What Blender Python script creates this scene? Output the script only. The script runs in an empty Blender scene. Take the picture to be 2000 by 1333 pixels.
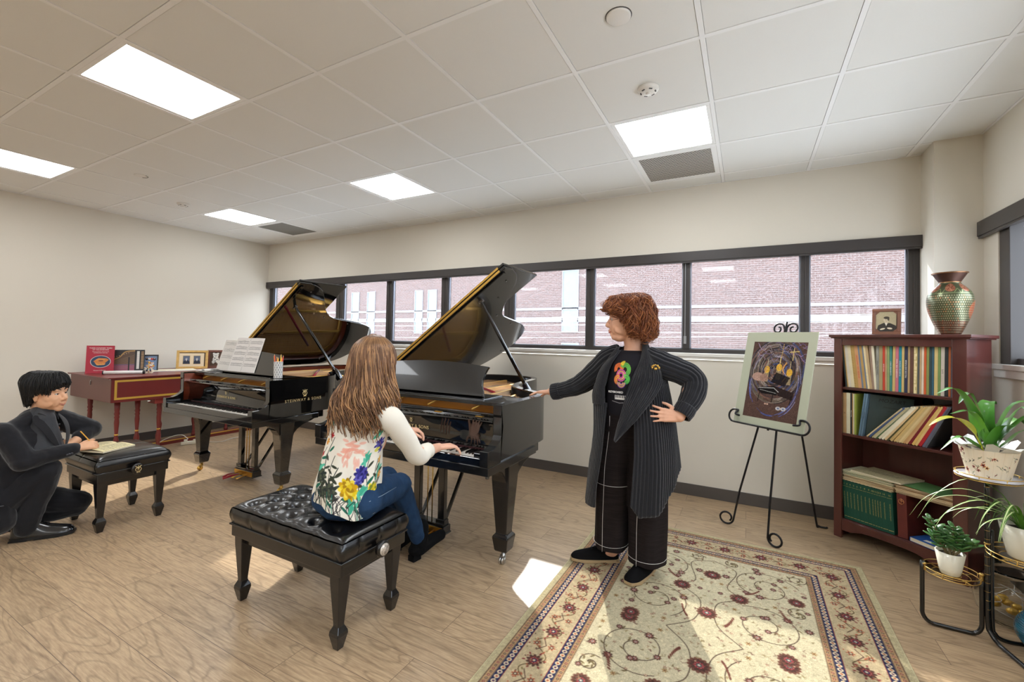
import bpy, math, random
import numpy as np
from mathutils import Vector, Matrix
random.seed(7); np.random.seed(7)
PI = math.pi
scn = bpy.context.scene
col = scn.collection
# ------------------------------------------------------------------ camera
CAMZ = 1.347
_yaw, _pitch, _roll = 0.4943, 0.0234, 0.0188
fwd = Vector((-math.sin(_yaw)*math.cos(_pitch), math.cos(_yaw)*math.cos(_pitch), math.sin(_pitch)))
rt = Vector((math.cos(_yaw), math.sin(_yaw), 0)); up = rt.cross(fwd)
r2 = rt*math.cos(_roll) + up*math.sin(_roll); u2 = up*math.cos(_roll) - rt*math.sin(_roll)
cd = bpy.data.cameras.new('camera'); cam = bpy.data.objects.new('camera', cd); col.objects.link(cam)
cam.matrix_world = Matrix(((r2.x, u2.x, -fwd.x, 0), (r2.y, u2.y, -fwd.y, 0), (r2.z, u2.z, -fwd.z, CAMZ), (0, 0, 0, 1)))
cd.sensor_width = 36; cd.sensor_fit = 'HORIZONTAL'; cd.lens = 852.08/2000*36
cd.shift_y = -(666.5-642)/2000; cd.clip_start = 0.05; cd.clip_end = 200
scn.camera = cam
# ------------------------------------------------------------------ colour management, world, sun
scn.view_settings.view_transform = 'Standard'; scn.view_settings.look = 'None'
scn.view_settings.gamma = 1.0; scn.view_settings.use_curve_mapping = False
scn.view_settings.exposure = 0.92
w = bpy.data.worlds.new('sky'); scn.world = w; w.use_nodes = True
nt = w.node_tree; bg = nt.nodes['Background']
bg.inputs[0].default_value = (0.82, 0.90, 1.0, 1); bg.inputs[1].default_value = 3.8
sd = bpy.data.lights.new('sun', 'SUN'); sd.energy = 3.1; sd.angle = math.radians(0.9); sd.color = (1.0, 0.95, 0.86)
sun = bpy.data.objects.new('sun', sd); col.objects.link(sun)
_el = math.radians(33.8); _h = Vector((0.46, -1.0)).normalized()
sun_dir = Vector((_h.x*math.cos(_el), _h.y*math.cos(_el), -math.sin(_el)))
sun.rotation_euler = sun_dir.to_track_quat('-Z', 'Y').to_euler(); sun.location = (-4, 14, 9)
LAMP = 9.0          # strength of the ceiling panels
# ------------------------------------------------------------------ material helpers
def s2l(c):
    return tuple((x/12.92 if x <= .04045 else ((x+.055)/1.055)**2.4) for x in c)
def rgb(r, g, b): return s2l((r/255, g/255, b/255))
MATS = {}
def mat(name, c, rough=.5, metal=0, spec=.5, coat=0, var=0, vscale=8, bump=0, bscale=40, sheen=0, emit=0, stretch=(1,1,1), trans=0, sub=0):
    if name in MATS: return MATS[name]
    m = bpy.data.materials.new(name); m.use_nodes = True; n = m.node_tree.nodes; l = m.node_tree.links
    b = n['Principled BSDF']; c = tuple(c)
    b.inputs['Base Color'].default_value = (*c, 1); b.inputs['Roughness'].default_value = rough
    b.inputs['Metallic'].default_value = metal; b.inputs['Specular IOR Level'].default_value = spec
    b.inputs['Coat Weight'].default_value = coat; b.inputs['Coat Roughness'].default_value = .03
    if sheen: b.inputs['Sheen Weight'].default_value = sheen
    if sub: b.inputs['Subsurface Weight'].default_value = sub; b.inputs['Subsurface Radius'].default_value = (.02,.008,.004); b.inputs['Subsurface Scale'].default_value = .3
    if trans: b.inputs['Transmission Weight'].default_value = trans
    if emit: b.inputs['Emission Color'].default_value = (*c, 1); b.inputs['Emission Strength'].default_value = emit
    tc = n.new('ShaderNodeTexCoord'); mp = n.new('ShaderNodeMapping'); mp.inputs['Scale'].default_value = stretch
    l.new(tc.outputs['Object'], mp.inputs['Vector'])
    ns = n.new('ShaderNodeTexNoise'); ns.inputs['Scale'].default_value = vscale; ns.inputs['Detail'].default_value = 5
    l.new(mp.outputs[0], ns.inputs['Vector'])
    if var:
        r = n.new('ShaderNodeValToRGB'); r.color_ramp.elements[0].position = .3; r.color_ramp.elements[1].position = .7
        r.color_ramp.elements[0].color = (*[x*(1-var) for x in c], 1); r.color_ramp.elements[1].color = (*[min(1, x*(1+var)) for x in c], 1)
        l.new(ns.outputs['Fac'], r.inputs['Fac']); l.new(r.outputs[0], b.inputs['Base Color'])
    if bump:
        n2 = n.new('ShaderNodeTexNoise'); n2.inputs['Scale'].default_value = bscale; n2.inputs['Detail'].default_value = 3
        l.new(mp.outputs[0], n2.inputs['Vector'])
        bp = n.new('ShaderNodeBump'); bp.inputs['Strength'].default_value = bump; bp.inputs['Distance'].default_value = .004
        l.new(n2.outputs['Fac'], bp.inputs['Height']); l.new(bp.outputs[0], b.inputs['Normal'])
    MATS[name] = m; return m
def vmat(name, rough=.7, spec=.3, bump=0, bscale=300, metal=0, coat=0):
    """surface whose pattern is a colour attribute on a dense mesh"""
    if name in MATS: return MATS[name]
    m = mat(name, (1,1,1), rough, metal, spec, coat, bump=bump, bscale=bscale)
    n = m.node_tree.nodes; l = m.node_tree.links
    a = n.new('ShaderNodeAttribute'); a.attribute_name = 'paint'; l.new(a.outputs['Color'], n['Principled BSDF'].inputs['Base Color'])
    return m
# ------------------------------------------------------------------ mesh helpers
class MB:
    def __init__(s): s.v = []; s.f = []; s.smooth = []
    def add(s, v, f, smooth=False, M=None):
        k = len(s.v)
        if M is not None: v = [M @ Vector(p) for p in v]
        s.v += [tuple(p) for p in v]; s.f += [tuple(i+k for i in q) for q in f]; s.smooth += [smooth]*len(f); return s
    def box(s, x0, y0, z0, x1, y1, z1, M=None):
        v = [(x0,y0,z0),(x1,y0,z0),(x1,y1,z0),(x0,y1,z0),(x0,y0,z1),(x1,y0,z1),(x1,y1,z1),(x0,y1,z1)]
        return s.add(v, [(0,3,2,1),(4,5,6,7),(0,1,5,4),(1,2,6,5),(2,3,7,6),(3,0,4,7)], False, M)
    def prism(s, poly, z0, z1, M=None, smooth=False):
        n = len(poly); v = [(x,y,z0) for x,y in poly]+[(x,y,z1) for x,y in poly]
        f = [tuple(range(n-1,-1,-1)), tuple(range(n,2*n))]
        k = len(s.v); s.add(v, f, False, M); 
        s.f += [(i+k,(i+1)%n+k,(i+1)%n+n+k,i+n+k) for i in range(n)]; s.smooth += [smooth]*n; return s
    def lathe(s, prof, seg=24, M=None, smooth=True, cap=True):
        v = []; f = []
        for r, z in prof:
            for i in range(seg): a = 2*PI*i/seg; v.append((r*math.cos(a), r*math.sin(a), z))
        for j in range(len(prof)-1):
            for i in range(seg): f.append((j*seg+i, j*seg+(i+1)%seg, (j+1)*seg+(i+1)%seg, (j+1)*seg+i))
        s.add(v, f, smooth, M)
        if cap:
            k = len(s.v)-len(v); s.f += [tuple(k+i for i in range(seg-1,-1,-1)), tuple(k+(len(prof)-1)*seg+i for i in range(seg))]; s.smooth += [False]*2
        return s
    def tube(s, pts, r, seg=8, M=None, closed=False, flat=1.0, upv=None, caps=True):
        pts = [Vector(p) for p in pts]; n = len(pts)
        rs = r if hasattr(r, '__len__') else [r]*n
        v = []; f = []; ref = Vector(upv) if upv else None; pu = None
        for i, p in enumerate(pts):
            t = (pts[(i+1)%n]-pts[i-1]) if closed else (pts[min(i+1,n-1)]-pts[max(i-1,0)])
            if t.length < 1e-9: t = Vector((0,0,1))
            t.normalize()
            if ref is not None: a = ref
            elif pu is not None: a = pu
            else: a = Vector((0,0,1)) if abs(t.z) < .9 else Vector((1,0,0))
            x = a - t*a.dot(t)
            if x.length < 1e-6: x = Vector((1,0,0)) - t*t.x
            x.normalize(); pu = x; y = t.cross(x)
            for k in range(seg):
                an = 2*PI*k/seg; v.append(p + x*(math.cos(an)*rs[i]*flat) + y*(math.sin(an)*rs[i]))
        m = n if closed else n-1
        for i in range(m):
            for k in range(seg): f.append((i*seg+k, i*seg+(k+1)%seg, ((i+1)%n)*seg+(k+1)%seg, ((i+1)%n)*seg+k))
        s.add(v, f, True, M)
        if caps and not closed:
            b = len(s.v)-len(v); s.f += [tuple(b+i for i in range(seg-1,-1,-1)), tuple(b+(n-1)*seg+i for i in range(seg))]; s.smooth += [True]*2
        return s
    def ball(s, c, r, seg=16, rings=10, M=None, R=None):
        rx, ry, rz = r if hasattr(r, '__len__') else (r,r,r); v = []; f = []; c = Vector(c)
        for j in range(1, rings):
            th = PI*j/rings
            for i in range(seg):
                a = 2*PI*i/seg; p = Vector((rx*math.sin(th)*math.cos(a), ry*math.sin(th)*math.sin(a), rz*math.cos(th)))
                v.append(c + (R @ p if R is not None else p))
        p = Vector((0,0,rz)); q = Vector((0,0,-rz)); v.append(c+(R@p if R is not None else p)); v.append(c+(R@q if R is not None else q))
        for j in range(rings-2):
            for i in range(seg): f.append((j*seg+i, (j+1)*seg+i, (j+1)*seg+(i+1)%seg, j*seg+(i+1)%seg))
        t = len(v)-2
        for i in range(seg): f.append((t, i, (i+1)%seg)); f.append((t+1, (rings-2)*seg+(i+1)%seg, (rings-2)*seg+i))
        return s.add(v, f, True, M)
    def cap(s, a, b, ra, rb, seg=14, flat=1.0, upv=None):
        """tapered capsule"""
        a = Vector(a); b = Vector(b); d = (b-a); L = d.length; d = d/L if L > 1e-9 else Vector((0,0,1)); pts = []; rr = []
        for k in range(5): t = PI/2*k/5; pts.append(a-d*ra*math.cos(t)); rr.append(max(ra*math.sin(t), ra*.12))
        for k in range(5): pts.append(a+(b-a)*k/4); rr.append(ra+(rb-ra)*k/4)
        for k in range(1,6): t = PI/2*k/5; pts.append(b+d*rb*math.sin(t)); rr.append(max(rb*math.cos(t), rb*.12))
        return s.tube(pts, rr, seg, flat=flat, upv=upv)
    def grid(s, P, closed=False, smooth=True):
        """P: rows of points; closed wraps each row"""
        n = len(P); m = len(P[0]); v = [p for r in P for p in r]; f = []
        for i in range(n-1):
            for j in range(m if closed else m-1): f.append((i*m+j, i*m+(j+1)%m, (i+1)*m+(j+1)%m, (i+1)*m+j))
        return s.add(v, f, smooth)
    def build(s, name, m, parent=None, bevel=0, bseg=2, solid=0, remesh=0, sm=0, subd=0, label=None, weld=0):
        me = bpy.data.meshes.new(name); me.from_pydata(s.v, [], s.f); me.polygons.foreach_set('use_smooth', s.smooth)
        if m: me.materials.append(m)
        o = bpy.data.objects.new(name, me); col.objects.link(o)
        if parent is not None: o.parent = parent
        if solid: q = o.modifiers.new('solid','SOLIDIFY'); q.thickness = solid; q.offset = 0
        if weld: q = o.modifiers.new('weld','WELD'); q.merge_threshold = .0004
        if remesh:
            q = o.modifiers.new('re','REMESH'); q.mode = 'VOXEL'; q.voxel_size = remesh; q.use_smooth_shade = True
        if sm: q = o.modifiers.new('sm','SMOOTH'); q.factor = .5; q.iterations = sm
        if subd: q = o.modifiers.new('sub','SUBSURF'); q.levels = subd; q.render_levels = subd
        if bevel:
            q = o.modifiers.new('bev','BEVEL'); q.width = bevel; q.segments = bseg; q.limit_method = 'ANGLE'; q.angle_limit = math.radians(35)
        if label: o['label'] = label
        return o
def tag(o, label, cat, group=None):
    o['label'] = label; o['category'] = cat
    if group: o['group'] = group
    return o
def thing(name, label, cat, loc=(0,0,0), rz=0, group=None):
    o = bpy.data.objects.new(name, None); col.objects.link(o); o.empty_display_size = .1
    o.location = loc; o.rotation_euler = (0,0,rz); return tag(o, label, cat, group)
def struct(o): o['kind'] = 'structure'; return o
def dup(root, loc=None, rot=None, label=None, group=None):
    def cp(o, par):
        c = o.copy(); col.objects.link(c); c.parent = par
        for ch in kids.get(o.name, []): cp(ch, c)
        return c
    kids = {}
    for o in bpy.data.objects:
        if o.parent: kids.setdefault(o.parent.name, []).append(o)
    r = cp(root, None)
    if loc is not None: r.location = loc
    if rot is not None: r.rotation_euler = rot
    if label: r['label'] = label
    if group: r['group'] = group
    return r
def crom(pts, n=8, closed=False):
    """Catmull-Rom through points"""
    P = [Vector(p) for p in pts]; N = len(P); out = []
    for i in range(N if closed else N-1):
        p0 = P[(i-1)%N] if closed or i > 0 else P[0]*2-P[1]
        p1 = P[i]; p2 = P[(i+1)%N]; p3 = P[(i+2)%N] if closed or i+2 < N else P[-1]*2-P[-2]
        for k in range(n):
            t = k/n; out.append(.5*((2*p1)+(p2-p0)*t+(2*p0-5*p1+4*p2-p3)*t*t+(3*p1-p0-3*p2+p3)*t**3))
    if not closed: out.append(P[-1])
    return out
def interp(x, xs, ys): return float(np.interp(x, xs, ys))
def text_mesh(name, s, size, m, M, parent=None, ext=.0004, align='CENTER', space=1.0, label=None, shear=0):
    cu = bpy.data.curves.new(name, 'FONT'); cu.body = s; cu.size = size; cu.extrude = ext; cu.align_x = align; cu.align_y = 'CENTER'; cu.space_character = space; cu.shear = shear
    cu.resolution_u = 3
    o = bpy.data.objects.new('tmp', cu); col.objects.link(o)
    dg = bpy.context.evaluated_depsgraph_get(); me = bpy.data.meshes.new_from_object(o.evaluated_get(dg))
    bpy.data.objects.remove(o); bpy.data.curves.remove(cu); me.name = name
    me.materials.clear(); me.materials.append(m)
    r = bpy.data.objects.new(name, me); col.objects.link(r); me.transform(M)
    if parent is not None: r.parent = parent
    if label: r['label'] = label
    return r
def frame_M(o, ex, ey):
    ex = Vector(ex).normalized(); ey = Vector(ey); ey = (ey-ex*ey.dot(ex)).normalized(); ez = ex.cross(ey); o = Vector(o)
    return Matrix(((ex.x,ey.x,ez.x,o.x),(ex.y,ey.y,ez.y,o.y),(ex.z,ey.z,ez.z,o.z),(0,0,0,1)))
# ------------------------------------------------------------------ painter: patterns as colour attributes
class Canvas:
    def __init__(s, w, h, res, c):
        s.w, s.h, s.res = w, h, res; s.nx = int(round(w/res))+1; s.ny = int(round(h/res))+1
        s.a = np.empty((s.ny, s.nx, 3), np.float32); s.a[:] = np.array(c)/255.
        s.X, s.Y = np.meshgrid(np.linspace(0,w,s.nx), np.linspace(0,h,s.ny))
    def _win(s, x0, y0, x1, y1):
        i0 = max(0,int(x0/s.w*(s.nx-1))-1); i1 = min(s.nx,int(x1/s.w*(s.nx-1))+3); j0 = max(0,int(y0/s.h*(s.ny-1))-1); j1 = min(s.ny,int(y1/s.h*(s.ny-1))+3)
        return slice(j0,max(j0,j1)), slice(i0,max(i0,i1))
    def _mix(s, w, m, c): s.a[w] += (np.array(c)/255.-s.a[w])*m[...,None]
    def aa(s, d): return np.clip(.5-d/s.res, 0, 1)
    def rect(s, x0, y0, x1, y1, c, al=1.):
        w = s._win(x0,y0,x1,y1); X, Y = s.X[w], s.Y[w]
        d = np.maximum(np.maximum(x0-X, X-x1), np.maximum(y0-Y, Y-y1)); s._mix(w, s.aa(d)*al, c)
    def ell(s, x, y, rx, ry, c, rot=0, al=1.):
        R = max(rx,ry)+s.res*2; w = s._win(x-R,y-R,x+R,y+R); X = s.X[w]-x; Y = s.Y[w]-y; ca, sa = math.cos(rot), math.sin(rot)
        U = (X*ca+Y*sa)/rx; V = (-X*sa+Y*ca)/ry; d = (np.sqrt(U*U+V*V)-1)*min(rx,ry); s._mix(w, s.aa(d)*al, c)
    def line(s, pts, wd, c, al=1.):
        for k in range(len(pts)-1):
            (x0,y0),(x1,y1) = pts[k][:2], pts[k+1][:2]; r = wd/2+s.res*1.5
            w = s._win(min(x0,x1)-r,min(y0,y1)-r,max(x0,x1)+r,max(y0,y1)+r); X = s.X[w]; Y = s.Y[w]
            if X.size == 0: continue
            dx, dy = x1-x0, y1-y0; L = dx*dx+dy*dy+1e-12; t = np.clip(((X-x0)*dx+(Y-y0)*dy)/L, 0, 1)
            d = np.sqrt((X-x0-t*dx)**2+(Y-y0-t*dy)**2)-wd/2; s._mix(w, s.aa(d)*al, c)
    def poly(s, pts, c, al=1.):
        xs = [p[0] for p in pts]; ys = [p[1] for p in pts]; w = s._win(min(xs),min(ys),max(xs),max(ys)); X = s.X[w]; Y = s.Y[w]; ins = np.zeros(X.shape, bool)
        for k in range(len(pts)):
            x0,y0 = pts[k]; x1,y1 = pts[k-1]
            if y0 == y1: continue
            c_ = ((y0 > Y) != (y1 > Y)) & (X < (x1-x0)*(Y-y0)/(y1-y0)+x0); ins ^= c_
        s._mix(w, ins*al, c)
    def flower(s, x, y, r, cols, n=8, rot=0):
        for k in range(n):
            a = rot+2*PI*k/n; s.ell(x+math.cos(a)*r*.62, y+math.sin(a)*r*.62, r*.42, r*.22, cols[0], a)
        s.ell(x, y, r*.5, r*.5, cols[1])
        if len(cols) > 2: s.ell(x, y, r*.25, r*.25, cols[2])
    def noise(s, amp, seed=0, scale=1):
        g = np.random.RandomState(seed); ny, nx = s.ny//scale+2, s.nx//scale+2; q = g.randn(ny,nx); q = np.kron(q, np.ones((scale,scale)))[:s.ny,:s.nx]; s.a *= np.clip(1+q[...,None]*amp, .3, 1.7)
    def plane(s, name, m, parent=None, M=None, fn=None, thick=0):
        V = np.zeros((s.ny*s.nx,3)); V[:,0] = s.X.ravel(); V[:,1] = s.Y.ravel()
        if fn is not None: V = fn(V)
        return painted(name, V, s.ny, s.nx, s.a, m, parent, M)
def painted(name, V, ny, nx, rgbv, m, parent=None, M=None, wrap=False):
    me = bpy.data.meshes.new(name); V = np.asarray(V, np.float64)
    if M is not None: A = np.array(M); V = V@A[:3,:3].T+A[:3,3]
    nq = (ny-1)*(nx if wrap else nx-1); I = np.arange(ny*nx).reshape(ny,nx)
    if wrap: J = np.roll(I,-1,1); q = np.stack([I[:-1],J[:-1],J[1:],I[1:]],-1).reshape(-1,4)
    else: q = np.stack([I[:-1,:-1],I[:-1,1:],I[1:,1:],I[1:,:-1]],-1).reshape(-1,4)
    me.vertices.add(len(V)); me.vertices.foreach_set('co', V.astype(np.float32).ravel())
    me.loops.add(nq*4); me.loops.foreach_set('vertex_index', q.astype(np.int32).ravel())
    me.polygons.add(nq); me.polygons.foreach_set('loop_start', (np.arange(nq)*4).astype(np.int32)); me.polygons.foreach_set('use_smooth', np.ones(nq,bool))
    me.update(calc_edges=True); me.validate()
    c = np.clip(np.asarray(rgbv).reshape(-1,3),0,1); c = np.where(c<=.04045,c/12.92,((c+.055)/1.055)**2.4)
    ca = me.color_attributes.new('paint','FLOAT_COLOR','POINT'); ca.data.foreach_set('color', np.concatenate([c,np.ones((len(c),1))],1).astype(np.float32).ravel())
    me.materials.append(m); o = bpy.data.objects.new(name, me); col.objects.link(o)
    if parent is not None: o.parent = parent
    return o
# ================================================================== ROOM
CZ = 2.741; XL = -6.58; YB = 4.165; XR = 1.347; YF = -3.4; XC = 1.107; YC = 3.92; S = .6096; GX = -.1868; GY = 2.1206
M_wall = mat('wall_paint', rgb(218,211,197), .75, spec=.2, bump=.08, bscale=160)
M_ceil = mat('ceiling_tile', rgb(232,231,226), .9, spec=.1, bump=.15, bscale=300)
M_grid = mat('ceiling_grid_metal', rgb(240,239,236), .5)
M_base = mat('rubber_baseboard', rgb(82,76,72), .45)
M_dark = mat('dark_bronze_aluminium', rgb(58,53,51), .38, spec=.5)
M_sill = mat('sill_white', rgb(226,222,214), .35)
# floor
m = bpy.data.materials.new('wood_plank_floor'); m.use_nodes = True; n = m.node_tree.nodes; l = m.node_tree.links; b = n['Principled BSDF']
tc = n.new('ShaderNodeTexCoord')
br = n.new('ShaderNodeTexBrick'); br.inputs['Scale'].default_value = 1; br.inputs['Brick Width'].default_value = 1.22; br.inputs['Row Height'].default_value = .182; br.inputs['Mortar Size'].default_value = .0012; br.inputs['Mortar Smooth'].default_value = .2
br.offset = .37; br.inputs['Color1'].default_value = (0,0,0,1); br.inputs['Color2'].default_value = (1,1,1,1); br.inputs['Mortar'].default_value = (.5,.5,.5,1)
l.new(tc.outputs['Object'], br.inputs['Vector'])
# per-plank offset of the grain
vm = n.new('ShaderNodeVectorMath'); vm.operation = 'MULTIPLY'; vm.inputs[1].default_value = (9,5,3); l.new(br.outputs['Color'], vm.inputs[0])
va = n.new('ShaderNodeVectorMath'); va.operation = 'ADD'; l.new(tc.outputs['Object'], va.inputs[0]); l.new(vm.outputs[0], va.inputs[1])
mp = n.new('ShaderNodeMapping'); mp.inputs['Scale'].default_value = (1.1,7.5,1); l.new(va.outputs[0], mp.inputs['Vector'])
g1 = n.new('ShaderNodeTexNoise'); g1.inputs['Scale'].default_value = .95; g1.inputs['Detail'].default_value = 1.2; g1.inputs['Distortion'].default_value = .35; l.new(mp.outputs[0], g1.inputs['Vector'])
mm = n.new('ShaderNodeMath'); mm.operation = 'MULTIPLY'; mm.inputs[1].default_value = 26; l.new(g1.outputs['Fac'], mm.inputs[0])
fr = n.new('ShaderNodeMath'); fr.operation = 'PINGPONG'; fr.inputs[1].default_value = 1; l.new(mm.outputs[0], fr.inputs[0])
rings = n.new('ShaderNodeValToRGB'); rings.color_ramp.elements[0].position = .0; rings.color_ramp.elements[0].color = (.50,.48,.46,1); rings.color_ramp.elements[1].position = .32; rings.color_ramp.elements[1].color = (1,1,1,1); l.new(fr.outputs[0], rings.inputs[0])
g2 = n.new('ShaderNodeTexNoise'); g2.inputs['Scale'].default_value = 6; g2.inputs['Detail'].default_value = 8; g2.inputs['Roughness'].default_value = .65
mp2 = n.new('ShaderNodeMapping'); mp2.inputs['Scale'].default_value = (1.6,22,1); l.new(va.outputs[0], mp2.inputs['Vector']); l.new(mp2.outputs[0], g2.inputs['Vector'])
f2 = n.new('ShaderNodeValToRGB'); f2.color_ramp.elements[0].position = .35; f2.color_ramp.elements[0].color = (*rgb(156,130,102),1); f2.color_ramp.elements[1].position = .65; f2.color_ramp.elements[1].color = (*rgb(194,168,134),1); l.new(g2.outputs['Fac'], f2.inputs[0])
pc = n.new('ShaderNodeMix'); pc.data_type = 'RGBA'; pc.blend_type = 'MULTIPLY'; pc.inputs['Factor'].default_value = .55; l.new(f2.outputs[0], pc.inputs['A']); l.new(rings.outputs[0], pc.inputs['B'])
pv = n.new('ShaderNodeMix'); pv.data_type = 'RGBA'; pv.blend_type = 'MULTIPLY'; pv.inputs['Factor'].default_value = 1
tr = n.new('ShaderNodeMapRange'); tr.inputs['To Min'].default_value = .9; tr.inputs['To Max'].default_value = 1.06; l.new(br.outputs['Color'], tr.inputs['Value']); l.new(pc.outputs['Result'], pv.inputs['A']); l.new(tr.outputs[0], pv.inputs['B'])
mo = n.new('ShaderNodeMix'); mo.data_type = 'RGBA'; mo.inputs['B'].default_value = (*rgb(92,72,58),1); l.new(br.outputs['Fac'], mo.inputs['Factor']); l.new(pv.outputs['Result'], mo.inputs['A'])
l.new(mo.outputs['Result'], b.inputs['Base Color']); b.inputs['Roughness'].default_value = .36; b.inputs['Specular IOR Level'].default_value = .5
bp = n.new('ShaderNodeBump'); bp.inputs['Strength'].default_value = .25; bp.inputs['Distance'].default_value = .002; l.new(rings.outputs[0], bp.inputs['Height']); l.new(bp.outputs[0], b.inputs['Normal'])
M_floor = m
struct(MB().box(XL-.1,YF-.1,-.06,XR+.25,YB+.2,0).build('floor', M_floor))
# ceiling: lay-in tiles over a real T-bar grid, cells left open for lights and vents
LIGHTS = [(-5,-2),(-9,-2),(-5,1),(-9,1),(-1,1),(-1,-2),(-5,-5),(-9,-5),(-1,-5),(-5,-8),(-9,-8),(-1,-8)]  # rearmost row is unseen, added to brighten the lower back wall
VENTS = [(-1,2),(-9,2)]
mb = MB(); gr = MB()
ni = range(-11,4); nj = range(-10,5)
xs0 = sorted(set([XL]+[GX+i*S for i in ni if XL < GX+i*S < XR]+[XR])); ys0 = sorted(set([YF]+[GY+j*S for j in nj if YF < GY+j*S < YB]+[YB]))
for a in range(len(xs0)-1):
    for c in range(len(ys0)-1):
        cx = (xs0[a]+xs0[a+1])/2; cy = (ys0[c]+ys0[c+1])/2; ij = (math.floor((cx-GX)/S), math.floor((cy-GY)/S))
        if ij in LIGHTS or ij in VENTS: continue
        mb.box(xs0[a]+.0135,ys0[c]+.0135,CZ-.001,xs0[a+1]-.0135,ys0[c+1]-.0135,CZ+.014)
        mb.box(xs0[a],ys0[c],CZ+.007,xs0[a+1],ys0[c+1],CZ+.016)
mb.box(XL-.1,YF-.1,CZ+.09,XR+.2,YB+.2,CZ+.12)
ceil = struct(mb.build('ceiling', M_ceil))
for x in xs0: gr.box(x-.0115,YF,CZ-.0035,x+.0115,YB,CZ+.004)
for y in ys0: gr.box(XL,y-.0115,CZ-.0031,XR,y+.0115,CZ+.0045)
gr.build('ceiling_grid', M_grid, ceil)
# walls
T = .16
wb = MB(); wb.box(XL-T,YB,0,XR+T,YB+T,1.19); wb.box(XL-T,YB,2.13,XR+T,YB+T,CZ+.1); wb.box(XL-T,YB,1.19,XL+.001,YB+T,2.13); wb.box(XC-.0,YB,1.19,XR+T,YB+T,2.13)
struct(wb.build('wall_back', M_wall))
struct(MB().box(XL-T,YF-T,0,XL,YB,CZ+.1).build('wall_left', M_wall))
struct(MB().box(XL,YF-T,0,XR+T,YF,CZ+.1).build('wall_front', M_wall))
WY1 = 3.735; WY0 = -3.2  # window run extended unseen behind the camera to let in more skylight
wr = MB(); wr.box(XR,YF-T,0,XR+T,YB,1.19); wr.box(XR,YF-T,2.13,XR+T,YB,CZ+.1); wr.box(XR,WY1,1.19,XR+T,YB,2.13); wr.box(XR,YF-T,1.19,XR+T,WY0,2.13)
struct(wr.build('wall_right', M_wall))
struct(MB().box(XC,YC,0,XR,YB,CZ+.01).build('wall_corner', M_wall))
def base(name, x0,y0,x1,y1):
    struct(MB().box(x0,y0,0,x1,y1,.100).build(name, M_base, bevel=.003))
base('baseboard_back', XL,YB-.008,XC,YB); base('baseboard_left', XL,YF,XL+.008,YB-.008); base('baseboard_right', XR-.008,YF,XR,YC-.008); base('baseboard_corner', XC-.008,YC-.008,XR,YC)
# glass
g = bpy.data.materials.new('window_glass'); g.use_nodes = True; n = g.node_tree.nodes; l = g.node_tree.links
for q in list(n): n.remove(q)
out = n.new('ShaderNodeOutputMaterial'); t = n.new('ShaderNodeBsdfTransparent'); t.inputs[0].default_value = (.97,.98,.99,1)
gl = n.new('ShaderNodeBsdfGlossy'); gl.inputs['Roughness'].default_value = .02; lw0 = n.new('ShaderNodeLayerWeight'); lw0.inputs['Blend'].default_value = .5; pw_ = n.new('ShaderNodeMath'); pw_.operation = 'POWER'; pw_.inputs[1].default_value = 5; l.new(lw0.outputs['Facing'], pw_.inputs[0]); lw = n.new('ShaderNodeMath'); lw.operation = 'MULTIPLY_ADD'; lw.inputs[1].default_value = .45; lw.inputs[2].default_value = .015; l.new(pw_.outputs[0], lw.inputs[0])
mx = n.new('ShaderNodeMixShader'); l.new(lw.outputs[0], mx.inputs[0]); l.new(t.outputs[0], mx.inputs[1]); l.new(gl.outputs[0], mx.inputs[2])
df = n.new('ShaderNodeBsdfTranslucent'); df.inputs[0].default_value = (.9,.93,1,1); m2 = n.new('ShaderNodeMixShader')
tc = n.new('ShaderNodeTexCoord'); vr = n.new('ShaderNodeTexVoronoi'); vr.inputs['Scale'].default_value = 90; l.new(tc.outputs['Object'], vr.inputs['Vector'])
rr = n.new('ShaderNodeMapRange'); rr.inputs['From Min'].default_value = .25; rr.inputs['From Max'].default_value = .45; rr.inputs['To Min'].default_value = .060; rr.inputs['To Max'].default_value = .014; l.new(vr.outputs['Distance'], rr.inputs['Value'])
l.new(rr.outputs[0], m2.inputs[0]); l.new(mx.outputs[0], m2.inputs[1]); l.new(df.outputs[0], m2.inputs[2]); l.new(m2.outputs[0], out.inputs[0])
M_glass = g
M_clear = None
# back window strip
win = struct(bpy.data.objects.new('window_1', None)); col.objects.link(win)
fy0, fy1 = YB+.035, YB+.095
ZB, ZT = 1.262, 2.115
fr_ = MB(); fr_.box(XL+.001,fy0,ZB-.012,XC,fy1,ZB+.024); fr_.box(XL+.001,fy0,ZT-.02,XC,fy1,ZT+.02)
fr_.build('window_frame', M_dark, win, bevel=.003)
mull = [(-6.575,-6.475),(-5.065,-4.921),(-4.119,-4.021),(-3.232,-3.134),(-2.363,-2.247),(-1.423,-1.343),(-.513,-.453),(.379,.438),(1.040,1.107)]
mid = [(a+c)/2 for a,c in mull]
for a, c in mull: 
    q = MB(); q.box(a+.0005,fy0-.006,ZB+.02,c-.0005,fy1,ZT-.01)
    q.box((a+c)/2-.004,fy0-.012,ZB+.03,(a+c)/2+.004,fy0-.005,ZT-.02); q.build('mullion', M_dark, win, bevel=.002)
for k in range(len(mull)-1):
    a = mull[k][1]; c = mull[k+1][0]
    MB().box(a,fy0+.03,ZB+.02,c,fy0+.036,ZT-.01).build('pane', M_glass, win)
    MB().box(a,fy0+.012,ZB+.02,a+.010,fy0+.03,ZT-.01).box(c-.010,fy0+.012,ZB+.02,c,fy0+.03,ZT-.01).box(a,fy0+.012,ZB+.02,c,fy0+.03,ZB+.032).build('glazing_bead', mat('grey_bead', rgb(150,155,168), .4, metal=.6), win)
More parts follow.
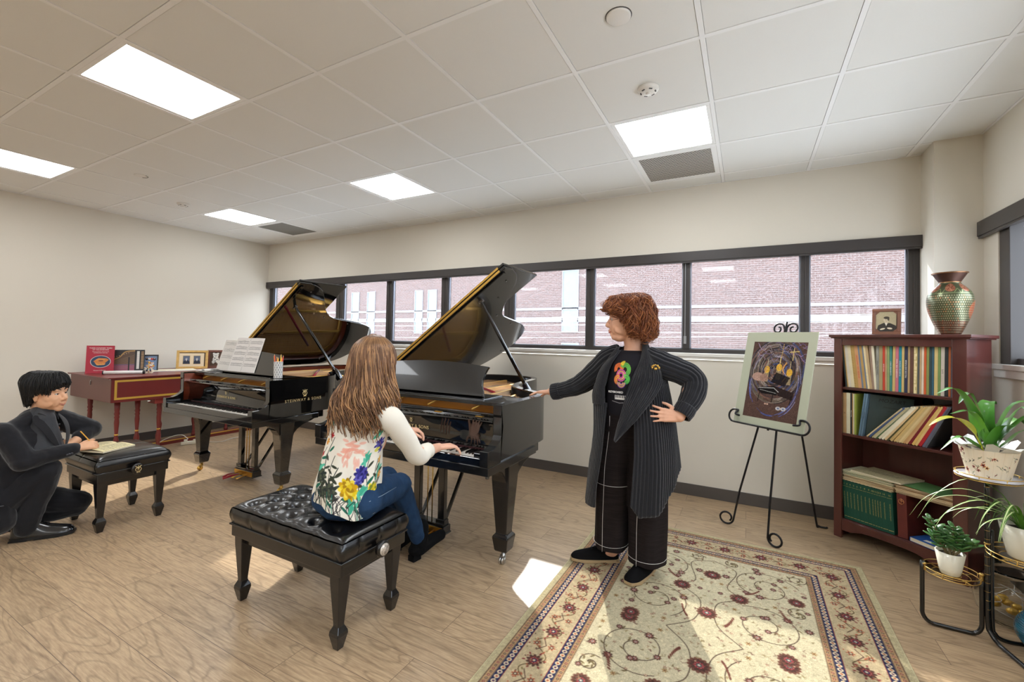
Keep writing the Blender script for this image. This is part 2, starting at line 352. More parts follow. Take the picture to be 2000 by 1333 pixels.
# head box running under the wall
MB().box(XL+.002,YB-.035,2.066,XC-.001,YB+.03,2.150).box(XL+.002,YB-.03,2.052,XC-.001,YB-.008,2.066).build('shade_housing', M_dark, win, bevel=.002, label='dark bronze head box above the panes')
MB().box(XL+.002,YB-.028,1.218,XC-.001,YB+.10,1.250).box(XL+.002,YB-.018,1.196,XC-.001,YB,1.218).build('window_sill', M_sill, win, bevel=.004, label='white sill')
MB().box(-.500,YB+.004,1.33,-.478,YB+.016,1.40).box(-.493,YB+.008,1.40,-.487,YB+.012,2.05).build('shade_cord', mat('cord_grey', rgb(150,150,150), .5), win, bevel=.004)
# right window
w2 = struct(bpy.data.objects.new('window_2', None)); col.objects.link(w2)
fx0, fx1 = XR+.035, XR+.10
q = MB(); q.box(fx0,WY0,ZB-.012,fx1,WY1,ZB+.024); q.box(fx0,WY0,ZT-.02,fx1,WY1,ZT+.02); q.box(fx0-.03,WY1-.115,ZB-.01,fx1,WY1-.001,ZT); q.box(fx0,WY0,ZB,fx1,WY0+.08,ZT)
for yy in (2.7,1.8,.9,0,-.9,-1.8): q.box(fx0,yy-.035,ZB,fx1,yy+.035,ZT)
q.build('window_frame', M_dark, w2, bevel=.003)
MB().box(fx0+.03,WY0+.05,ZB+.02,fx0+.036,WY1-.1,ZT-.01).build('pane', M_glass, w2)
MB().box(XR-.035,WY0-.1,2.066,XR+.03,YC-.008,2.160).box(XR-.03,WY0-.1,2.052,XR-.008,YC-.008,2.066).build('shade_housing', M_dark, w2, bevel=.002)
MB().box(XR-.028,WY0-.05,1.218,XR+.10,WY1+.02,1.250).box(XR-.018,WY0-.05,1.17,XR,WY1+.02,1.218).build('window_sill', M_sill, w2, bevel=.004)
# ------------------------------------------------------------------ ceiling fittings
M_em = bpy.data.materials.new('lit_diffuser'); M_em.use_nodes = True; n = M_em.node_tree.nodes; l = M_em.node_tree.links; b = n['Principled BSDF']; b.inputs['Base Color'].default_value = (.9,.9,.9,1)
b.inputs['Emission Color'].default_value = (.93,.965,1,1); b.inputs['Emission Strength'].default_value = LAMP
names = {(-5,-2):'square ceiling light panel nearest the camera, above the two benches', (-9,-2):'square ceiling light panel cut by the left edge of the photo', (-5,1):'small-looking ceiling light panel near the middle of the window wall', (-9,1):'ceiling light panel beside the far dark grille in the left corner', (-1,1):'square ceiling light panel beside the perforated vent, above the standing woman'}
for ij in LIGHTS:
    x0 = GX+ij[0]*S; y0 = GY+ij[1]*S
    t = thing('ceiling_light', names.get(ij, 'unseen square ceiling light panel behind the camera, rearmost row added for brightness'), 'ceiling light', (x0+S/2,y0+S/2,CZ), 0, 'ceiling light panels')
    f = MB(); h = S/2
    for (a,b_,c,d) in ((-h+.012,-h+.012,h-.012,-h+.036),(-h+.012,h-.036,h-.012,h-.012),(-h+.012,-h+.036,-h+.036,h-.036),(h-.036,-h+.036,h-.012,h-.036)): f.box(a,b_,-.001,c,d,.010)
    f.build('frame', M_grid, t, bevel=.002)
    MB().box(-h+.036,-h+.036,.003,h-.036,h-.036,.008).build('diffuser', M_em, t)
    MB().box(-h+.012,-h+.012,.011,h-.012,h-.012,.06).build('housing', M_grid, t)
M_vent = bpy.data.materials.new('perforated_vent'); M_vent.use_nodes = True; n = M_vent.node_tree.nodes; l = M_vent.node_tree.links; b = n['Principled BSDF']
tc = n.new('ShaderNodeTexCoord'); ck = n.new('ShaderNodeTexChecker'); ck.inputs['Scale'].default_value = 70; ck.inputs['Color1'].default_value = (*rgb(60,56,52),1); ck.inputs['Color2'].default_value = (*rgb(196,190,180),1)
l.new(tc.outputs['Object'], ck.inputs['Vector']); l.new(ck.outputs['Color'], b.inputs['Base Color']); b.inputs['Roughness'].default_value = .6
for ij in VENTS:
    x0 = GX+ij[0]*S; y0 = GY+ij[1]*S; near = ij[0] == -1
    t = thing('ceiling_vent', 'grey perforated air vent next to the light panel above the standing woman' if near else 'dark grille tile in the ceiling near the far left corner', 'vent', (x0+S/2,y0+S/2,CZ), 0, 'ceiling vents')
    f = MB(); h = S/2
    for (a,b_,c,d) in ((-h+.012,-h+.012,h-.012,-h+.05),(-h+.012,h-.05,h-.012,h-.012),(-h+.012,-h+.05,-h+.05,h-.05),(h-.05,-h+.05,h-.012,h-.05)): f.box(a,b_,-.001,c,d,.010)
    f.build('frame', M_grid, t, bevel=.002)
    MB().box(-h+.05,-h+.05,.002,h-.05,h-.05,.006).build('perforated_grille', M_vent if near else mat('dark_grille', rgb(120,116,108), .6), t)
M_white = mat('white_plastic', rgb(228,224,216), .4)
t = thing('ceiling_speaker', 'flat round white disc in the ceiling at the top of the photo', 'speaker', (-.493,1.824,CZ))
MB().lathe([(.048,.0),(.052,-.003),(.052,-.008),(.046,-.011),(0.001,-.012)], 32).build('disc', M_white, t); MB().lathe([(.058,.002),(.056,-.002)], 32).build('rim', mat('painted_shadow_grey', rgb(90,86,82), .6), t)  # grey ring round the disc is its edge shadow given as colour
for nm, lb, x, y in (('smoke_detector','white round smoke detector beside the light panel above the standing woman',-.486,2.429),('smoke_detector','small white smoke detector on the far left ceiling',-5.374,2.427)):
    t = thing(nm, lb, 'smoke detector', (x,y,CZ), 0, 'smoke detectors')
    MB().lathe([(.055,.001),(.057,-.010),(.050,-.020),(.030,-.028),(.001,-.030)], 32).build('body', M_white, t)
    q = MB()
    for k in range(6): a = 2*PI*k/6; q.box(-.009,-.004,-.0015,.009,.004,.0015, Matrix.Translation((.038*math.cos(a),.038*math.sin(a),-.0245)) @ Matrix.Rotation(a+PI/2,4,'Z'))
    q.build('vent_slots', mat('slot_and_shadow_dark', rgb(60,58,56), .6), t)
    MB().lathe([(.014,-.027),(.013,-.034),(.001,-.036)], 16).build('sensor_dome', M_white, t)
t = thing('recessed_spot', 'small round recessed fitting in the left ceiling', 'ceiling fitting', (-4.765,1.818,CZ))
MB().lathe([(.05,.0),(.052,-.003),(.044,-.004),(.04,-.0025),(.001,-.0025)], 28).build('trim_ring', M_white, t); MB().tube([(.047*math.cos(a),.047*math.sin(a),-.0045) for a in np.linspace(.3,2.6,12)], .0022, 6).build('painted_shadow_arc', mat('slot_and_shadow_dark',(0,0,0)), t)  # dark arc on the ring is a painted shadow, not an opening
# ------------------------------------------------------------------ outside
m = bpy.data.materials.new('red_brick'); m.use_nodes = True; n = m.node_tree.nodes; l = m.node_tree.links; b = n['Principled BSDF']
tc = n.new('ShaderNodeTexCoord'); mp = n.new('ShaderNodeMapping'); mp.inputs['Rotation'].default_value = (PI/2,0,0); l.new(tc.outputs['Object'], mp.inputs['Vector'])
br = n.new('ShaderNodeTexBrick'); br.inputs['Scale'].default_value = 1; br.inputs['Brick Width'].default_value = .24; br.inputs['Row Height'].default_value = .085; br.inputs['Mortar Size'].default_value = .010
br.inputs['Color1'].default_value = (*rgb(94,70,64),1); br.inputs['Color2'].default_value = (*rgb(78,58,53),1); br.inputs['Mortar'].default_value = (*rgb(116,104,101),1); l.new(mp.outputs[0], br.inputs['Vector'])
l.new(br.outputs['Color'], b.inputs['Base Color']); b.inputs['Roughness'].default_value = .9
M_brick = m
M_band = mat('pale_stone_band', rgb(128,125,125), .8)
bd = thing('brick_building', 'red brick building with pale stone bands seen through the windows', 'building', (0,20,0))
wins = [(-17.30,2.90,-16.78,4.05),(-16.32,2.90,-15.76,4.05),(-17.30,1.60,-16.78,2.75),(-16.32,1.60,-15.76,2.75),(-22.6,2.9,-22.0,4.1),(-21.2,2.9,-20.6,4.1),(-22.6,1.6,-22.0,2.75),(-21.2,1.6,-20.6,2.75),(-7.95,2.95,-7.2,4.70),(-7.95,1.75,-7.2,2.85),(-7.95,.0,-7.15,1.15),(-17.3,-.4,-16.7,.75),(-21.4,-.4,-20.6,.8)]
wl = MB(); wl.box(-60,0,-6,22,.6,6.0)
wl.build('brick_wall', M_brick, bd)
MB().box(-60,-.05,2.21,22,.02,2.44).box(-60,-.05,2.80,22,.02,2.92).build('stone_band', M_band, bd)
M_sky = mat('sky_reflecting_glass', rgb(92,110,128), .08, spec=.9); M_gf = mat('grey_window_frame', rgb(120,124,132), .5)
for (a,c,d,e) in wins:
    f = MB().box(a-.05,-.05,c-.05,d+.05,-.01,c).box(a-.05,-.05,e,d+.05,-.01,e+.05).box(a-.05,-.05,c,a,-.01,e).box(d,-.05,c,d+.05,-.01,e).build('window', M_gf, bd)
    MB().box(a,-.02,c,d,.01,e).build('pane', M_sky, f)
gd = MB().box(-60,4.4,-4.7,40,40,-4.5).build('ground', mat('light_bounce_ground', rgb(222,221,218), .9)); struct(gd)  # unseen ground, made near white to bounce skylight up to the ceiling
b2 = thing('brick_building','brick building beyond the right-hand window','building',(15,6,0),-PI/2)
MB().box(-12,0,-4.5,12,.6,3.6).build('brick_wall', M_brick, b2); MB().box(-12,-.05,2.21,12,.02,2.44).box(-12,-.05,3.4,12,.02,3.62).build('stone_band', M_band, b2)
t = thing('utility_lines', 'overhead cables on a pole crossing in front of the brick building', 'cables', (0,12,0))
for k,(za,zb) in enumerate(((1.95,2.15),(1.8,1.98),(1.72,1.7),(1.2,1.75))):
    MB().tube([(x,0,za+(zb-za)*(x+30)/40-.15*math.sin((x+30)/40*PI)) for x in np.linspace(-30,10,24)], .007, 5).build('cable', mat('cable_grey', rgb(165,162,160), .6), t)
MB().box(-4.75,-.06,1.75,-4.55,.06,2.1).box(-5.1,-.03,1.98,-3.1,.03,2.02).build('crossarm', mat('cable_grey',(0,0,0)), t)
t = thing('chain_fence', 'pale wire fence along the foot of the brick building', 'fence', (0,15,0))
q = MB()
for x in np.arange(-6,8,1.6): q.tube([(x,0,-1.2),(x,0,.55+.09*x)], .02, 6)
q.tube([(-8,0,-.15),(8,0,1.29)], .02, 6); q.build('rail', mat('fence_grey', rgb(160,158,158), .5), t)
# ================================================================== GRAND PIANOS
M_gold = mat('brass', rgb(212,170,88), .28, metal=1)
M_plate = mat('gold_iron_plate', rgb(226,178,92), .33, metal=.75)
M_ivory = mat('white_key', rgb(236,232,222), .22); M_ebony = mat('black_key', rgb(16,15,15), .25)
M_felt = mat('red_felt', rgb(150,22,34), .95, sheen=.4); M_steel = mat('string_steel', rgb(190,188,184), .3, metal=1)
M_sound = mat('spruce_soundboard', rgb(206,158,96), .4, var=.12, vscale=6, stretch=(1,12,1))
M_letter = mat('gold_lettering', rgb(236,214,158), .35, metal=.6)
PW = 1.385; PB = .605; PT = .968
TAIL = [(PW,.66),(1.372,.74),(1.32,.83),(1.22,.91),(1.09,1.00),(.975,1.13),(.915,1.27),(.88,1.45),(.855,1.66),(.80,1.85),(.68,1.975),(.50,2.025),(.30,2.01),(.11,1.91),(.015,1.74),(0,1.58)]
def offset(poly, d):
    out = []; n = len(poly)
    for i in range(n):
        a = Vector(poly[max(i-1,0)]); b = Vector(poly[min(i+1,n-1)]); t = (b-a).normalized(); out.append((poly[i][0]-t.y*d, poly[i][1]+t.x*d))
    return out
KEY_W = bpy.data.meshes; key_meshes = {}
def make_piano(ox, oy, gloss, label, inner, desk_full):
    body = mat('polished_ebony', rgb(9,9,10), .045, spec=.6, coat=1) if gloss else mat('satin_ebony', rgb(20,20,21), .22, spec=.55, coat=.35)
    shiny = mat('polished_ebony', (0,0,0)) if gloss else mat('fallboard_black', rgb(10,10,11), .06, spec=.6, coat=1)
    t = thing('grand_piano', label, 'piano', (ox,oy,0), 0, 'grand pianos')
    # rim
    curve = [tuple(p[:2]) for p in crom([(x,y,0) for x,y in TAIL], 5)]
    outer = [(PW,.135)] + curve + [(0,.135)]
    inn = offset(outer, .052)
    q = MB()
    for lo, hi, off in ((.665,PT,0),):
        A = outer; B = inn
        for a_,b_ in (([(*p,lo) for p in A],[(*p,hi) for p in A]),([(*p,hi) for p in A],[(*p,hi) for p in B]),([(*p,hi) for p in B],[(*p,lo) for p in B]),([(*p,lo) for p in B],[(*p,lo) for p in A])): q.grid([b_,a_])
        for e in (0,-1): q.add([(*A[e],lo),(*A[e],hi),(*B[e],hi),(*B[e],lo)],[(0,1,2,3)])
    r = q.build('rim', body, t)
    A = offset(outer,.053); B = offset(outer,.060); v = []; f = []
    for i in range(3,len(A)): v += [(*A[i],.70),(*A[i],PT-.012),(*B[i],PT-.012),(*B[i],.70)]
    for i in range(len(A)-4):
        for k in range(4): f.append((i*4+k,i*4+(k+1)%4,(i+1)*4+(k+1)%4,(i+1)*4+k))
    MB().add(v,f,True).build('inner_rim', inner, t)
    # case bottom + beams
    MB().box(.012,.012,PB+.001,PW-.012,.66,.666).build('keybed', body, t, bevel=.003)
    MB().box(0,0,PB-.002,PW,.60,PB+.045).build('key_frame', body, t, bevel=.003)
    b = MB(); b.box(.10,.66,.62,.16,1.70,.70); b.box(.60,.66,.62,.66,1.8,.70); b.box(.2,1.2,.62,.95,1.26,.70); b.build('underside_beam', mat('beam_wood', rgb(120,84,56), .6, var=.15), t)
    # arms with the S-curve
    prof = [(-.005,PB+.046),(-.005,.737),(.05,.741),(.085,.752),(.118,.775),(.142,.81),(.150,.85),(.140,.885),(.130,.915),(.130,PT),(.1355,PT),(.1355,PB+.046)]
    for x0 in (0, PW-.055):
        M = Matrix(((0,0,1,x0),(1,0,0,0),(0,1,0,0),(0,0,0,1)))
        MB().prism(prof,0,.055,M).build('arm', body, t, bevel=.004, bseg=3)
    # keyslip, key blocks, keys
    MB().box(.055,.004,PB+.045,PW-.055,.026,.692).build('keyslip', shiny, t, bevel=.003)
    for x0 in (.056, PW-.113): MB().box(x0,.026,PB+.045,x0+.057,.165,.712).build('key_block', body, t, bevel=.003)
    kx0 = .115; kw = (PW-.23)/52
    if not key_meshes:
        a = MB().box(.0005,.0,.640,kw-.0005,.172,.6855); o = a.build('white_key', M_ivory, None, bevel=.001); key_meshes['w'] = o
        a = MB(); a.add([(-.0055,0,.684),(.0055,0,.684),(.0055,.105,.684),(-.0055,.105,.684),(-.0042,.006,.697),(.0042,.006,.697),(.0042,.105,.697),(-.0042,.105,.697)],[(0,3,2,1),(4,5,6,7),(0,1,5,4),(1,2,6,5),(2,3,7,6),(3,0,4,7)]); o = a.build('black_key', M_ebony, None); key_meshes['b'] = o
    for i in range(52):
        first = key_meshes['w'].parent is None
        o = key_meshes['w'] if first else key_meshes['w'].copy()
        if not first: col.objects.link(o)
        o.parent = t; o.location = (kx0+i*kw,.028,0)
    pat = [0,1,1,0,1,1,1]      # keyboard starts on A: A#  - C# D# - F# G#
    seq = 'ABCDEFG'
    for i in range(51):
        if seq[i%7] in 'BE': continue
        first = key_meshes['b'].parent is None
        o = key_meshes['b'] if first else key_meshes['b'].copy()
        if not first: col.objects.link(o)
        o.parent = t; o.location = (kx0+(i+1)*kw,.083,0)
    # fallboard
    fp = [(.172,.700),(.186,.700),(.205,.76),(.20,.84),(.186,.885),(.150,.890),(.140,.882),(.150,.872),(.172,.865),(.182,.83),(.186,.77)]
    M = Matrix(((0,0,1,.056),(1,0,0,0),(0,1,0,0),(0,0,0,1)))
    fb = MB().prism(fp,0,PW-.112,M,True).build('fallboard', shiny, t, bevel=.002)
    MB().box(.12,.1705,.690,PW-.12,.1725,.7035).build('key_felt', mat('dark_felt', rgb(52,14,18), .9), fb)
    hg = MB()
    for x in ((.35,.9,1.2) if not gloss else (.3,.5,.7,.9,1.1,1.25)): hg.box(x,.146,.888,x+.05,.166,.893)
    hg.build('hinge_plate', M_gold if not gloss else body, fb)
    # lettering on the fallboard
    Mf = frame_M((PW/2,.1765,.775),(1,0,0),(0,-.06,1))
    text_mesh('maker_lettering', 'STEINWAY & SONS', .030, M_letter, Mf, t, .0006, space=1.12)
    lyre_emblem(t, Mf @ Matrix.Translation((0,.040,0)), .030)
    # front rail, action cavity, pinblock edge
    MB().box(.056,.186,.885,PW-.056,.222,.905).box(.056,.205,.70,PW-.056,.222,.886).build('name_rail', body, t, bevel=.002)
    MB().box(.056,.30,.72,PW-.056,.315,.945).build('pinblock_face', mat('amber_maple', rgb(196,122,44), .35, coat=.4), t)
    q = MB()
    for x in (.2,.5,.78,1.12): q.tube([(x,.23,.91),(x+.03,.27,.935),(x+.05,.31,.94)], .007, 6)
    q.build('plate_hook', M_plate, t)
    # desk shelf
    MB().box(.056,.222,.945,PW-.056,.262,.968).box(.056,.262,.948,.20,.50,.966).box(PW-.20,.262,.948,PW-.056,.50,.966).build('desk_slide', body, t, bevel=.002)
    sh = MB().box(.205,.264,.952,PW-.205,.50,.971).build('desk_shelf', body, t, bevel=.003)
    # music desk, tilted back
    x0, x1 = (.25,1.135); H = .215
    pts = []; N = 24
    side = [(0,0),(-.008,.03),(-.024,.07),(-.028,.11),(-.018,.15),(-.006,.18),(.004,H-.02)]
    for a,b_ in side: pts.append((x0+ (-a)-.0+.0, b_))
    for k in range(N+1): u = k/N; pts.append((x0+u*(x1-x0), H-.018+.026*math.sin(PI*u)))
    for a,b_ in reversed(side): pts.append((x1+a, b_))
    pts = list(reversed(pts))
    M = frame_M((0,.345,.972),(1,0,0),(0,.30,1))
    MB().prism(pts,-.009,.009,M).build('music_desk', body, t, bevel=.003)
    MB().box(x0,-.0,-.002,x1,.012,.03, frame_M((0,.345,.972),(1,0,0),(0,.3,1))).build('desk_ledge', body, t, bevel=.002)
    # plate, soundboard, strings
    ins = offset(outer,.062)
    poly = [p for p in ins if p[1] > .33]; poly = [(ins[0][0],.33)]+poly+[(ins[-1][0],.33)]
    MB().prism(poly,.845,.850).build('soundboard', M_sound, t)
    pl = MB(); 
    def pz(y): return .895 if y < .62 else .885
    pl.prism([(.065,.32),(PW-.065,.32),(PW-.065,.60),(.9,.70),(.5,.66),(.065,.60)],.886,.912)
    for a,b_ in (((.12,.6),(.12,1.75)),((.36,.6),(.42,1.92)),((.62,.62),(.68,1.85)),((.88,.66),(.83,1.5)),((1.12,.6),(.98,1.2))):
        d = Vector((b_[0]-a[0],b_[1]-a[1])); n_ = Vector((-d.y,d.x)).normalized()*.014; pl.prism([(a[0]-n_.x,a[1]-n_.y),(b_[0]-n_.x,b_[1]-n_.y),(b_[0]+n_.x,b_[1]+n_.y),(a[0]+n_.x,a[1]+n_.y)][::-1] if False else [(a[0]+n_.x,a[1]+n_.y),(a[0]-n_.x,a[1]-n_.y),(b_[0]-n_.x,b_[1]-n_.y),(b_[0]+n_.x,b_[1]+n_.y)],.890,.922)
    ring = offset(outer,.066); ring2 = offset(outer,.125); v = []; f = []
    idx = [i for i in range(1,len(ring)-1)]
    for i in idx: v += [(*ring[i],.868),(*ring[i],.884),(*ring2[i],.884),(*ring2[i],.868)]
    for i in range(len(idx)-1):
        for k in range(4): f.append((i*4+k,i*4+(k+1)%4,(i+1)*4+(k+1)%4,(i+1)*4+k))
    pl.add(v,f,True)
    pl.lathe([(.085,.885),(.085,.9),(.06,.905),(.045,.9),(.045,.885)],24,Matrix.Translation((1.17,.64,0)))
    pl.build('iron_plate', M_plate, t, bevel=.003)
    st = MB()
    for k in range(54):
        u = k/53; xa = .14+u*(PW-.27); L = 1.75-.95*u**.7
        xb = xa - .05*(1-u); yb = min(.55+L, 1.9 if xb > .2 else 1.6)
        # clip by the bentside
        while yb > .75 and xb > np.interp(yb,[.66,.83,1.0,1.27,1.66,1.85,1.98],[1.3,1.24,1.0,.82,.76,.7,.5]): yb -= .03
        st.tube([(xa,.45,.928),(xb,yb,.915)], .0011 if u > .3 else .0017, 4, caps=False)
    st.build('strings', mat('copper_strings', rgb(200,160,120), .3, metal=1), t)
    pn = MB()
    for r_ in range(3):
        for k in range(60): pn.box(.14+k*.019,.38+r_*.022,.91,.144+k*.019,.384+r_*.022,.932)
    pn.build('tuning_pins', M_steel, t)
    fe = MB(); fe.tube([(x,y,.926) for x,y in ((.16,.66),(.5,.70),(.9,.72),(1.2,.67))], .012, 6); fe.tube([(.22,1.5,.92),(.5,1.25,.92),(.85,.95,.92)], .014, 6); fe.build('red_felt_strip', M_felt, t)
    dm = MB()
    for k in range(64): x = .15+k*(PW-.35)/63; dm.box(x,.60,.93,x+.010,.66,.948)
    dm.build('dampers', M_ebony, t)
    # lid (36 degrees), folded front flap on top, brass hinge along the fold
    th = math.radians(36); c_, s_ = math.cos(th), math.sin(th)
    LM = Matrix(((c_,0,-s_,-.006),(0,1,0,0),(s_,0,c_,PT+.012),(0,0,0,1)))
    L = [(1.436,.55),(1.437,.66),(1.41,.755),(1.352,.845),(1.25,.93),(1.125,1.02),(1.02,1.12),(.955,1.22),(.925,1.34),(.89,1.56),(.855,1.74),(.79,1.90),(.67,2.01),(.50,2.062),(.32,2.045),(.13,1.93),(.02,1.76),(0,1.6)]
    lc = [tuple(p[:2]) for p in crom([(x,y,0) for x,y in L[1:]], 5)]
    poly = [L[0]]+lc+[(0,.55)]
    lid = MB().prism(poly,0,.021,LM).build('lid', body, t, bevel=.004, bseg=2)
    MB().box(.30,.57,-.012,1.40,.60,-.001,LM).build('lid_batten', body, lid, bevel=.002)
    MB().box(.0,.552,.026,1.440,1.085,.045,LM).build('lid_flap', body, lid, bevel=.004)
    MB().box(.02,.545,.003,1.39,.551,.018,LM).box(.02,.546,.028,1.39,.552,.042,LM).build('fold_hinge', M_gold, lid, label='brass piano hinge along the folded lid edge')
    bt = MB()
    for x,y in ((1.33,.72),(1.15,.86),(.95,1.12),(.86,1.5),(.75,1.86),(.4,1.98),(.12,1.6),(.2,.7)): bt.lathe([(.007,-.006),(.007,0)],8,LM @ Matrix.Translation((x,y,0)))
    bt.build('rubber_button', mat('button_grey', rgb(110,105,98), .4), lid)
    # prop
    a = Vector((1.13,1.045,.900)); top = LM @ Vector((1.085,.70,-.004)); m_ = a.lerp(top,.42)
    d = (top-a).normalized()
    pr = MB().tube([a,a+d*.02,a.lerp(top,.14),a.lerp(top,.15),top], [.030,.030,.022,.014,.0125], 4, flat=1.15)
    pp = pr.build('lid_prop', body, t, bevel=.003)
    MB().tube([a.lerp(top,.16)+Vector((.014,-.012,0)), a.lerp(top,.42)+Vector((.014,-.012,0))], .010, 4).build('half_stick', body, pp, bevel=.002)
    MB().box(-.02,-.012,-.006,.02,.012,.006, Matrix.Translation(top) @ Matrix.Rotation(-th,4,'Y')).build('prop_cup', M_steel, pp)
    # legs
    def leg(x, y, bracket):
        g = MB()
        def ring(z, h): return [(x-h,y-h,z),(x+h,y-h,z),(x+h,y+h,z),(x-h,y+h,z)]
        prof = [(.60,.062),(.50,.058),(.20,.037),(.185,.037),(.168,.052),(.155,.052),(.145,.050),(.088,.042),(.078,.036)]
        v = []; f = []
        for z,h in prof: v += ring(z,h)
        for i in range(len(prof)-1):
            for k in range(4): f.append((i*4+k,(i+1)*4+k,(i+1)*4+(k+1)%4,i*4+(k+1)%4))
        f += [(0,1,2,3),tuple((len(prof)-1)*4+k for k in (3,2,1,0))]
        g.add(v,f)
        if bracket:
            pf = [(y-.16,.606),(y-.155,.59),(y-.12,.575),(y-.09,.545),(y-.062,.50),(y-.058,.46),(y+.058,.46),(y+.072,.50),(y+.10,.53),(y+.16,.562),(y+.24,.585),(y+.29,.606)]
            g.prism(pf,x-.046,x+.046,Matrix(((0,0,1,0),(1,0,0,0),(0,1,0,0),(0,0,0,1))))
        o = g.build('leg', body, t, bevel=.004)
        cm = M_gold if gloss else M_steel
        k = MB(); k.lathe([(.012,.085),(.012,.05),(.018,.045),(.001,.04)],12,Matrix.Translation((x,y,0)))
        k.tube([(x-.014,y-.004,.05),(x-.016,y-.012,.03),(x-.016,y-.015,.022)],.005,6); k.tube([(x+.014,y-.004,.05),(x+.016,y-.012,.03),(x+.016,y-.015,.022)],.005,6)
        for s in (-1,1): k.lathe([(.001,-.006),(.020,-.005),(.0225,0),(.020,.005),(.001,.006)],18,Matrix.Translation((x+s*.008,y-.015,.0228)) @ Matrix.Rotation(PI/2,4,'Y'))
        k.build('caster', cm, o)
    leg(.070,.31,True); leg(PW-.070,.31,True); leg(.42,1.60,False)
    # lyre and pedals
    lx = PW/2-.005
    for s in (-1,1):
        g = MB().box(lx+s*.105-.026,.375,.10,lx+s*.105+.026,.41,.605).box(lx+s*.105-.036,.368,.098,lx+s*.105+.036,.417,.125).build('lyre_post', body, t, bevel=.003)
    lb = MB().box(lx-.145,.355,.030,lx+.145,.435,.085).box(lx-.15,.350,.030,lx+.15,.44,.04).box(lx-.135,.36,.085,lx+.135,.43,.10).build('lyre_box', body, t, bevel=.003)
    MB().box(lx-.135,.348,.038,lx+.135,.356,.080).build('brass_front_plate', M_gold, lb, bevel=.002)
    MB().tube([(lx-.02,.39,.10),(lx-.02,.39,.60)],.004,6).tube([(lx+.02,.39,.10),(lx+.02,.39,.60)],.004,6).build('pedal_rod', M_gold, t)
    for s in (-1,1):
        MB().box(-.011,-.007,0,.011,.007,1,frame_M((lx+s*.10,.44,.12),(1,0,0),(0,0,1)) if False else Matrix.Translation((lx+s*.10,.435,.105)) @ Matrix.Rotation(-.62,4,'X') @ Matrix.Diagonal((1,1,.61,1))).build('lyre_brace', body, t)
    for k in (-1,0,1):
        p = MB().tube([(lx+k*.07,.35,.055),(lx+k*.07,.30,.05),(lx+k*.07,.25,.042)],[.008,.010,.014],8,flat=.45).build('pedal', M_gold, t)
    MB().tube([(lx-.10,.33,.05),(lx-.095,.27,.048),(lx-.08,.22,.04)],[.012,.017,.012],8,flat=.6).tube([(lx-.03,.33,.05),(lx-.035,.26,.05),(lx-.05,.20,.035)],[.012,.018,.010],8,flat=.6).build('red_pedal_cover', M_felt, t, label='red cloth sleeves on the pedals') if gloss else None
    # big lettering on the treble side of the polished one
    if gloss:
        Ms = frame_M((PW+.0008,.445,.782),(0,1,0),(0,0,1))
        text_mesh('side_lettering', 'STEINWAY & SONS', .034, M_letter, Ms, t, .0006, space=1.25)
        lyre_emblem(t, Ms @ Matrix.Translation((.01,.058,0)), .062)
    return t
def lyre_emblem(parent, M, h):
    q = MB(); k = h
    for s in (-1,1):
        q.tube([(s*k*x,k*y,.0008) for x,y in ((.06,-.36),(.26,-.22),(.34,0),(.22,.18),(.16,.30),(.26,.40),(.36,.40))], k*.035, 6, M)
        q.tube([(s*k*x,k*y,.0008) for x,y in ((.05,.02),(.10,.06),(.06,.12),(-.02,.10))], k*.03, 6, M)
    q.tube([(-k*.2,k*.24,.0008),(k*.2,k*.24,.0008)], k*.03, 6, M)
    for x in (-.08,0,.08): q.tube([(k*x,-k*.25,.0008),(k*x,k*.34,.0008)], k*.018, 5, M)
    q.ball((0,k*.44,.0008),(k*.06,k*.06,.001),8,6,M); q.tube([(-k*.2,-k*.46,.0008),(0,-k*.40,.0008),(k*.2,-k*.46,.0008)],k*.05,6,M)
    q.build('lyre_emblem', M_letter, parent)
P1 = (-2.595, 2.01); P2 = (-4.785, 2.06)
piano1 = make_piano(*P1, False, 'satin black grand piano being played, in the middle of the room, plain music desk', mat('inner_rim_dark', rgb(26,22,20), .4, coat=.3), True)
piano2 = make_piano(*P2, True, 'polished black grand piano with large gold lettering on its side, nearer the left wall', mat('inner_rim_mahogany', rgb(120,52,30), .3, coat=.5, var=.2, vscale=5, stretch=(1,1,8)), True)
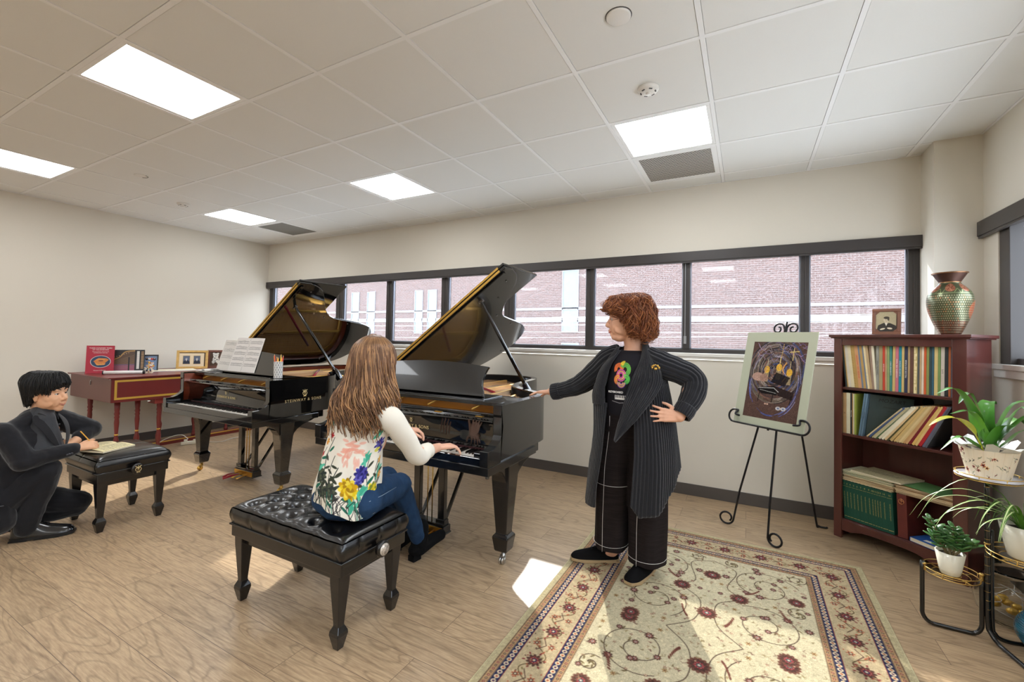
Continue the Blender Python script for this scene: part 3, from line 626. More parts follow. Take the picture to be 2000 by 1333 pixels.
# ================================================================== BENCHES
M_leather = mat('black_leather', rgb(16,15,15), .26, spec=.6, coat=.15, bump=.12, bscale=220)
M_blackwood = mat('black_wood', rgb(22,19,18), .25, coat=.3)
def bench(cx, cy, W, D, ztop, label, tx, ty, legx, legy, knobmat, face, rz=0, leg_h=.37, bow=.02):
    t = thing('piano_bench', label, 'bench', (cx,cy,0), rz, 'piano benches')
    # tufted cushion: height field over a rounded slab, tufts pull the surface down
    hx, hy = W/2, D/2; zb = ztop-.115; nx, ny = 90, 56
    tufts = []
    for j in range(ty):
        n = tx if j%2 == 0 else tx-1
        for i in range(n): tufts.append(((i-(n-1)/2)*W/(tx+.35), (j-(ty-1)/2)*D/(ty+.3)))
    def H(x, y):
        ex = max(0, abs(x)/hx-.0); ey = abs(y)/hy
        edge = (1-abs(ex)**7)*(1-abs(ey)**6); z = ztop-.035+.035*max(edge,0)**.5
        if tufts:
            # cells: billows between the buttons, creases joining neighbouring buttons
            ds = sorted(math.hypot(x-a,y-b) for a,b in tufts); z -= .018*math.exp(-(ds[0]/.014)**2) + .017*math.exp(-(ds[0]/.042)**2)
            z -= .010*math.exp(-((ds[1]-ds[0])/.009)**2)*math.exp(-((ds[0])/.085)**4)
        else: z -= .004*math.exp(-(abs(x)/.01)**2)
        return z
    q = MB(); rows = []
    def sq(u): return math.copysign(abs(u)**.82, u)
    for i in range(nx+1):
        x = -hx+W*i/nx; rows.append([(x,-hy+D*j/ny,H(x,-hy+D*j/ny)) for j in range(ny+1)])
    # boundary ring for side wall
    q.grid(rows)
    ring = [rows[i][0] for i in range(nx+1)]+[rows[nx][j] for j in range(1,ny+1)]+[rows[i][ny] for i in range(nx-1,-1,-1)]+[rows[0][j] for j in range(ny-1,0,-1)]
    side = []
    nz = 8
    for k in range(nz+1):
        u = k/nz; bul = .012*math.sin(PI*min(u*1.15,1))+ .004
        r = []
        for m_i,(x,y,z) in enumerate(ring):
            pl = .007*math.exp(-((((m_i+7)%17)-8)/1.2)**2)*math.sin(PI*u) if tufts else 0
            d = Vector((x/hx,y/hy,0)); ax, ay = abs(d.x), abs(d.y); nx_ = (1 if ax > .985 else 0)*math.copysign(1,x); ny_ = (1 if ay > .985 else 0)*math.copysign(1,y)
            r.append((x+nx_*(bul-pl), y+ny_*(bul-pl), z+(zb-z)*u))
        side.append(r)
    q.grid(side, closed=True)
    q.f += [] 
    cu = q.build('cushion', M_leather, t, sm=2, weld=1)
    if tufts:
        b = MB()
        for a,b_ in tufts: b.ball((a,b_,H(a,b_)+.004),(.009,.009,.005),10,6)
        b.build('tuft_buttons', M_leather, cu)
    # piping and the upholstered box under the cushion
    pz = zb-.001
    pip = [(-hx-.006,-hy-.006),(hx+.006,-hy-.006),(hx+.006,hy+.006),(-hx-.006,hy+.006)]
    pts = []
    for k in range(4):
        a = pip[k]; c = pip[(k+1)%4]
        for j in range(8): pts.append((a[0]+(c[0]-a[0])*j/8, a[1]+(c[1]-a[1])*j/8, pz))
    MB().tube(pts,.005,8,closed=True).build('piping', M_leather, cu)
    MB().box(-hx-.002,-hy-.002,zb-.062,hx+.002,hy+.002,zb-.002).build('box_side', M_leather, t, bevel=.006, bseg=3)
    lh = zb-.062
    ap = MB()
    # end aprons bow downwards (curved bottom), long aprons straight
    for s in (-1,1):
        pf = [(-legy,lh),( -legy,lh-.035)]+[(-legy+2*legy*k/10, lh-.035+.0-bow*math.sin(PI*k/10)*-1*0 - .0 + .018*(math.sin(PI*k/10))*0) for k in range(1,10)]+[(legy,lh-.035),(legy,lh)]
        ap.prism([(a,b_) for a,b_ in pf], s*legx-.010, s*legx+.010, Matrix(((0,0,1,0),(1,0,0,0),(0,1,0,0),(0,0,0,1))))
    for s in (-1,1): ap.box(-legx,s*legy-.010,lh-.035,legx,s*legy+.010,lh)
    ap.build('apron', M_blackwood, t, bevel=.003)
    for sx in (-1,1):
        for sy in (-1,1):
            x, y = sx*legx, sy*legy; prof = [(lh+.001,.030),(lh-.04,.029),(.105,.0165),(.098,.017),(.075,.0275),(.062,.0285),(.008,.017),(0,.0155)]
            v = []; f = []
            for z,h in prof: v += [(x-h,y-h,z),(x+h,y-h,z),(x+h,y+h,z),(x-h,y+h,z)]
            for i in range(len(prof)-1):
                for k in range(4): f.append((i*4+k,(i+1)*4+k,(i+1)*4+(k+1)%4,i*4+(k+1)%4))
            f += [(0,1,2,3),tuple((len(prof)-1)*4+k for k in (3,2,1,0))]
            MB().add(v,f).build('leg', M_blackwood, t, bevel=.003)
    # height knobs on both ends
    for s in (-1,1):
        K = Matrix.Translation((s*(hx+.012),0,zb-.004)) @ Matrix.Rotation(s*PI/2,4,'Y')
        kb = MB().lathe([(.012,0),(.012,.012),(.033,.016),(.037,.022),(.037,.034),(.033,.040),(.028,.041)],28,K).build('knob', M_blackwood, t)
        if knobmat == 'crystal': MB().lathe([(.027,.0405),(.027,.043),(.001,.044)],28,K).build('knob_face', mat('cracked_pearl', rgb(206,196,184), .25, metal=.4, var=.5, vscale=120), kb, label='speckled pearly knob face')
        else:
            lyre_emblem(kb, K @ Matrix.Translation((0,0,.042)) @ Matrix.Rotation(PI/2*s,4,'Z'), .05)
    return t
bench1 = bench(-1.895,1.497,.80,.385,.500,'wide black tufted leather bench with the seated pianist on it',5,4,.352,.158,'crystal',1)
bench2 = bench(-4.010,1.462,.50,.40,.515,'small square black leather bench holding an open music booklet, beside the crouching man',0,0,.205,.165,'emblem',1)
# ================================================================== RUG
def make_rug():
    X0, Y0, Wd, Hd = -.945, 1.05, 1.555, 2.295
    c = Canvas(Wd, Hd, .0030, (192,178,140))
    cream = (210,197,163); brown = (88,62,54); navy = (44,48,80); red = (134,58,58); tan = (176,142,104); olive = (132,118,78); rust = (170,92,66)
    def ringband(d0, d1, col_):
        c.rect(d0,d0,Wd-d0,d1,col_); c.rect(d0,Hd-d1,Wd-d0,Hd-d0,col_); c.rect(d0,d0,d1,Hd-d0,col_); c.rect(Wd-d1,d0,Wd-d0,Hd-d0,col_)
    ringband(.030,.034,brown); ringband(.034,.060,tan); ringband(.060,.063,brown); ringband(.063,.095,navy); ringband(.095,.098,red); ringband(.098,.245,(194,174,138))
    ringband(.245,.248,red); ringband(.248,.280,navy); ringband(.280,.283,brown); ringband(.283,.306,tan); ringband(.306,.309,brown)
    f0 = .309; c.rect(f0,f0,Wd-f0,Hd-f0,cream)
    def along(d, step, fn):
        L1 = Wd-2*d; n1 = int(round(L1/step)); L2 = Hd-2*d; n2 = int(round(L2/step))
        for k in range(n1): x = d+(k+.5)*L1/n1; fn(x,d,0,k); fn(x,Hd-d,0,k)
        for k in range(n2): y = d+(k+.5)*L2/n2; fn(d,y,1,k); fn(Wd-d,y,1,k)
    def small(x,y,v,k):
        c.ell(x,y,.0055,.0055,brown if k%2 else red); c.ell(x,y,.0022,.0022,cream)
    along(.047,.019,small); along(.2945,.019,small)
    def motif(x,y,v,k):
        a = PI/2 if v else 0; c.ell(x,y,.011,.010,(226,206,170)); c.ell(x,y,.0055,.005,rust if k%2 else (90,60,90)); c.ell(x+(.0 if v else .012),y+(.012 if v else 0),.003,.009 if not v else .003,(200,170,130))
    along(.079,.026,motif); along(.264,.026,motif)
    def vine(x,y,v,k):
        s = 1 if k%2 else -1; r = .045
        P = [(t*.09-.045, s*.040*math.sin(t*PI)) for t in np.linspace(0,1,9)]
        Q = [(x+(q if v else p), y+(p if v else q)) for p,q in P]; c.line(Q,.005,olive); c.line(Q,.0018,brown)
        for t in (.2,.5,.8):
            p, q = t*.09-.045, s*.040*math.sin(t*PI)*.6; px, py = (x+(q if v else p), y+(p if v else q)); c.ell(px,py,.008,.004,rust if t != .5 else olive, .8*s)
    along(.1715,.090,vine)
    g = np.random.RandomState(3)
    def ros(x,y,v,k):
        if k%2 == 0:
            c.flower(x,y,.034,(brown,(214,180,150),red),10); c.flower(x,y,.022,(red,(60,50,80),cream),8,.3)
            for q in range(6):
                a = q*PI/3+.3; c.ell(x+math.cos(a)*.044,y+math.sin(a)*.044,.007,.004,red,a)
        else:
            for s in (-1,1):
                px, py = (x+s*.035,y) if v else (x,y+s*.035); c.flower(px,py,.017,(rust,brown,cream),6)
            c.line([(x-.04,y-.02),(x,y+.01),(x+.04,y-.015)] if not v else [(x-.02,y-.04),(x+.01,y),(x-.015,y+.04)],.004,brown)
    along(.1715,.105,ros)
    for _ in range(900):   # tiny filler blossoms between the vines of the main border
        e = g.randint(4); u = g.rand(); r_ = .105+g.rand()*.132
        x, y = ((u*Wd, r_),(u*Wd,Hd-r_),(r_,u*Hd),(Wd-r_,u*Hd))[e]
        if min(x,Wd-x,y,Hd-y) < .1 or min(x,Wd-x,y,Hd-y) > .242: continue
        c.ell(x,y,.0042,.0030,(brown,red,olive,rust,tan)[g.randint(5)], g.rand()*3)
    # field: mirrored spiral vines with palmettes
    line = (92,74,62)
    def spiral(cx, cy, R, sgn, ph, turns=1.6, fl=True):
        pts = []
        for t in np.linspace(0,1,60):
            a = ph+sgn*t*turns*2*PI; r = R*(1-.82*t); pts.append((cx+r*math.cos(a), cy+r*math.sin(a)))
        c.line(pts,.0042,line)
        for k in range(4,56,7):
            x, y = pts[k]; a = math.atan2(pts[k+1][1]-y,pts[k+1][0]-x); c.ell(x+.010*math.cos(a+1.2),y+.010*math.sin(a+1.2),.012,.0042,(120,104,72),a+.7)
        for k in (8,24,40,57):
            if fl: x, y = pts[min(k,59)]; pal(x,y,.022 if k < 40 else .016, a)
    def pal(x,y,r,a=0):
        c.flower(x,y,r,(brown,(190,160,140),(120,50,56)),9,a); 
        c.flower(x,y,r*.6,((142,76,70),(214,190,170),(60,66,84)),7,a+.3)
    def big(x,y,r,a=0):
        c.flower(x,y,r*1.3,((120,80,66),(200,170,150)),14,a); c.flower(x,y,r,(brown,(196,166,150),red),12,a); c.flower(x,y,r*.62,((150,60,64),(80,96,96),(220,200,180)),8,a)
    ix, iy = Wd-2*f0, Hd-2*f0
    cxm, cym = Wd/2, Hd/2
    for sx in (-1,1):
        for sy in (-1,1):
            spiral(cxm+sx*.26, cym+sy*.60,.175,sx*sy,.4+PI*(sx<0)); spiral(cxm+sx*.25,cym+sy*.22,.165,-sx*sy,2.2+PI*(sx<0)); spiral(cxm+sx*.40,cym+sy*.41,.055,sx*sy,1.,1.3,False)
            spiral(cxm+sx*.42,cym+sy*.78,.05,-sx*sy,.2,1.3,False); spiral(cxm+sx*.10,cym+sy*.79,.045,sx*sy,2,1.3,False)
            big(cxm+sx*.40,cym+sy*.52,.030); big(cxm+sx*.14,cym+sy*.41,.034,.4); big(cxm+sx*.33,cym+sy*.02,.032,.2); pal(cxm+sx*.07,cym+sy*.62,.022); pal(cxm+sx*.43,cym+sy*.28,.020); pal(cxm+sx*.22,cym+sy*.79,.022)
            for (a,b_) in ((.05,.52),(.12,.30),(.36,.66),(.30,.42),(.43,.12),(.18,.05)): c.flower(cxm+sx*a,cym+sy*b_,.013,((150,120,80),(190,150,100),brown),6)
            c.line([tuple(p[:2]) for p in crom([(cxm,cym+sy*.78,0),(cxm+sx*.12,cym+sy*.70,0),(cxm+sx*.08,cym+sy*.5,0),(cxm+sx*.14,cym+sy*.41,0),(cxm+sx*.04,cym+sy*.30,0),(cxm+sx*.05,cym+sy*.12,0),(cxm+sx*.16,cym,0)],8)],.0042,line)
            # serrated leaves
            for (a,b_,an) in ((.20,.50,.8),(.34,.35,2.0),(.10,.16,1.2)):
                px, py = cxm+sx*a, cym+sy*b_; 
                for k in range(9): t = (k-4)*.011; c.ell(px+sx*t*math.cos(an),py+sy*(t*math.sin(an)+.25*t*t/.04),.010,.0045,(118,72,60),an+.6)
    for k in (-.6,-.2,.2,.6): big(cxm,cym+k,.036,.2)
    for _ in range(620):
        x = f0+.02+g.rand()*(ix-.04); y = f0+.02+g.rand()*(iy-.04); a = g.rand()*6.28; k_ = g.randint(4); cc_ = [(150,132,92),(128,112,80),(170,140,110),(120,84,74)][g.randint(4)]
        if k_ < 2: c.ell(x,y,.0085,.0030,cc_,a,.8); c.ell(x+.006*math.cos(a+.9),y+.006*math.sin(a+.9),.006,.0024,cc_,a+.9,.8)
        elif k_ == 2: c.line([(x,y),(x+.014*math.cos(a),y+.014*math.sin(a)),(x+.022*math.cos(a+.7),y+.022*math.sin(a+.7))],.0022,cc_,.8)
        else: c.flower(x,y,.0075,((130,78,70),(196,170,140)),5,a)
    for sx in (-1,1):
        for sy in (-1,1):
            for (a,b_,r_) in ((.17,.50,.017),(.30,.60,.016),(.34,.72,.018),(.20,.68,.016),(.35,.12,.016),(.16,.24,.017),(.26,.30,.018),(.05,.42,.014),(.44,.60,.014),(.44,.44,.014)): pal(cxm+sx*a,cym+sy*b_,r_,a*9)
    # light rim outside the field edge
    c.a *= .90; c.noise(.05,5); c.noise(.03,6,4)
    m = vmat('rug_pile', .95, .05, bump=.5, bscale=420)
    def fn(V):
        V[:,0] += X0; V[:,1] += Y0; V[:,2] = .009; return V
    t = thing('area_rug','cream rug with scrolling vines and dark flowered borders under the standing woman','rug',(0,0,0))
    c.plane('pile', m, t, fn=fn)
    MB().box(X0,Y0,.0005,X0+Wd,Y0+Hd,.0085).build('backing', mat('rug_backing', rgb(196,184,150), .95), t)
    MB().tube([(X0,Y0,.005),(X0,Y0+Hd,.005),(X0+Wd,Y0+Hd,.005),(X0+Wd,Y0,.005)],.0048,6,closed=True).build('bound_edge', mat('rug_edge', rgb(190,180,140), .95), t)
    return t
make_rug()
# ================================================================== BOOKCASE (diagonal in the right corner)
M_cherry = mat('dark_cherry', rgb(84,42,36), .28, coat=.45, var=.18, vscale=3, stretch=(6,6,.6))
BA = Vector((.561,3.853)); BD = math.radians(-38.0); BW = .695; BH = 1.42; BDp = .29
bc = thing('bookcase','dark cherry bookcase with three tiers of music books, set across the right corner','bookcase',(BA.x,BA.y,0),BD)
BM = Matrix.Translation((BA.x,BA.y,0)) @ Matrix.Rotation(BD,4,'Z')     # local: x along front, y into the corner
def bx(nm, *a, bev=.003, m=None, par=None): return MB().box(*a).build(nm, m or M_cherry, bc if par is None else par, bevel=bev)
bx('side_panel', 0,.0,0,.022,BDp,1.395); bx('side_panel', BW-.022,.0,0,BW,BDp,1.395)
bx('stile', -.003,-.018,0,.046,.0,1.395); bx('stile', BW-.062,-.018,0,BW+.003,.0,1.395)
bx('top_rail', .046,-.014,1.345,BW-.062,.0,1.395)
MB().box(-.028,-.038,1.400,BW+.03,BDp+.01,1.420).box(-.020,-.030,1.393,BW+.022,BDp,1.401).build('top', M_cherry, bc, bevel=.005, bseg=3)
bx('back_panel', .022,BDp-.008,.06,BW-.022,BDp,1.395)
SZ = (1.052,.729,.445,.135)
bx('shelf', .022,.0,SZ[0]-.018,BW-.022,BDp-.01,SZ[0]); bx('shelf', .022,.0,SZ[1]-.018,BW-.022,BDp-.01,SZ[1]); bx('shelf', .022,.0,SZ[3]-.02,BW-.022,BDp-.01,SZ[3])
pf = [(.046,.055),(.10,.055),(.13,.066),(.17,.078),(.22,.082),(.3165,.084),(.41,.082),(.46,.078),(.50,.066),(.53,.055),(BW-.062,.055),(BW-.062,.132),(.046,.132)]
MB().prism(pf,0,.014,Matrix(((1,0,0,0),(0,0,1,-.014),(0,1,0,0),(0,0,0,1)))).build('skirt', M_cherry, bc, bevel=.003)
# round cable hole seen behind the leaning books
MB().lathe([(.030,0),(.030,.003),(.001,.003)],24,Matrix.Translation((.40,BDp-.0085,.98)) @ Matrix.Rotation(PI/2,4,'X')).build('cable_hole', mat('hole_black', rgb(8,6,6), .9), bc)
# ------------------------------------------------------------------ books
M_page = mat('book_pages', rgb(226,214,186), .8, var=.1, vscale=60, stretch=(40,1,1))
def cmat(c, r=.6): return mat('cover_%d_%d_%d' % c, rgb(*c), r, var=.10, vscale=14)
def book(nm, lb, cat, group, x, z0, th, h, d, c, lean=0, y0=.012, title=None, tcol=(30,26,24), pages=True, torn=False, spiral=False):
    """spine faces the room; lean = angle about the y axis (positive leans right)"""
    o = thing(nm, lb, cat, (0,0,0), 0, group)
    L = BM @ Matrix.Translation((x,y0,z0)) @ Matrix.Rotation(lean,4,'Y'); o.matrix_world = L
    t = max(.0012, min(.0025, th*.2))
    q = MB().box(0,0,0,t,d,h).box(th-t,0,0,th,d,h).box(0,-.0008,0,th,.002,h); q.build('cover', cmat(c), o, bevel=.0008 if th > .012 else 0)
    MB().box(t+.0003,.0025,.002,th-t-.0003,d-.003,h-.003).build('page_block', M_page, o)
    if torn:
        e = MB(); g = np.random.RandomState(int(x*997))
        for k in range(14): zz = h*k/14; w_ = th*(.35+.5*g.rand()); e.box(th*.1,-.0016,zz,th*.1+w_,-.0009,zz+h/13*(.6+.4*g.rand()))
        e.build('worn_spine', mat('torn_paper', rgb(232,214,164), .9), o)
    if spiral:
        e = MB()
        for k in range(26): e.tube([(th*.5+.004*math.cos(a),-.002+.004*math.sin(a),h*(k+.5)/26) for a in np.linspace(0,2*PI,7)[:-1]],.0007,4,closed=True)
        e.build('spiral_binding', mat('wire_black', rgb(30,28,30), .5), o)
    if title:
        Mt = frame_M((th*.5,-.0012,h*.5),(0,0,1),(-1,0,0)); text_mesh('spine_title', title, min(th*.62,.011), cmat(tcol), Mt, o, .0002)
    return o
CN = {(58,66,64):'dark slate',(222,206,170):'cream',(214,202,184):'pale grey-cream',(198,160,92):'ochre',(206,150,104):'orange-tan',(112,122,138):'blue-grey',(184,146,84):'mustard',(186,156,116):'tan',(156,128,108):'brown-grey',(226,216,190):'ivory',(150,148,138):'grey',(168,150,108):'khaki',(196,66,40):'red-orange',(146,160,104):'sage green',(60,128,118):'teal',(206,178,112):'straw yellow',(196,112,124):'rose pink',(30,134,150):'turquoise',(44,48,74):'dark navy',(176,146,104):'buff',(96,62,48):'chestnut brown',(198,176,116):'worn yellow',(82,84,82):'charcoal',(224,206,182):'off-white',(204,90,40):'bright orange',(134,140,78):'olive green',(48,66,66):'dark green-black',(52,92,108):'petrol blue',(212,188,124):'light yellow',(120,146,84):'leaf green',(204,192,178):'stone',(38,42,44):'near-black',(170,90,44):'copper brown',(86,84,96):'slate violet',(204,146,52):'amber',(126,34,40):'dark red',(98,106,120):'steel blue'}
row1 = [((58,66,64),.010,.300,0),((198,160,92),.007,.300,0),((214,202,184),.016,.300,0),((222,206,170),.017,.298,0),((198,160,92),.012,.298,2),((184,146,84),.010,.298,0),((206,150,104),.018,.300,3),((112,122,138),.009,.304,0),((184,146,84),.014,.298,0),((112,122,138),.008,.306,0),((222,206,170),.011,.312,1),((186,156,116),.013,.300,0),((156,128,108),.012,.298,0),((226,216,190),.012,.298,0),((150,148,138),.013,.300,4),((168,150,108),.016,.300,0),((196,66,40),.011,.304,5),((186,156,116),.008,.306,0),((146,160,104),.011,.306,0),((60,128,118),.011,.300,6),((206,178,112),.012,.302,0),((196,112,124),.014,.306,7),((30,134,150),.012,.306,8),((206,178,112),.011,.304,0),((44,48,74),.014,.304,9),((176,146,104),.009,.302,0),((96,62,48),.014,.302,0),((198,176,116),.015,.300,1),((82,84,82),.008,.298,0),((186,156,116),.008,.306,0),((224,206,182),.009,.300,0),((204,90,40),.009,.300,0),((134,140,78),.011,.316,0),((48,66,66),.009,.306,0),((52,92,108),.009,.302,0),((212,188,124),.014,.300,0),((120,146,84),.010,.300,0),((204,192,178),.014,.300,10),((38,42,44),.013,.306,0),((170,90,44),.009,.306,0),((86,84,96),.011,.304,0),((204,146,52),.014,.302,11),((126,34,40),.006,.304,0),((98,106,120),.010,.308,1)]
titles = {3:'SONATEN  UND  VARIATIONEN',4:'Collected Piano Works',5:'PIANO SOLOS',6:'KLAVIERWERKE  BAND II',7:'CONCERTO  FOR  PIANO',8:'ETUDES FOR THE PIANO',9:'PRELUDES AND FUGUES',10:'SUITE',11:'PIANO ALBUM'}
x = .026; tot = sum(b[1] for b in row1); gap = (BW-.052-tot)/len(row1); seen = {}
for i,(c,th,h,k) in enumerate(row1):
    th2 = th; lean = -.10 if i < 12 else (-.07 if i < 14 else (.0 if i < 19 else .018))
    if i < 14: xo = x - 0; 
    nmz = CN[c]; feat = {0:'', 1:' with a torn spine', 2:' with a wire spiral binding'}.get(k, ' with printing down its spine')
    prev = CN[row1[i-1][0]] if i else 'left stile'; nxt = CN[row1[i+1][0]] if i < len(row1)-1 else 'right stile'
    lb = '%s book%s on top shelf, between %s and %s' % (nmz, {0:'',1:' (torn spine)',2:' (wire bound)'}.get(k,' (printed spine)'), prev, nxt)
    if lean < 0: px = x + .030*(1-i/26)
    else: px = x
    if i == 0: lb = 'dark slate book at the left end of the top shelf'
    if i == len(row1)-1: lb = 'steel blue book with a torn spine at the right end of the top shelf'
    xs = .026+ (BW-.052)*sum(b[1] for b in row1[:i])/tot
    off = .033*(1-i/16) if i < 14 else 0
    book('music_book', lb, 'book', 'books standing on the top shelf', xs+max(0,off)+.0005, SZ[0]+.001+(abs(math.sin(lean))*th2 if lean>0 else 0), th2*(BW-.052)/tot-.001, h-.006, .225, c, lean if i < 14 else (.0 if i < 20 else .012), .010, titles.get(k), (210,60,50) if k == 3 else (240,236,226) if k in (6,7,8,9,5) else (40,34,30), torn=(k==1), spiral=(k==2))
# second shelf: upright group, big Mozart volume face on, leaning fan of scores
row2 = [((58,66,74),.014,.285,None,'slate blue book at the left end of the second shelf'),((186,150,104),.022,.280,'J2','tan volume numbered on its spine on the second shelf'),((216,208,180),.024,.282,None,'wide ivory book on the second shelf beside the numbered tan volume'),((34,34,40),.010,.282,'Sonaten fur Klavier','black book with white spine lettering on the second shelf'),((176,136,86),.006,.282,None,'thin tan score on the second shelf next to the black lettered one'),((222,214,190),.006,.280,None,'thin white score on the second shelf next to the lime green one'),((150,160,66),.012,.280,None,'lime green score on the second shelf')]
x = .026
for c,th,h,ti,lb in row2:
    book('music_book', lb, 'book', None, x, SZ[1]+.001, th, h, .22, c, 0, .010, ti, (240,236,226) if c[0] < 60 else (40,30,26)); x += th+.0008
x += .012
for k in range(2):
    book('music_book', 'light blue-grey score leaning on the large dark green volume, %s of the pair' % ('left' if k == 0 else 'right'), 'book', 'blue-grey leaning scores', x+k*.013, SZ[1]+.001, .011, .292, .22, (96,122,142), .12, .010, 'W. A. MOZART', (40,50,60))
# Mozart volume, cover turned to the room at an angle
mz = thing('large_volume','large dark green volume with a capital-letter cover title, behind the leaning scores','book'); mz.matrix_world = BM @ Matrix.Translation((x+.032,.03,SZ[1]+.002)) @ Matrix.Rotation(.10,4,'Y') @ Matrix.Rotation(math.radians(35),4,'Z')
MB().box(0,-.002,0,.225,0,.288).box(0,.010,0,.225,.012,.288).build('cover', cmat((46,60,60)), mz, bevel=.001); MB().box(.002,0,.003,.22,.010,.285).build('page_block', M_page, mz)
for tx, zz, sz in (('MOZART',.255,.034),('Klaviersonaten',.212,.013),('Urtext',.188,.012)): text_mesh('cover_title', tx, sz, cmat((16,20,22)), frame_M((.115,-.0026,zz),(1,0,0),(0,0,1)), mz, .0002, shear=.15 if sz>.03 else 0)
fan = [((222,200,150),.006,'cream'),((70,88,124),.010,'blue'),((190,176,130),.006,'khaki'),((196,186,150),.007,'pale khaki'),((72,98,58),.006,'dark green'),((228,218,190),.010,'ivory'),((232,222,196),.009,'white'),((222,188,140),.009,'peach'),((74,76,44),.006,'dark olive'),((198,166,106),.013,'wide ochre'),((214,178,112),.007,'sand'),((206,176,120),.008,'light brown'),((222,196,142),.007,'pale straw'),((214,186,130),.007,'straw'),((196,150,96),.008,'caramel'),((206,160,110),.007,'apricot'),((120,20,28),.011,'dark crimson'),((216,176,98),.010,'golden'),((222,186,120),.009,'light golden'),((170,20,30),.013,'bright red'),((96,92,112),.008,'violet-grey'),((84,88,96),.007,'grey')]
fx = .185; N = len(fan)
for i,(c,th,nm) in enumerate(fan):
    u = i/(N-1); lean = math.radians(42-18*u); th_ = th*1.42; step = th_/math.cos(lean)
    lb = '%s score leaning on second shelf between %s and %s' % (nm, fan[i-1][2], fan[i+1][2]) if 0 < i < N-1 else ('cream score at the left edge of the leaning fan' if i == 0 else 'grey score at the right edge of the leaning fan by the stile')
    h = .292 if i < N-6 else .285
    if fx + h*math.sin(lean) + .01 > BW-.028: lean = math.asin(min(.7,(BW-.036-fx-th_)/h)); step = th_/math.cos(lean)
    fx_ = fx
    book('leaning_score', lb, 'book', 'scores leaning in a fan on the second shelf', fx_, SZ[1]+.001+math.sin(lean)*th_, th_, max(h,.2), .215, c, lean, .010); fx += step*1.03
book('music_book', 'thin tan score upright behind the right stile on the second shelf', 'book', None, BW-.030, SZ[1]+.001, .006, .2, .20, (176,128,88), 0, .01)
# lower compartment: green numbered volumes, brown volume, piles of scores lying on them
x = .030; vols = ['2','3','4','5','6','7','8','9','10','11','12','13','14','15']
tw = [.022,.022,.024,.025,.024,.026,.028,.027,.017,.017,.017,.017,.034,.036]; tw = [t*.92 for t in tw]
for i, v in enumerate(vols):
    o = thing('encyclopedia_volume','dark green volume with gold %s on its spine in the bottom row' % v,'book',(0,0,0),0,'green numbered volumes'); th = tw[i]
    o.matrix_world = BM @ Matrix.Translation((x+.020-.0012*i,.012,SZ[3]+.001)) @ Matrix.Rotation(-.055,4,'Y')
    MB().box(0,0,0,.0025,.19,.262).box(th-.0035,0,0,th-.001,.19,.262).box(0,-.001,0,th-.001,.003,.262).build('cover', mat('green_cloth', rgb(16,78,62), .55, bump=.2, bscale=500), o, bevel=.001)
    MB().box(.003,.003,.002,th-.004,.186,.258).build('page_block', M_page, o)
    gm = mat('gilt', rgb(214,196,120), .35, metal=.5)
    text_mesh('spine_number', v, .015, gm, frame_M((th/2,-.0014,.240),(1,0,0),(0,0,1)), o, .0002); text_mesh('spine_title', 'THE NEW GROVE DICTIONARY', .0075, gm, frame_M((th/2,-.0014,.135),(0,0,-1),(1,0,0)), o, .0002)
    MB().box(.002,-.0016,.018,th-.003,-.001,.021).box(.002,-.0016,.223,th-.003,-.001,.2245).build('gilt_rule', gm, o); x += th
bb = thing('brown_volume','thick red-brown volume with a metal emblem beside the green set','book'); bb.matrix_world = BM @ Matrix.Translation((.360,.012,SZ[3]+.001)) @ Matrix.Rotation(-.03,4,'Y')
MB().box(0,0,0,.003,.23,.270).box(.048,0,0,.051,.23,.270).box(0,-.001,0,.051,.004,.270).build('cover', cmat((104,42,34)), bb, bevel=.002); MB().box(.0035,.004,.002,.0475,.226,.266).build('page_block', M_page, bb)
MB().tube([(.012+.014*math.cos(a)+.012,-.002,.225+.016*math.sin(a)) for a in np.linspace(0,2*PI,13)[:-1]],.0022,6,closed=True).tube([(.010,-.002,.235),(.040,-.002,.225)],.002,6).tube([(.024,-.002,.205),(.024,-.002,.245)],.002,6).build('metal_emblem', mat('copper_emblem', rgb(206,140,96), .3, metal=.8), bb)
sl = .405
pile = []
# boards of scores on top of the green set (left pile) and right pile
g = np.random.RandomState(11)
zc = SZ[3]+.268; cols = [(222,196,150),(206,170,120),(232,214,170),(214,184,136),(196,160,116),(226,206,164),(60,120,78),(226,222,196),(70,140,90),(216,214,180)]
nmz = ['lowest cream','second tan','third ivory','fourth sand','fifth brown-edged','sixth pale straw','dark green','white','bright green','pale green']
for i,c in enumerate(cols):
    th = .0068; o = thing('stacked_score', '%s score in the flat pile above the green volumes' % nmz[i], 'sheet music', (0,0,0), 0, 'scores lying above the green volumes')
    o.matrix_world = BM @ Matrix.Translation((.028+g.rand()*.012,.006+g.rand()*.022,zc)) @ Matrix.Rotation((g.rand()-.5)*.06,4,'Z')
    MB().box(0,0,0,.298,.225,.0009).box(0,0,th-.0014,.298,.225,th-.0004).build('cover', cmat(c), o); MB().box(.002,.002,.001,.295,.222,th-.0015).build('page_block', M_page, o); zc += th
zt = zc
o = thing('printed_score','large old score with printed cover lying on top of the left pile','sheet music'); o.matrix_world = BM @ Matrix.Translation((.085,.02,zc)) @ Matrix.Rotation(-.10,4,'Z')
c = Canvas(.30,.23,.003,(190,178,140)); 
for k in range(9): c.line([(.06+k*.02,.09),(.075+k*.02,.12+.01*(k%3))],.006,(92,84,66))
c.noise(.08,2); MB().box(0,0,0,.30,.23,.010).build('page_block', M_page, o); c.plane('printed_cover', vmat('printed_paper'), o, fn=lambda V: V+np.array([0,0,.0106]))
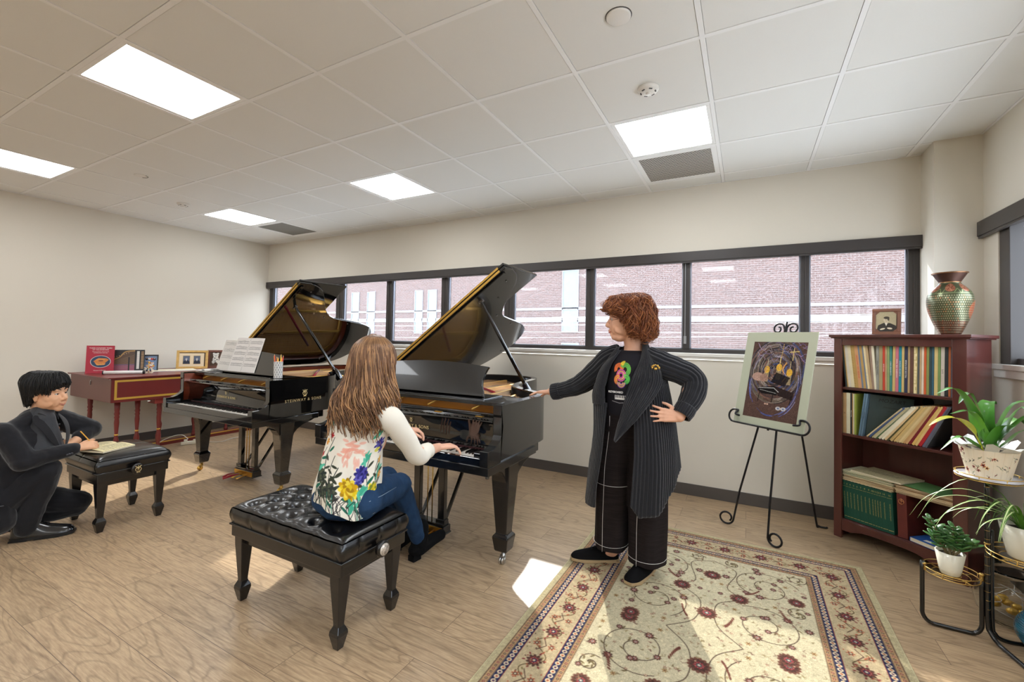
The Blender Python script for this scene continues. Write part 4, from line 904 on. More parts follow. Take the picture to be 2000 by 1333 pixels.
o = thing('green_folder','green folder lying on the right of the pile','folder'); o.matrix_world = BM @ Matrix.Translation((.36,.03,SZ[3]+.330)) @ Matrix.Rotation(-.25,4,'Z'); MB().box(0,0,0,.21,.20,.004).build('cover', cmat((86,128,74)), o, bevel=.001)
zc = SZ[3]+.272
nm2 = ['lowest','second','third','fourth','fifth','sixth','seventh','topmost']
for i in range(8):
    th = .0068; o = thing('stacked_score', '%s buff score in the right-hand flat pile, over the brown volume' % nm2[i], 'sheet music', (0,0,0), 0, 'buff scores over the brown volume')
    o.matrix_world = BM @ Matrix.Translation((.338+g.rand()*.010,.002+g.rand()*.022,zc)) @ Matrix.Rotation((g.rand()-.5)*.05,4,'Z'); c = [(206,170,118),(190,152,104),(222,190,140)][i%3]
    MB().box(0,0,0,.30,.20,.0009).box(0,0,th-.0014,.30,.20,th-.0004).build('cover', cmat(c), o); MB().box(.002,.002,.001,.298,.198,th-.0015).build('page_block', M_page, o); zc += th
o = thing('blue_book','blue paperback lying on the bottom shelf behind the jade plant','book'); o.matrix_world = BM @ Matrix.Translation((.42,.01,SZ[3]+.001)) @ Matrix.Rotation(-.2,4,'Z')
MB().box(0,0,0,.20,.14,.002).box(0,0,.024,.20,.14,.026).box(0,0,0,.003,.14,.026).build('cover', cmat((36,86,158)), o, bevel=.001); MB().box(.003,.002,.002,.197,.137,.0239).build('page_block', M_page, o); MB().box(.06,.02,.0262,.11,.05,.0266).build('price_sticker', M_white, o)
# ------------------------------------------------------------------ on top: vase and portrait
def bw(x,y,z=0): return BM @ Vector((x,y,z))
vx, vy = .555, .165
c = Canvas(1.0,.46,.0022,(84,88,62))
g = np.random.RandomState(4)
# canvas u = angle 0..1, v = height .. drawn in metres-ish
c.rect(0,0,1,.30,(82,88,60)); c.rect(0,.385,1,.46,(150,104,64))
c.rect(0,.0,1,.10,(96,62,44))
for k in range(7): c.ell(.07+k*.143,.345,.045,.032,(176,112,84)); 
for k in range(7):
    for q in range(7): a = q*.9; c.line([(.07+k*.143+.010*math.cos(a),.345+.008*math.sin(a)),(.07+k*.143+.040*math.cos(a+.5),.345+.028*math.sin(a+.5))],.004,(214,160,128) if q%2 else (110,60,44))
for k in range(7): c.line([tuple(p[:2]) for p in crom([(.10+k*.143,.31,0),(.13+k*.143,.335,0),(.15+k*.143,.30,0),(.17+k*.143,.33,0)],6)],.005,(150,160,110))
c.ell(.60,.18,.10,.07,(186,92,58)); c.ell(.10,.16,.08,.06,(150,84,58)); c.rect(0,.30,1,.306,(140,150,110))
for j in range(17):
    for i in range(60): xx = (i+.5*(j%2))/60; yy = .02+j*.0165; c.ell(xx,yy,.0050,.0050,(172,166,134) if g.rand() > .15 else (206,150,112))
prof = [(.058,0),(.066,.012),(.088,.06),(.112,.12),(.130,.18),(.138,.235),(.134,.28),(.118,.32),(.090,.352),(.068,.375),(.064,.392),(.072,.415),(.098,.448),(.108,.458)]
ph = [p[1] for p in prof]; pr = [p[0] for p in prof]
pc = crom([(r,0,z) for r,z in prof],8); zz = np.array([p.z for p in pc]); rr_ = np.array([p.x for p in pc]); hh = np.linspace(0,prof[-1][1],c.ny); hh = np.interp(np.linspace(0,1,c.ny), np.linspace(0,1,c.ny), hh)
ze = np.interp(hh, zz, zz); re = np.interp(hh, zz, rr_)
th = np.linspace(0,2*PI,c.nx); R = re[:,None]*np.ones(c.nx)[None,:]
lum = c.a.mean(-1); R = R + np.where((lum > .68)&(hh[:,None] < .30), .0018, 0)
V = np.stack([R*np.cos(th), R*np.sin(th), ze[:,None]*np.ones(c.nx)[None,:]],-1).reshape(-1,3)*np.array([.78,.78,.835])
vs = thing('copper_vase','large hammered copper and green vase standing on the bookcase','vase'); vs.matrix_world = Matrix.Translation(bw(vx,vy,BH+.0005)) @ Matrix.Rotation(2.2,4,'Z')
painted('vase_body', V, c.ny, c.nx, c.a, vmat('hammered_copper', .28, .6, metal=.55), vs)
MB().lathe([(.078,.375),(.048,.322),(.08,.25),(.10,.184),(.042,.018),(.001,.014)],40,cap=False).build('inner_wall', mat('dark_copper', rgb(70,44,32), .5, metal=.6), vs)
MB().tube([(.0815*math.cos(a),.0815*math.sin(a),.3795) for a in np.linspace(0,2*PI,49)[:-1]],.003,6,closed=True).build('rim', mat('copper_rim', rgb(150,110,80), .3, metal=.9), vs)
def portrait(c, x, y, s, bg=(168,152,120), skin=(206,190,160), suit=(62,56,48), hair=(70,62,52)):
    c.poly([(x-.42*s,y-.5*s),(x-.34*s,y-.10*s),(x-.12*s,y+.03*s),(x+.16*s,y+.02*s),(x+.40*s,y-.12*s),(x+.46*s,y-.5*s)],suit)
    c.ell(x,y+.20*s,.11*s,.155*s,skin); c.ell(x+.01*s,y+.315*s,.12*s,.07*s,hair); c.ell(x+.09*s,y+.24*s,.035*s,.09*s,hair); c.rect(x-.05*s,y-.02*s,x+.05*s,y+.09*s,skin)
    c.poly([(x-.06*s,y+.03*s),(x+.06*s,y+.03*s),(x,y-.14*s)],(226,216,196)); c.ell(x-.04*s,y+.21*s,.014*s,.01*s,hair); c.ell(x+.035*s,y+.21*s,.014*s,.01*s,hair); c.line([(x-.035*s,y+.13*s),(x+.03*s,y+.13*s)],.014*s,(150,120,96))
def photo_frame(nm, lb, M, w, h, fw, fcol, canv, mat_border=0, corner=False, group=None, depth=.014, tilt=0):
    o = thing(nm, lb, 'picture frame', (0,0,0), 0, group); o.matrix_world = M
    fm = mat('frame_%d_%d_%d' % fcol, rgb(*fcol), .35, coat=.3, var=.15, vscale=20)
    q = MB().box(-w/2,0,0,w/2,depth,fw).box(-w/2,0,h-fw,w/2,depth,h).box(-w/2,0,fw,-w/2+fw,depth,h-fw).box(w/2-fw,0,fw,w/2,depth,h-fw); q.build('frame', fm, o, bevel=.002)
    MB().box(-w/2+.002,depth*.6,.002,w/2-.002,depth,h-.002).build('backing_board', mat('backing_brown', rgb(90,70,54), .8), o)
    canv.plane('picture', vmat('printed_paper'), o, M=frame_M((-w/2+fw,depth*.45,fw),(1,0,0),(0,0,1)))
    if corner:
        e = MB(); k = .022
        for sx,sz in ((-1,0),(1,0),(-1,1),(1,1)):
            X = sx*(w/2-fw); Z = fw if sz == 0 else h-fw; dz = k if sz == 0 else -k; e.add([(X,depth*.3,Z),(X-sx*k,depth*.3,Z),(X,depth*.3,Z+dz)],[(0,1,2)])
        e.build('corner_mat', fm, o)
    return o
c = Canvas(.105,.135,.0012,(196,184,150)); c.ell(.05,.07,.10,.09,(176,162,128),al=.7)
portrait(c,.054,.055,.125); c.ell(.035,.018,.014,.005,(226,212,184),.3); c.ell(.072,.022,.014,.006,(226,212,184),-.2); c.noise(.05,1)
Mp = Matrix.Translation(bw(.255,.10,BH+.003)) @ Matrix.Rotation(BD+.35,4,'Z') @ Matrix.Rotation(-.12,4,'X')
o = photo_frame('portrait_frame','old sepia portrait of a man in a brown wooden frame on the bookcase', Mp, .150,.176,.020,(120,70,42), Canvas(.11,.136,.0012,(0,0,0)) if False else c, corner=True)
MB().box(-.02,.014,0,.02,.016,.10,Matrix.Rotation(-.5,4,'X')).build('easel_back', mat('backing_brown',(0,0,0)), o)
# ================================================================== EASEL + PAINTING
M_iron = mat('wrought_iron', rgb(34,32,34), .38, metal=.5, bump=.2, bscale=90)
EB = Vector((.122,3.463,.775)); ea = math.radians(-37.5); ex = Vector((math.cos(ea),math.sin(ea),0)); en = Vector((-math.sin(ea),math.cos(ea),0)); eu = (Vector((0,0,1))+en*.235).normalized(); eo = ex.cross(eu)  # eo faces the room
es = thing('display_easel','black wrought iron easel with scrolled feet holding the painting','easel',(0,0,0))
def E(u,v,o=0): return EB+ex*u+eu*v+eo*o
def spiral2(c, a0, r0, r1, turns, ax, ay, n=22, sg=1): return [c+ax*(math.cos(a0+sg*t*turns*2*PI)*(r0+(r1-r0)*t))+ay*(math.sin(a0+sg*t*turns*2*PI)*(r0+(r1-r0)*t)) for t in np.linspace(0,1,n)]
Zv = Vector((0,0,1))
topc = E(.01,.66,-.022)
def foot(fp, toward, big=.045):
    # leg from the head to the floor ending in an upturned scroll
    d = Vector(toward).normalized(); c = Vector(fp)+Zv*(big+.006)
    pts = [topc, topc.lerp(Vector(fp)-d*big+Zv*.10,.5), Vector(fp)-d*(big)+Zv*.10]
    arc = [c + d*(-math.cos(a))*big + Zv*(-math.sin(a))*big for a in np.linspace(.15,PI*1.0,10)]
    arc += [c + d*(math.cos(a))*big*s + Zv*(math.sin(a))*big*s for a,s in zip(np.linspace(.25,PI*1.25,12),np.linspace(.97,.62,12))]
    return crom(pts,4)[:-1]+arc
for fp, tw in (((-.125,3.652,0),(-1,.12,0)),((.168,3.40,0),(1,-.55,0))):
    MB().tube(foot(fp,tw),.0068,8).build('leg', M_iron, es)
rp = Vector((.470,3.935,0)); MB().tube(crom([topc, topc.lerp(rp+Zv*.08+Vector((-.02,-.02,0)),.6), rp+Zv*.06+Vector((-.018,-.02,0)), rp+Vector((.0,0,.012)), rp+Vector((.045,.0,.008)), rp+Vector((.055,.0,.014))],6),.0068,8).build('leg', M_iron, es)
MB().tube([E(0,-.02,-.016),E(.01,.72,-.020)],.0068,8).build('mast', M_iron, es)
sc = MB()
for s in (-1,1):
    c = E(.01+s*.052,.700,-.018)
    pts = [E(.012+s*.004,.655,-.018),E(.012+s*.008,.70,-.018)]+spiral2(c, PI if s > 0 else 0, .044,.012,1.25, ex, eu, 26, -1 if s > 0 else 1)
    sc.tube(pts,.0058,8)
sc.tube([E(.01,.655,-.018),E(.012,.75,-.018)],.007,8); sc.build('top_scroll', M_iron, es)
MB().tube([E(-.245,-.006,.010),E(.25,-.006,.010)],.0068,8).tube([E(-.245,-.006,.030),E(.25,-.006,.030)],.005,8).build('tray', M_iron, es)
for s in (-1,1):
    c = E(s*.243,.040,.018)
    st = [E(s*.235,-.006,.014)]+[c+ex*(math.sin(a)*s*.046)-eu*(math.cos(a)*.046) for a in np.linspace(.3,PI*1.15,16)]+[c+ex*(-s*.012)+eu*.012+eo*.012, c+ex*(-s*.05)+eu*(.004)+eo*.016]
    MB().tube(crom(st,3),.0066,8).build('tray_scroll', M_iron, es)
# painting: mat board with a swirling pastel
pw, ph = .505, .668
pa = thing('framed_painting','dark swirling pastel of a piano and towers in a grey-green mount, on the easel','painting',(0,0,0))
PM = frame_M(E(-pw/2,0,.004), ex, eu)
MB().box(0,0,0,pw,ph,.006,PM).build('mount_board', mat('sage_mount', rgb(176,178,154), .75), pa, bevel=.001)
c = Canvas(.385,.545,.0016,(86,64,56)); g = np.random.RandomState(21)
def stroke(pts, w_, col_, al=.8): c.line([tuple(p[:2]) for p in crom([(x,y,0) for x,y in pts],5)], w_, col_, al)
pal_ = [(40,34,36),(60,54,60),(112,100,96),(148,136,124),(70,76,110),(96,84,70),(126,92,78),(54,46,44)]
for k in range(620):      # broad rotating strokes in the upper two thirds
    cx, cy = .19, .34; R = .015+.185*g.rand(); a = g.rand()*2*PI; da = .3+.5*g.rand()
    stroke([(cx+R*math.cos(a+da*t), cy+R*1.15*math.sin(a+da*t)) for t in (0,.33,.66,1)], .003+.010*g.rand(), pal_[g.randint(8)], .30+.45*g.rand())
for k in range(26): R = .165+.02*g.rand(); a = 2.0+g.rand()*4.4; stroke([(.19+R*math.cos(a+.5*t), .255+R*1.35*math.sin(a+.5*t)) for t in (0,.33,.66,1)], .003, [(74,92,170),(104,120,190),(60,70,120),(150,150,190)][g.randint(4)], .8)
for k in range(40): x=.02+.34*g.rand(); y=.43+.11*g.rand(); stroke([(x,y),(x+.03,y+.02*g.randn()),(x+.06,y-.01)], .003, [(110,90,150),(150,130,170),(180,170,180),(60,60,70)][g.randint(4)], .7)
for x,y in ((.215,.33),(.29,.30),(.13,.31)):      # towers with domes
    c.rect(x-.016,y-.05,x+.016,y+.02,(120,98,70)); c.ell(x,y+.035,.020,.026,(208,160,60)); c.line([(x,y+.06),(x,y+.11)],.003,(220,200,150))
    for k in range(4): c.line([(x-.014+k*.009,y-.05),(x-.014+k*.009,y+.015)],.002,(222,206,160))
c.line([(.30,.50),(.30,.42)],.006,(200,176,110)); c.line([(.275,.475),(.335,.482)],.006,(200,176,110)); c.line([(.225,.53),(.215,.36)],.003,(206,170,90))
stroke([(.26,.40),(.24,.35),(.27,.31),(.25,.27)],.008,(214,156,86)); stroke([(.27,.38),(.255,.34),(.28,.29)],.005,(70,100,170))
c.ell(.07,.29,.045,.03,(176,140,124)); c.ell(.115,.285,.03,.028,(150,116,100)); c.line([(.11,.31),(.125,.36)],.006,(168,130,110))
c.poly([(.09,.215),(.20,.235),(.235,.205),(.225,.17),(.12,.175),(.085,.195)],(26,22,22)); c.poly([(.20,.235),(.34,.20),(.335,.15),(.235,.17)],(44,32,30)); c.poly([(.17,.26),(.27,.235),(.30,.30),(.20,.33)],(22,18,20),.8)
c.line([(.09,.212),(.20,.22),(.235,.195)],.004,(200,196,190)); c.line([(.10,.20),(.22,.185)],.003,(170,166,160))
for x in (.10,.20,.325): c.line([(x,.18),(x-.004,.12)],.005,(26,20,20))
for x in (.25,.285): c.ell(x,.085,.018,.013,(196,190,186)); c.ell(x,.085,.009,.006,(110,120,150))
for x in (.155,.17): c.ell(x,.105,.008,.006,(186,150,130))
c.noise(.10,9); c.noise(.06,10,3)
c.plane('picture', vmat('pastel', .85, .1), pa, M=frame_M(E(-.385/2+.006,.052,.0107), ex, eu))
# ================================================================== PLANT STAND + PLANTS
M_tube = mat('black_tube', rgb(18,18,18), .22, coat=.5); M_wire = mat('gold_wire', rgb(214,180,106), .3, metal=1)
M_leaf = mat('leaf_green', rgb(96,148,52), .4, var=.25, vscale=12, sub=.0); M_leafd = mat('jade_green', rgb(70,116,58), .28, var=.3, vscale=20, coat=.3)
M_lily = mat('lily_leaf', rgb(84,144,52), .32, var=.3, vscale=9, coat=.2); M_pot = mat('cream_ceramic', rgb(232,228,210), .25, coat=.3); M_soil = mat('potting_soil', rgb(52,38,28), .95, var=.4, vscale=80, bump=.6)
ps = thing('plant_stand','black tubular plant stand with gold wire trays in the lower right corner','plant stand',(0,0,0))
def P3(x,y,z): return Vector((x,y,z))
ta = crom([P3(.760,2.862,.300),P3(.760,2.862,.10),P3(.762,2.862,.045),P3(.785,2.861,.014),P3(.83,2.860,.0095),P3(.90,2.859,.0095),P3(.945,2.858,.014),P3(.966,2.858,.045),P3(.968,2.858,.10),P3(.968,2.858,.262)],6)
MB().tube(ta,.0092,10).build('low_hoop', M_tube, ps)
tb = crom([P3(.985,2.852,.742),P3(.985,2.852,.30),P3(.985,2.850,.08),P3(.992,2.835,.035),P3(1.006,2.80,.012),P3(1.02,2.74,.0095),P3(1.04,2.64,.0095),P3(1.07,2.52,.0095)],6)
MB().tube(tb,.0095,10).build('tall_post', M_tube, ps)
tb2 = crom([P3(1.004,2.866,.50),P3(1.004,2.866,.10),P3(1.012,2.86,.03),P3(1.05,2.86,.0095),P3(1.13,2.88,.0095),P3(1.16,2.885,.04),P3(1.165,2.886,.40)],6)
MB().tube(tb2,.0092,10).build('rear_hoop', M_tube, ps)
tk = MB()
for k in range(16): tk.lathe([(.0098,-.0009),(.0098,.0009)],10,Matrix.Translation((.985,2.852,.10+k*.04)),cap=False)
tk.build('post_ticks', M_wire, ps)
def tray(nm, cx, cy, z, r, arms):
    q = MB()
    for rr,zz,w_ in ((r,z+.016,.0022),(r*.985,z-.004,.0022),(r*.66,z-.006,.0018),(r*.34,z-.006,.0018)): q.tube([(cx+rr*math.cos(a),cy+rr*math.sin(a),zz) for a in np.linspace(0,2*PI,41)[:-1]],w_,6,closed=True)
    for k in range(8): a = 2*PI*k/8+.2; q.tube([(cx+r*math.cos(a),cy+r*math.sin(a),z+.016),(cx+r*.985*math.cos(a),cy+r*.985*math.sin(a),z-.004)],.002,6)
    for k in range(2): a = PI/2*k+.5; q.tube([(cx+r*.98*math.cos(a),cy+r*.98*math.sin(a),z-.007),(cx-r*.98*math.cos(a),cy-r*.98*math.sin(a),z-.007)],.002,6)
    o = q.build('tray', M_wire, ps)
    for ax_, ay_ in arms: MB().lathe([(.005,-.02),(.008,-.012),(.008,.010),(.011,.014),(.011,.018),(.004,.022)],12,Matrix.Translation((ax_,ay_,z+.006))).build('clamp', M_wire, o)
    return o
tray('tray', .864,2.860,.268,.100,((.765,2.862),(.968,2.858)))
tray('tray', 1.092,2.800,.418,.125,((.985,2.852),))
tray('tray', .985,2.838,.748,.112,())
# ---- leaves
def leaf(q, path, width, curl=.25, n=12, side=None, tip=1.5, m=5, fold=.18):
    P = crom(path, max(2,n//(len(path)-1))); N = len(P); rows = []
    for i,p in enumerate(P):
        t = i/(N-1); tg = (P[min(i+1,N-1)]-P[max(i-1,0)]).normalized(); s = Vector(side) if side else Vector((0,0,1)).cross(tg)
        if s.length < 1e-4: s = Vector((1,0,0))
        s.normalize(); u = tg.cross(s).normalized(); w_ = width(t) if callable(width) else width
        rows.append([p+s*(w_*k)+u*(abs(k)*w_*fold) for k in np.linspace(-1,1,m)])
    q.grid(rows); return P
lw = lambda W: (lambda t: W*1.25*(max(0,math.sin(PI*min(1,max(0,(t-.22)/.78))**.75))**.8)+.0050*(1-t*.8))
def pot_round(nm, m, par, c, r0, r1, h, lip=.006):
    return MB().lathe([(r0*.9,0),(r0,.004),(r0+(r1-r0)*.18,h*.17),(r0+(r1-r0)*.18+.001,h*.19),(r0+(r1-r0)*.24,h*.2),(r1,h),(r1-lip,h),(r1-lip*1.6,h*.86),(r0*.8,h*.8)],36,Matrix.Translation(c),cap=True).build(nm, m, par)
# peace lily in patterned wrapped pot on the top tray
pc = Vector((.985,2.835,.748))
t = thing('potted_lily','leafy green lily with one yellowing leaf in a flower-printed wrapped pot, top tray','potted plant',tuple(pc))
c = Canvas(.60,.145,.0016,(240,228,204)); g = np.random.RandomState(8)
for k in range(18): c.line([(.6*k/18,0),(.6*k/18+.004,.145)],.0012,(224,208,180))
for k in range(60):
    x, y = g.rand()*.6, g.rand()*.11; a = g.rand()*3; c.line([tuple(p[:2]) for p in crom([(x,y,0),(x+.01*math.cos(a),y+.01,0),(x+.018*math.cos(a+.6),y+.016,0)],4)],.0014,(110,116,84)); c.ell(x+.006,y+.008,.005,.0022,[(74,66,60),(130,60,50),(120,126,86)][g.randint(3)],a)
for k in range(26):
    x, y = g.rand()*.6, .03+g.rand()*.105; r = .006+.007*g.rand(); c.flower(x,y,r,([(196,76,40),(214,110,60),(150,48,40),(222,160,60)][g.randint(4)],(90,30,26)),5,g.rand())
th = np.linspace(0,2*PI,c.nx); hh = np.linspace(0,1,c.ny); V = []
R = (.068+.030*hh)[:,None]+.0022*np.abs(np.sin(th*12))[None,:]; V = np.stack([R*np.cos(th),R*np.sin(th),(hh*.135)[:,None]*np.ones(c.nx)],-1).reshape(-1,3)
painted('wrapped_pot', V, c.ny, c.nx, c.a, vmat('glossy_wrap', .45, .4), t)
q = MB()
for k,a in enumerate(np.linspace(0,2*PI,15)[:-1]):
    o_ = .018+.012*((k*7)%3); zt_ = .008+.010*((k*5)%3); r = .094
    q.add([(r*math.cos(a-.24),r*math.sin(a-.24),.132),(r*math.cos(a+.24),r*math.sin(a+.24),.132),((r+o_)*math.cos(a+.18),(r+o_)*math.sin(a+.18),.132+zt_),((r+o_*1.2)*math.cos(a),(r+o_*1.2)*math.sin(a),.132+zt_*1.5),((r+o_)*math.cos(a-.16),(r+o_)*math.sin(a-.16),.14+zt_)],[(0,1,2,3,4)])
q.build('paper_wrap', mat('white_wrap_paper', rgb(232,230,224), .35, trans=.2), t)
MB().lathe([(.001,.118),(.090,.118),(.090,.121)],24).build('soil', M_soil, t)
MB().lathe([(.060,.001),(.064,0),(.115,.0035),(.115,.006),(.06,.004)],30).build('saucer', mat('foil_paper', rgb(206,206,214), .3, metal=.3), t)
q = MB(); qy = MB()
L = [((-.02,.0),(-.06,-.02,.30),(-.12,-.03,.40),(-.19,-.04,.375),.028),((-.01,-.01),(-.03,-.02,.22),(-.07,-.03,.30),(-.145,-.05,.285),.022),((0,-.01),(-.02,.0,.26),(-.06,.01,.38),(-.10,.0,.33),.030),((.01,0),(.03,-.01,.22),(.08,-.02,.345),(.165,-.04,.365),.030),((.015,-.01),(.06,-.02,.22),(.12,-.03,.30),(.175,-.05,.31),.024),((.02,0),(.07,.01,.25),(.11,.0,.33),(.13,-.02,.28),.022),((.01,-.02),(.05,-.05,.18),(.09,-.08,.24),(.155,-.10,.20),.020),((-.0,.02),(.0,.04,.24),(.02,.06,.34),(.06,.09,.33),.028),((-.02,-.02),(-.07,-.05,.16),(-.12,-.07,.185),(-.19,-.09,.12),.014),((0,-.02),(.0,-.03,.16),(.02,-.06,.24),(.05,-.10,.26),.024),((.02,.02),(.06,.05,.22),(.12,.07,.27),(.17,.08,.22),.024)]
for (bx_,by_),p1,p2,p3,W in L: leaf(q, [(bx_,by_,.118),((bx_+p1[0])/2,(by_+p1[1])/2,.118+(p1[2]-.118)*.55),p1,p2,p3], lw(W), n=20)
q.build('foliage', M_lily, t)
leaf(qy, [(-.02,-.01,.118),(-.06,-.03,.21),(-.115,-.05,.262),(-.17,-.06,.262),(-.225,-.07,.225)], lw(.024), n=20)
qy.build('leaf', mat('yellowing_leaf', rgb(206,200,44), .4, var=.35, vscale=7), t, label='yellow drooping leaf')
# spider plant on the middle tray
sc_ = Vector((1.090,2.800,.4185))
t = thing('spider_plant','spider plant with long striped arching leaves in a white pot, middle tray','potted plant',tuple(sc_))
pot_round('pot', M_pot, t, (0,0,0), .056,.084,.145); MB().lathe([(.001,.12),(.07,.122)],24).build('soil', M_soil, t)
q = MB(); qs = MB(); g = np.random.RandomState(5)
specs = [(PI+.1,.36,.20),(PI-.15,.37,.14),(PI+.35,.35,.12),(PI-.35,.34,.10),(PI+.05,.29,.07),(PI+.5,.21,.05)]
for k in range(34): specs.append((g.rand()*2*PI, .10+.12*g.rand(), .03+.10*g.rand()))
for a, R, H in specs:
    dx, dy = math.cos(a), math.sin(a); b = Vector((dx*.015,dy*.015,.122)); dr = -.02-.12*g.rand()*(R/.3)
    pts = [b, b+Vector((dx*R*.18,dy*R*.18,H*.75)), b+Vector((dx*R*.5,dy*R*.5,H*1.0)), b+Vector((dx*R*.82,dy*R*.82,H*.55)), b+Vector((dx*R,dy*R,dr*.4))]
    W = (lambda t_, w_=.0052+.003*g.rand(): w_*(1-t_**3)*(.6+.4*min(1,t_*4)))
    leaf(q, pts, W, n=16, m=3, fold=.3)
    leaf(qs, [Vector(p)+Vector((0,0,.0009)) for p in pts], (lambda t_, f=W: f(t_)*.38), n=16, m=3, fold=.3)
q.build('foliage', M_leaf, t); qs.build('leaf_stripe', mat('leaf_cream_stripe', rgb(226,232,176), .4), t)
q = MB(); q.tube(crom([(.0,-.07,.13),(.01,-.11,.08),(.005,-.12,-.05),(.0,-.125,-.13)],8),.0016,6)
for z_,sp in ((.02,.05),(-.06,.045),(-.12,.05)):
    for k in range(7): a = k*.9; leaf(q,[(.002,-.12,z_),(.002+.5*sp*math.cos(a),-.12+.5*sp*math.sin(a),z_+.025),(.002+sp*math.cos(a),-.12+sp*math.sin(a),z_-.01)],(lambda t_: .004*(1-t_)),n=8,m=3)
q.build('trailing_plantlets', M_leaf, t)
q = MB(); 
for a in (PI*1.30,PI*1.36,PI*1.25): leaf(q,[(.03*math.cos(a),-.12,-.13),(.05*math.cos(a)-.02,-.17,-.12),(.05*math.cos(a)-.04,-.21,-.20)],(lambda t_: .009*math.sin(PI*min(1,t_*.95+.05))),n=10,m=3)
# jade plant in white pot on the low tray
t = thing('jade_plant','small jade plant with fat glossy leaves in a white pot, lowest tray','potted plant',(.858,2.852,.2665))
pot_round('pot', M_pot, t, (0,0,0), .036,.054,.105); MB().lathe([(.001,.090),(.045,.091)],24).build('soil', M_soil, t)
q = MB(); st = MB(); g = np.random.RandomState(12)
for bx_,by_,hh_,ln in ((-.01,0,.15,-.06),(.012,.004,.11,.02),(.0,-.012,.09,-.02),(.016,-.01,.075,.055),(-.015,.01,.08,-.045),(.02,.015,.06,.06),(.0,.01,.13,.01)):
    top_ = Vector((bx_+ln,by_+.02*g.randn(),.09+hh_)); base_ = Vector((bx_*.6,by_*.6,.088)); st.tube(crom([base_,(base_+top_)/2+Vector((.004,0,0)),top_],5),[.0045]*5+[.004]*5+[.003],6)
    for k in range(8):
        u = .35+.65*k/7; p = base_.lerp(top_,u)
        for s in (0,1):
            a = k*1.5708+s*PI+.3*g.randn(); el = .25+.5*g.rand(); d_ = Vector((math.cos(a)*math.cos(el),math.sin(a)*math.cos(el),math.sin(el))); r_ = .019+.008*g.rand()
            Rm = d_.to_track_quat('X','Z').to_matrix(); q.ball(p+d_*r_*1.0,(r_,r_*.58,.0042),10,6,R=Rm)
q.build('foliage', M_leafd, t); st.build('stem', mat('jade_stem', rgb(120,104,70), .7), t)
MB().lathe([(.0535,.022),(.0405,.019)],4).v  # no-op guard
# clear glass bowl with gilded ornaments, and ribbed blue vase, on the floor behind the stand
M_clear = mat('clear_glass', (.97,.99,.98), .02, trans=1); M_clear.node_tree.nodes['Principled BSDF'].inputs['IOR'].default_value = 1.25
t = thing('glass_bowl','clear glass bowl filled with gold ornaments and wire on the floor behind the stand','bowl',(1.150,3.09,0))
MB().lathe([(.06,.001),(.09,.004),(.125,.05),(.135,.11),(.118,.18),(.085,.23),(.09,.255),(.088,.255),(.082,.23),(.114,.18),(.131,.11),(.121,.05),(.088,.008),(.001,.006)],36,cap=False).build('bowl_wall', M_clear, t)
q = MB(); g = np.random.RandomState(2)
for k in range(14): a = g.rand()*6.28; r = .08*g.rand()**.5; q.ball((r*math.cos(a),r*math.sin(a),.035+.10*g.rand()),(.022,.016,.016),12,8)
q.build('gold_ornaments', mat('antique_gold', rgb(196,156,72), .35, metal=.8, bump=.8, bscale=120), t)
q = MB()
for k in range(9):
    a = g.rand()*6.28; pts = [(.1*math.cos(a)*(1-u)+.03*g.randn(),.1*math.sin(a)*(1-u)+.03*g.randn(),.04+.13*u) for u in np.linspace(0,1,5)]; q.tube(crom([tuple(np.clip(p,-.1,.19)) for p in pts],6),.0012,5)
q.build('silver_wire', M_steel, t)
t = thing('ribbed_vase','round ribbed teal-blue vase at the right edge under the spider plant','vase',(1.165,2.80,0))
pr = [(.045,0),(.07,.01)]
for k in range(22): z = .02+k*.0085; r = .095*math.sin(PI*min(.93,(.16+.78*k/22)))**.8+.012; pr += [(r,z),(r+.0028,z+.004),(r,z+.008)]
pr += [(.035,.222),(.032,.24),(.040,.25)]
MB().lathe(pr,40).build('vase_body', mat('teal_glaze', rgb(24,92,116), .2, coat=.6, var=.25, vscale=5, stretch=(1,1,6)), t)
# ================================================================== HARPSICHORD and the things on it
M_hred = mat('harpsichord_red', rgb(112,36,32), .42, coat=.25, var=.08, vscale=4); M_hbrown = mat('harpsichord_umber', rgb(104,58,48), .45, coat=.2); M_hgold = mat('gold_band', rgb(214,172,72), .45, metal=.35)
HX0, HX1, HY0, HZ0, HZ1 = -6.50, -5.515, 1.93, .635, .888
hp = thing('harpsichord','dark red harpsichord with gold banding on turned legs along the left wall','harpsichord',(0,0,0))
# plan: straight spine on the wall side, straight cheek then bentside
plan = [(HX0,HY0),(HX1,HY0),(HX1,HY0+.62)]+[tuple(p[:2]) for p in crom([(HX1,HY0+.62,0),(-5.66,2.72,0),(-5.90,2.98,0),(-6.08,3.30,0),(-6.17,3.70,0)],5)][1:]+[(-6.20,3.93),(HX0,3.93)]
MB().prism(plan,HZ0,HZ1-.012).build('case', M_hred, hp, bevel=.004)
MB().box(HX0-.0,HY0-.004,HZ0+.004,HX1+.0005,HY0+.0,HZ1-.014).build('name_flap', M_hbrown, hp, bevel=.002, label='brown keyboard end flap')
lidp = [(HX0-.01,HY0-.03),(HX1+.022,HY0-.03)]+[(x+.022,y) for x,y in plan[2:-2]]+[(-6.175,3.95),(HX0-.01,3.95)]
MB().prism(lidp,HZ1-.012,HZ1).build('lid', M_hred, hp, bevel=.003)
gb = MB(); xx = HX1+.0002; ya, yb = HY0+.025, HY0+.60; za, zb = HZ0+.028, HZ1-.030; wd = .020
gb.box(xx,ya,za,xx+.0025,yb,za+wd).box(xx,ya,zb-wd,xx+.0025,yb,zb).box(xx,ya,za+wd,xx+.0025,ya+wd,zb-wd)
cp = plan[2:-2]
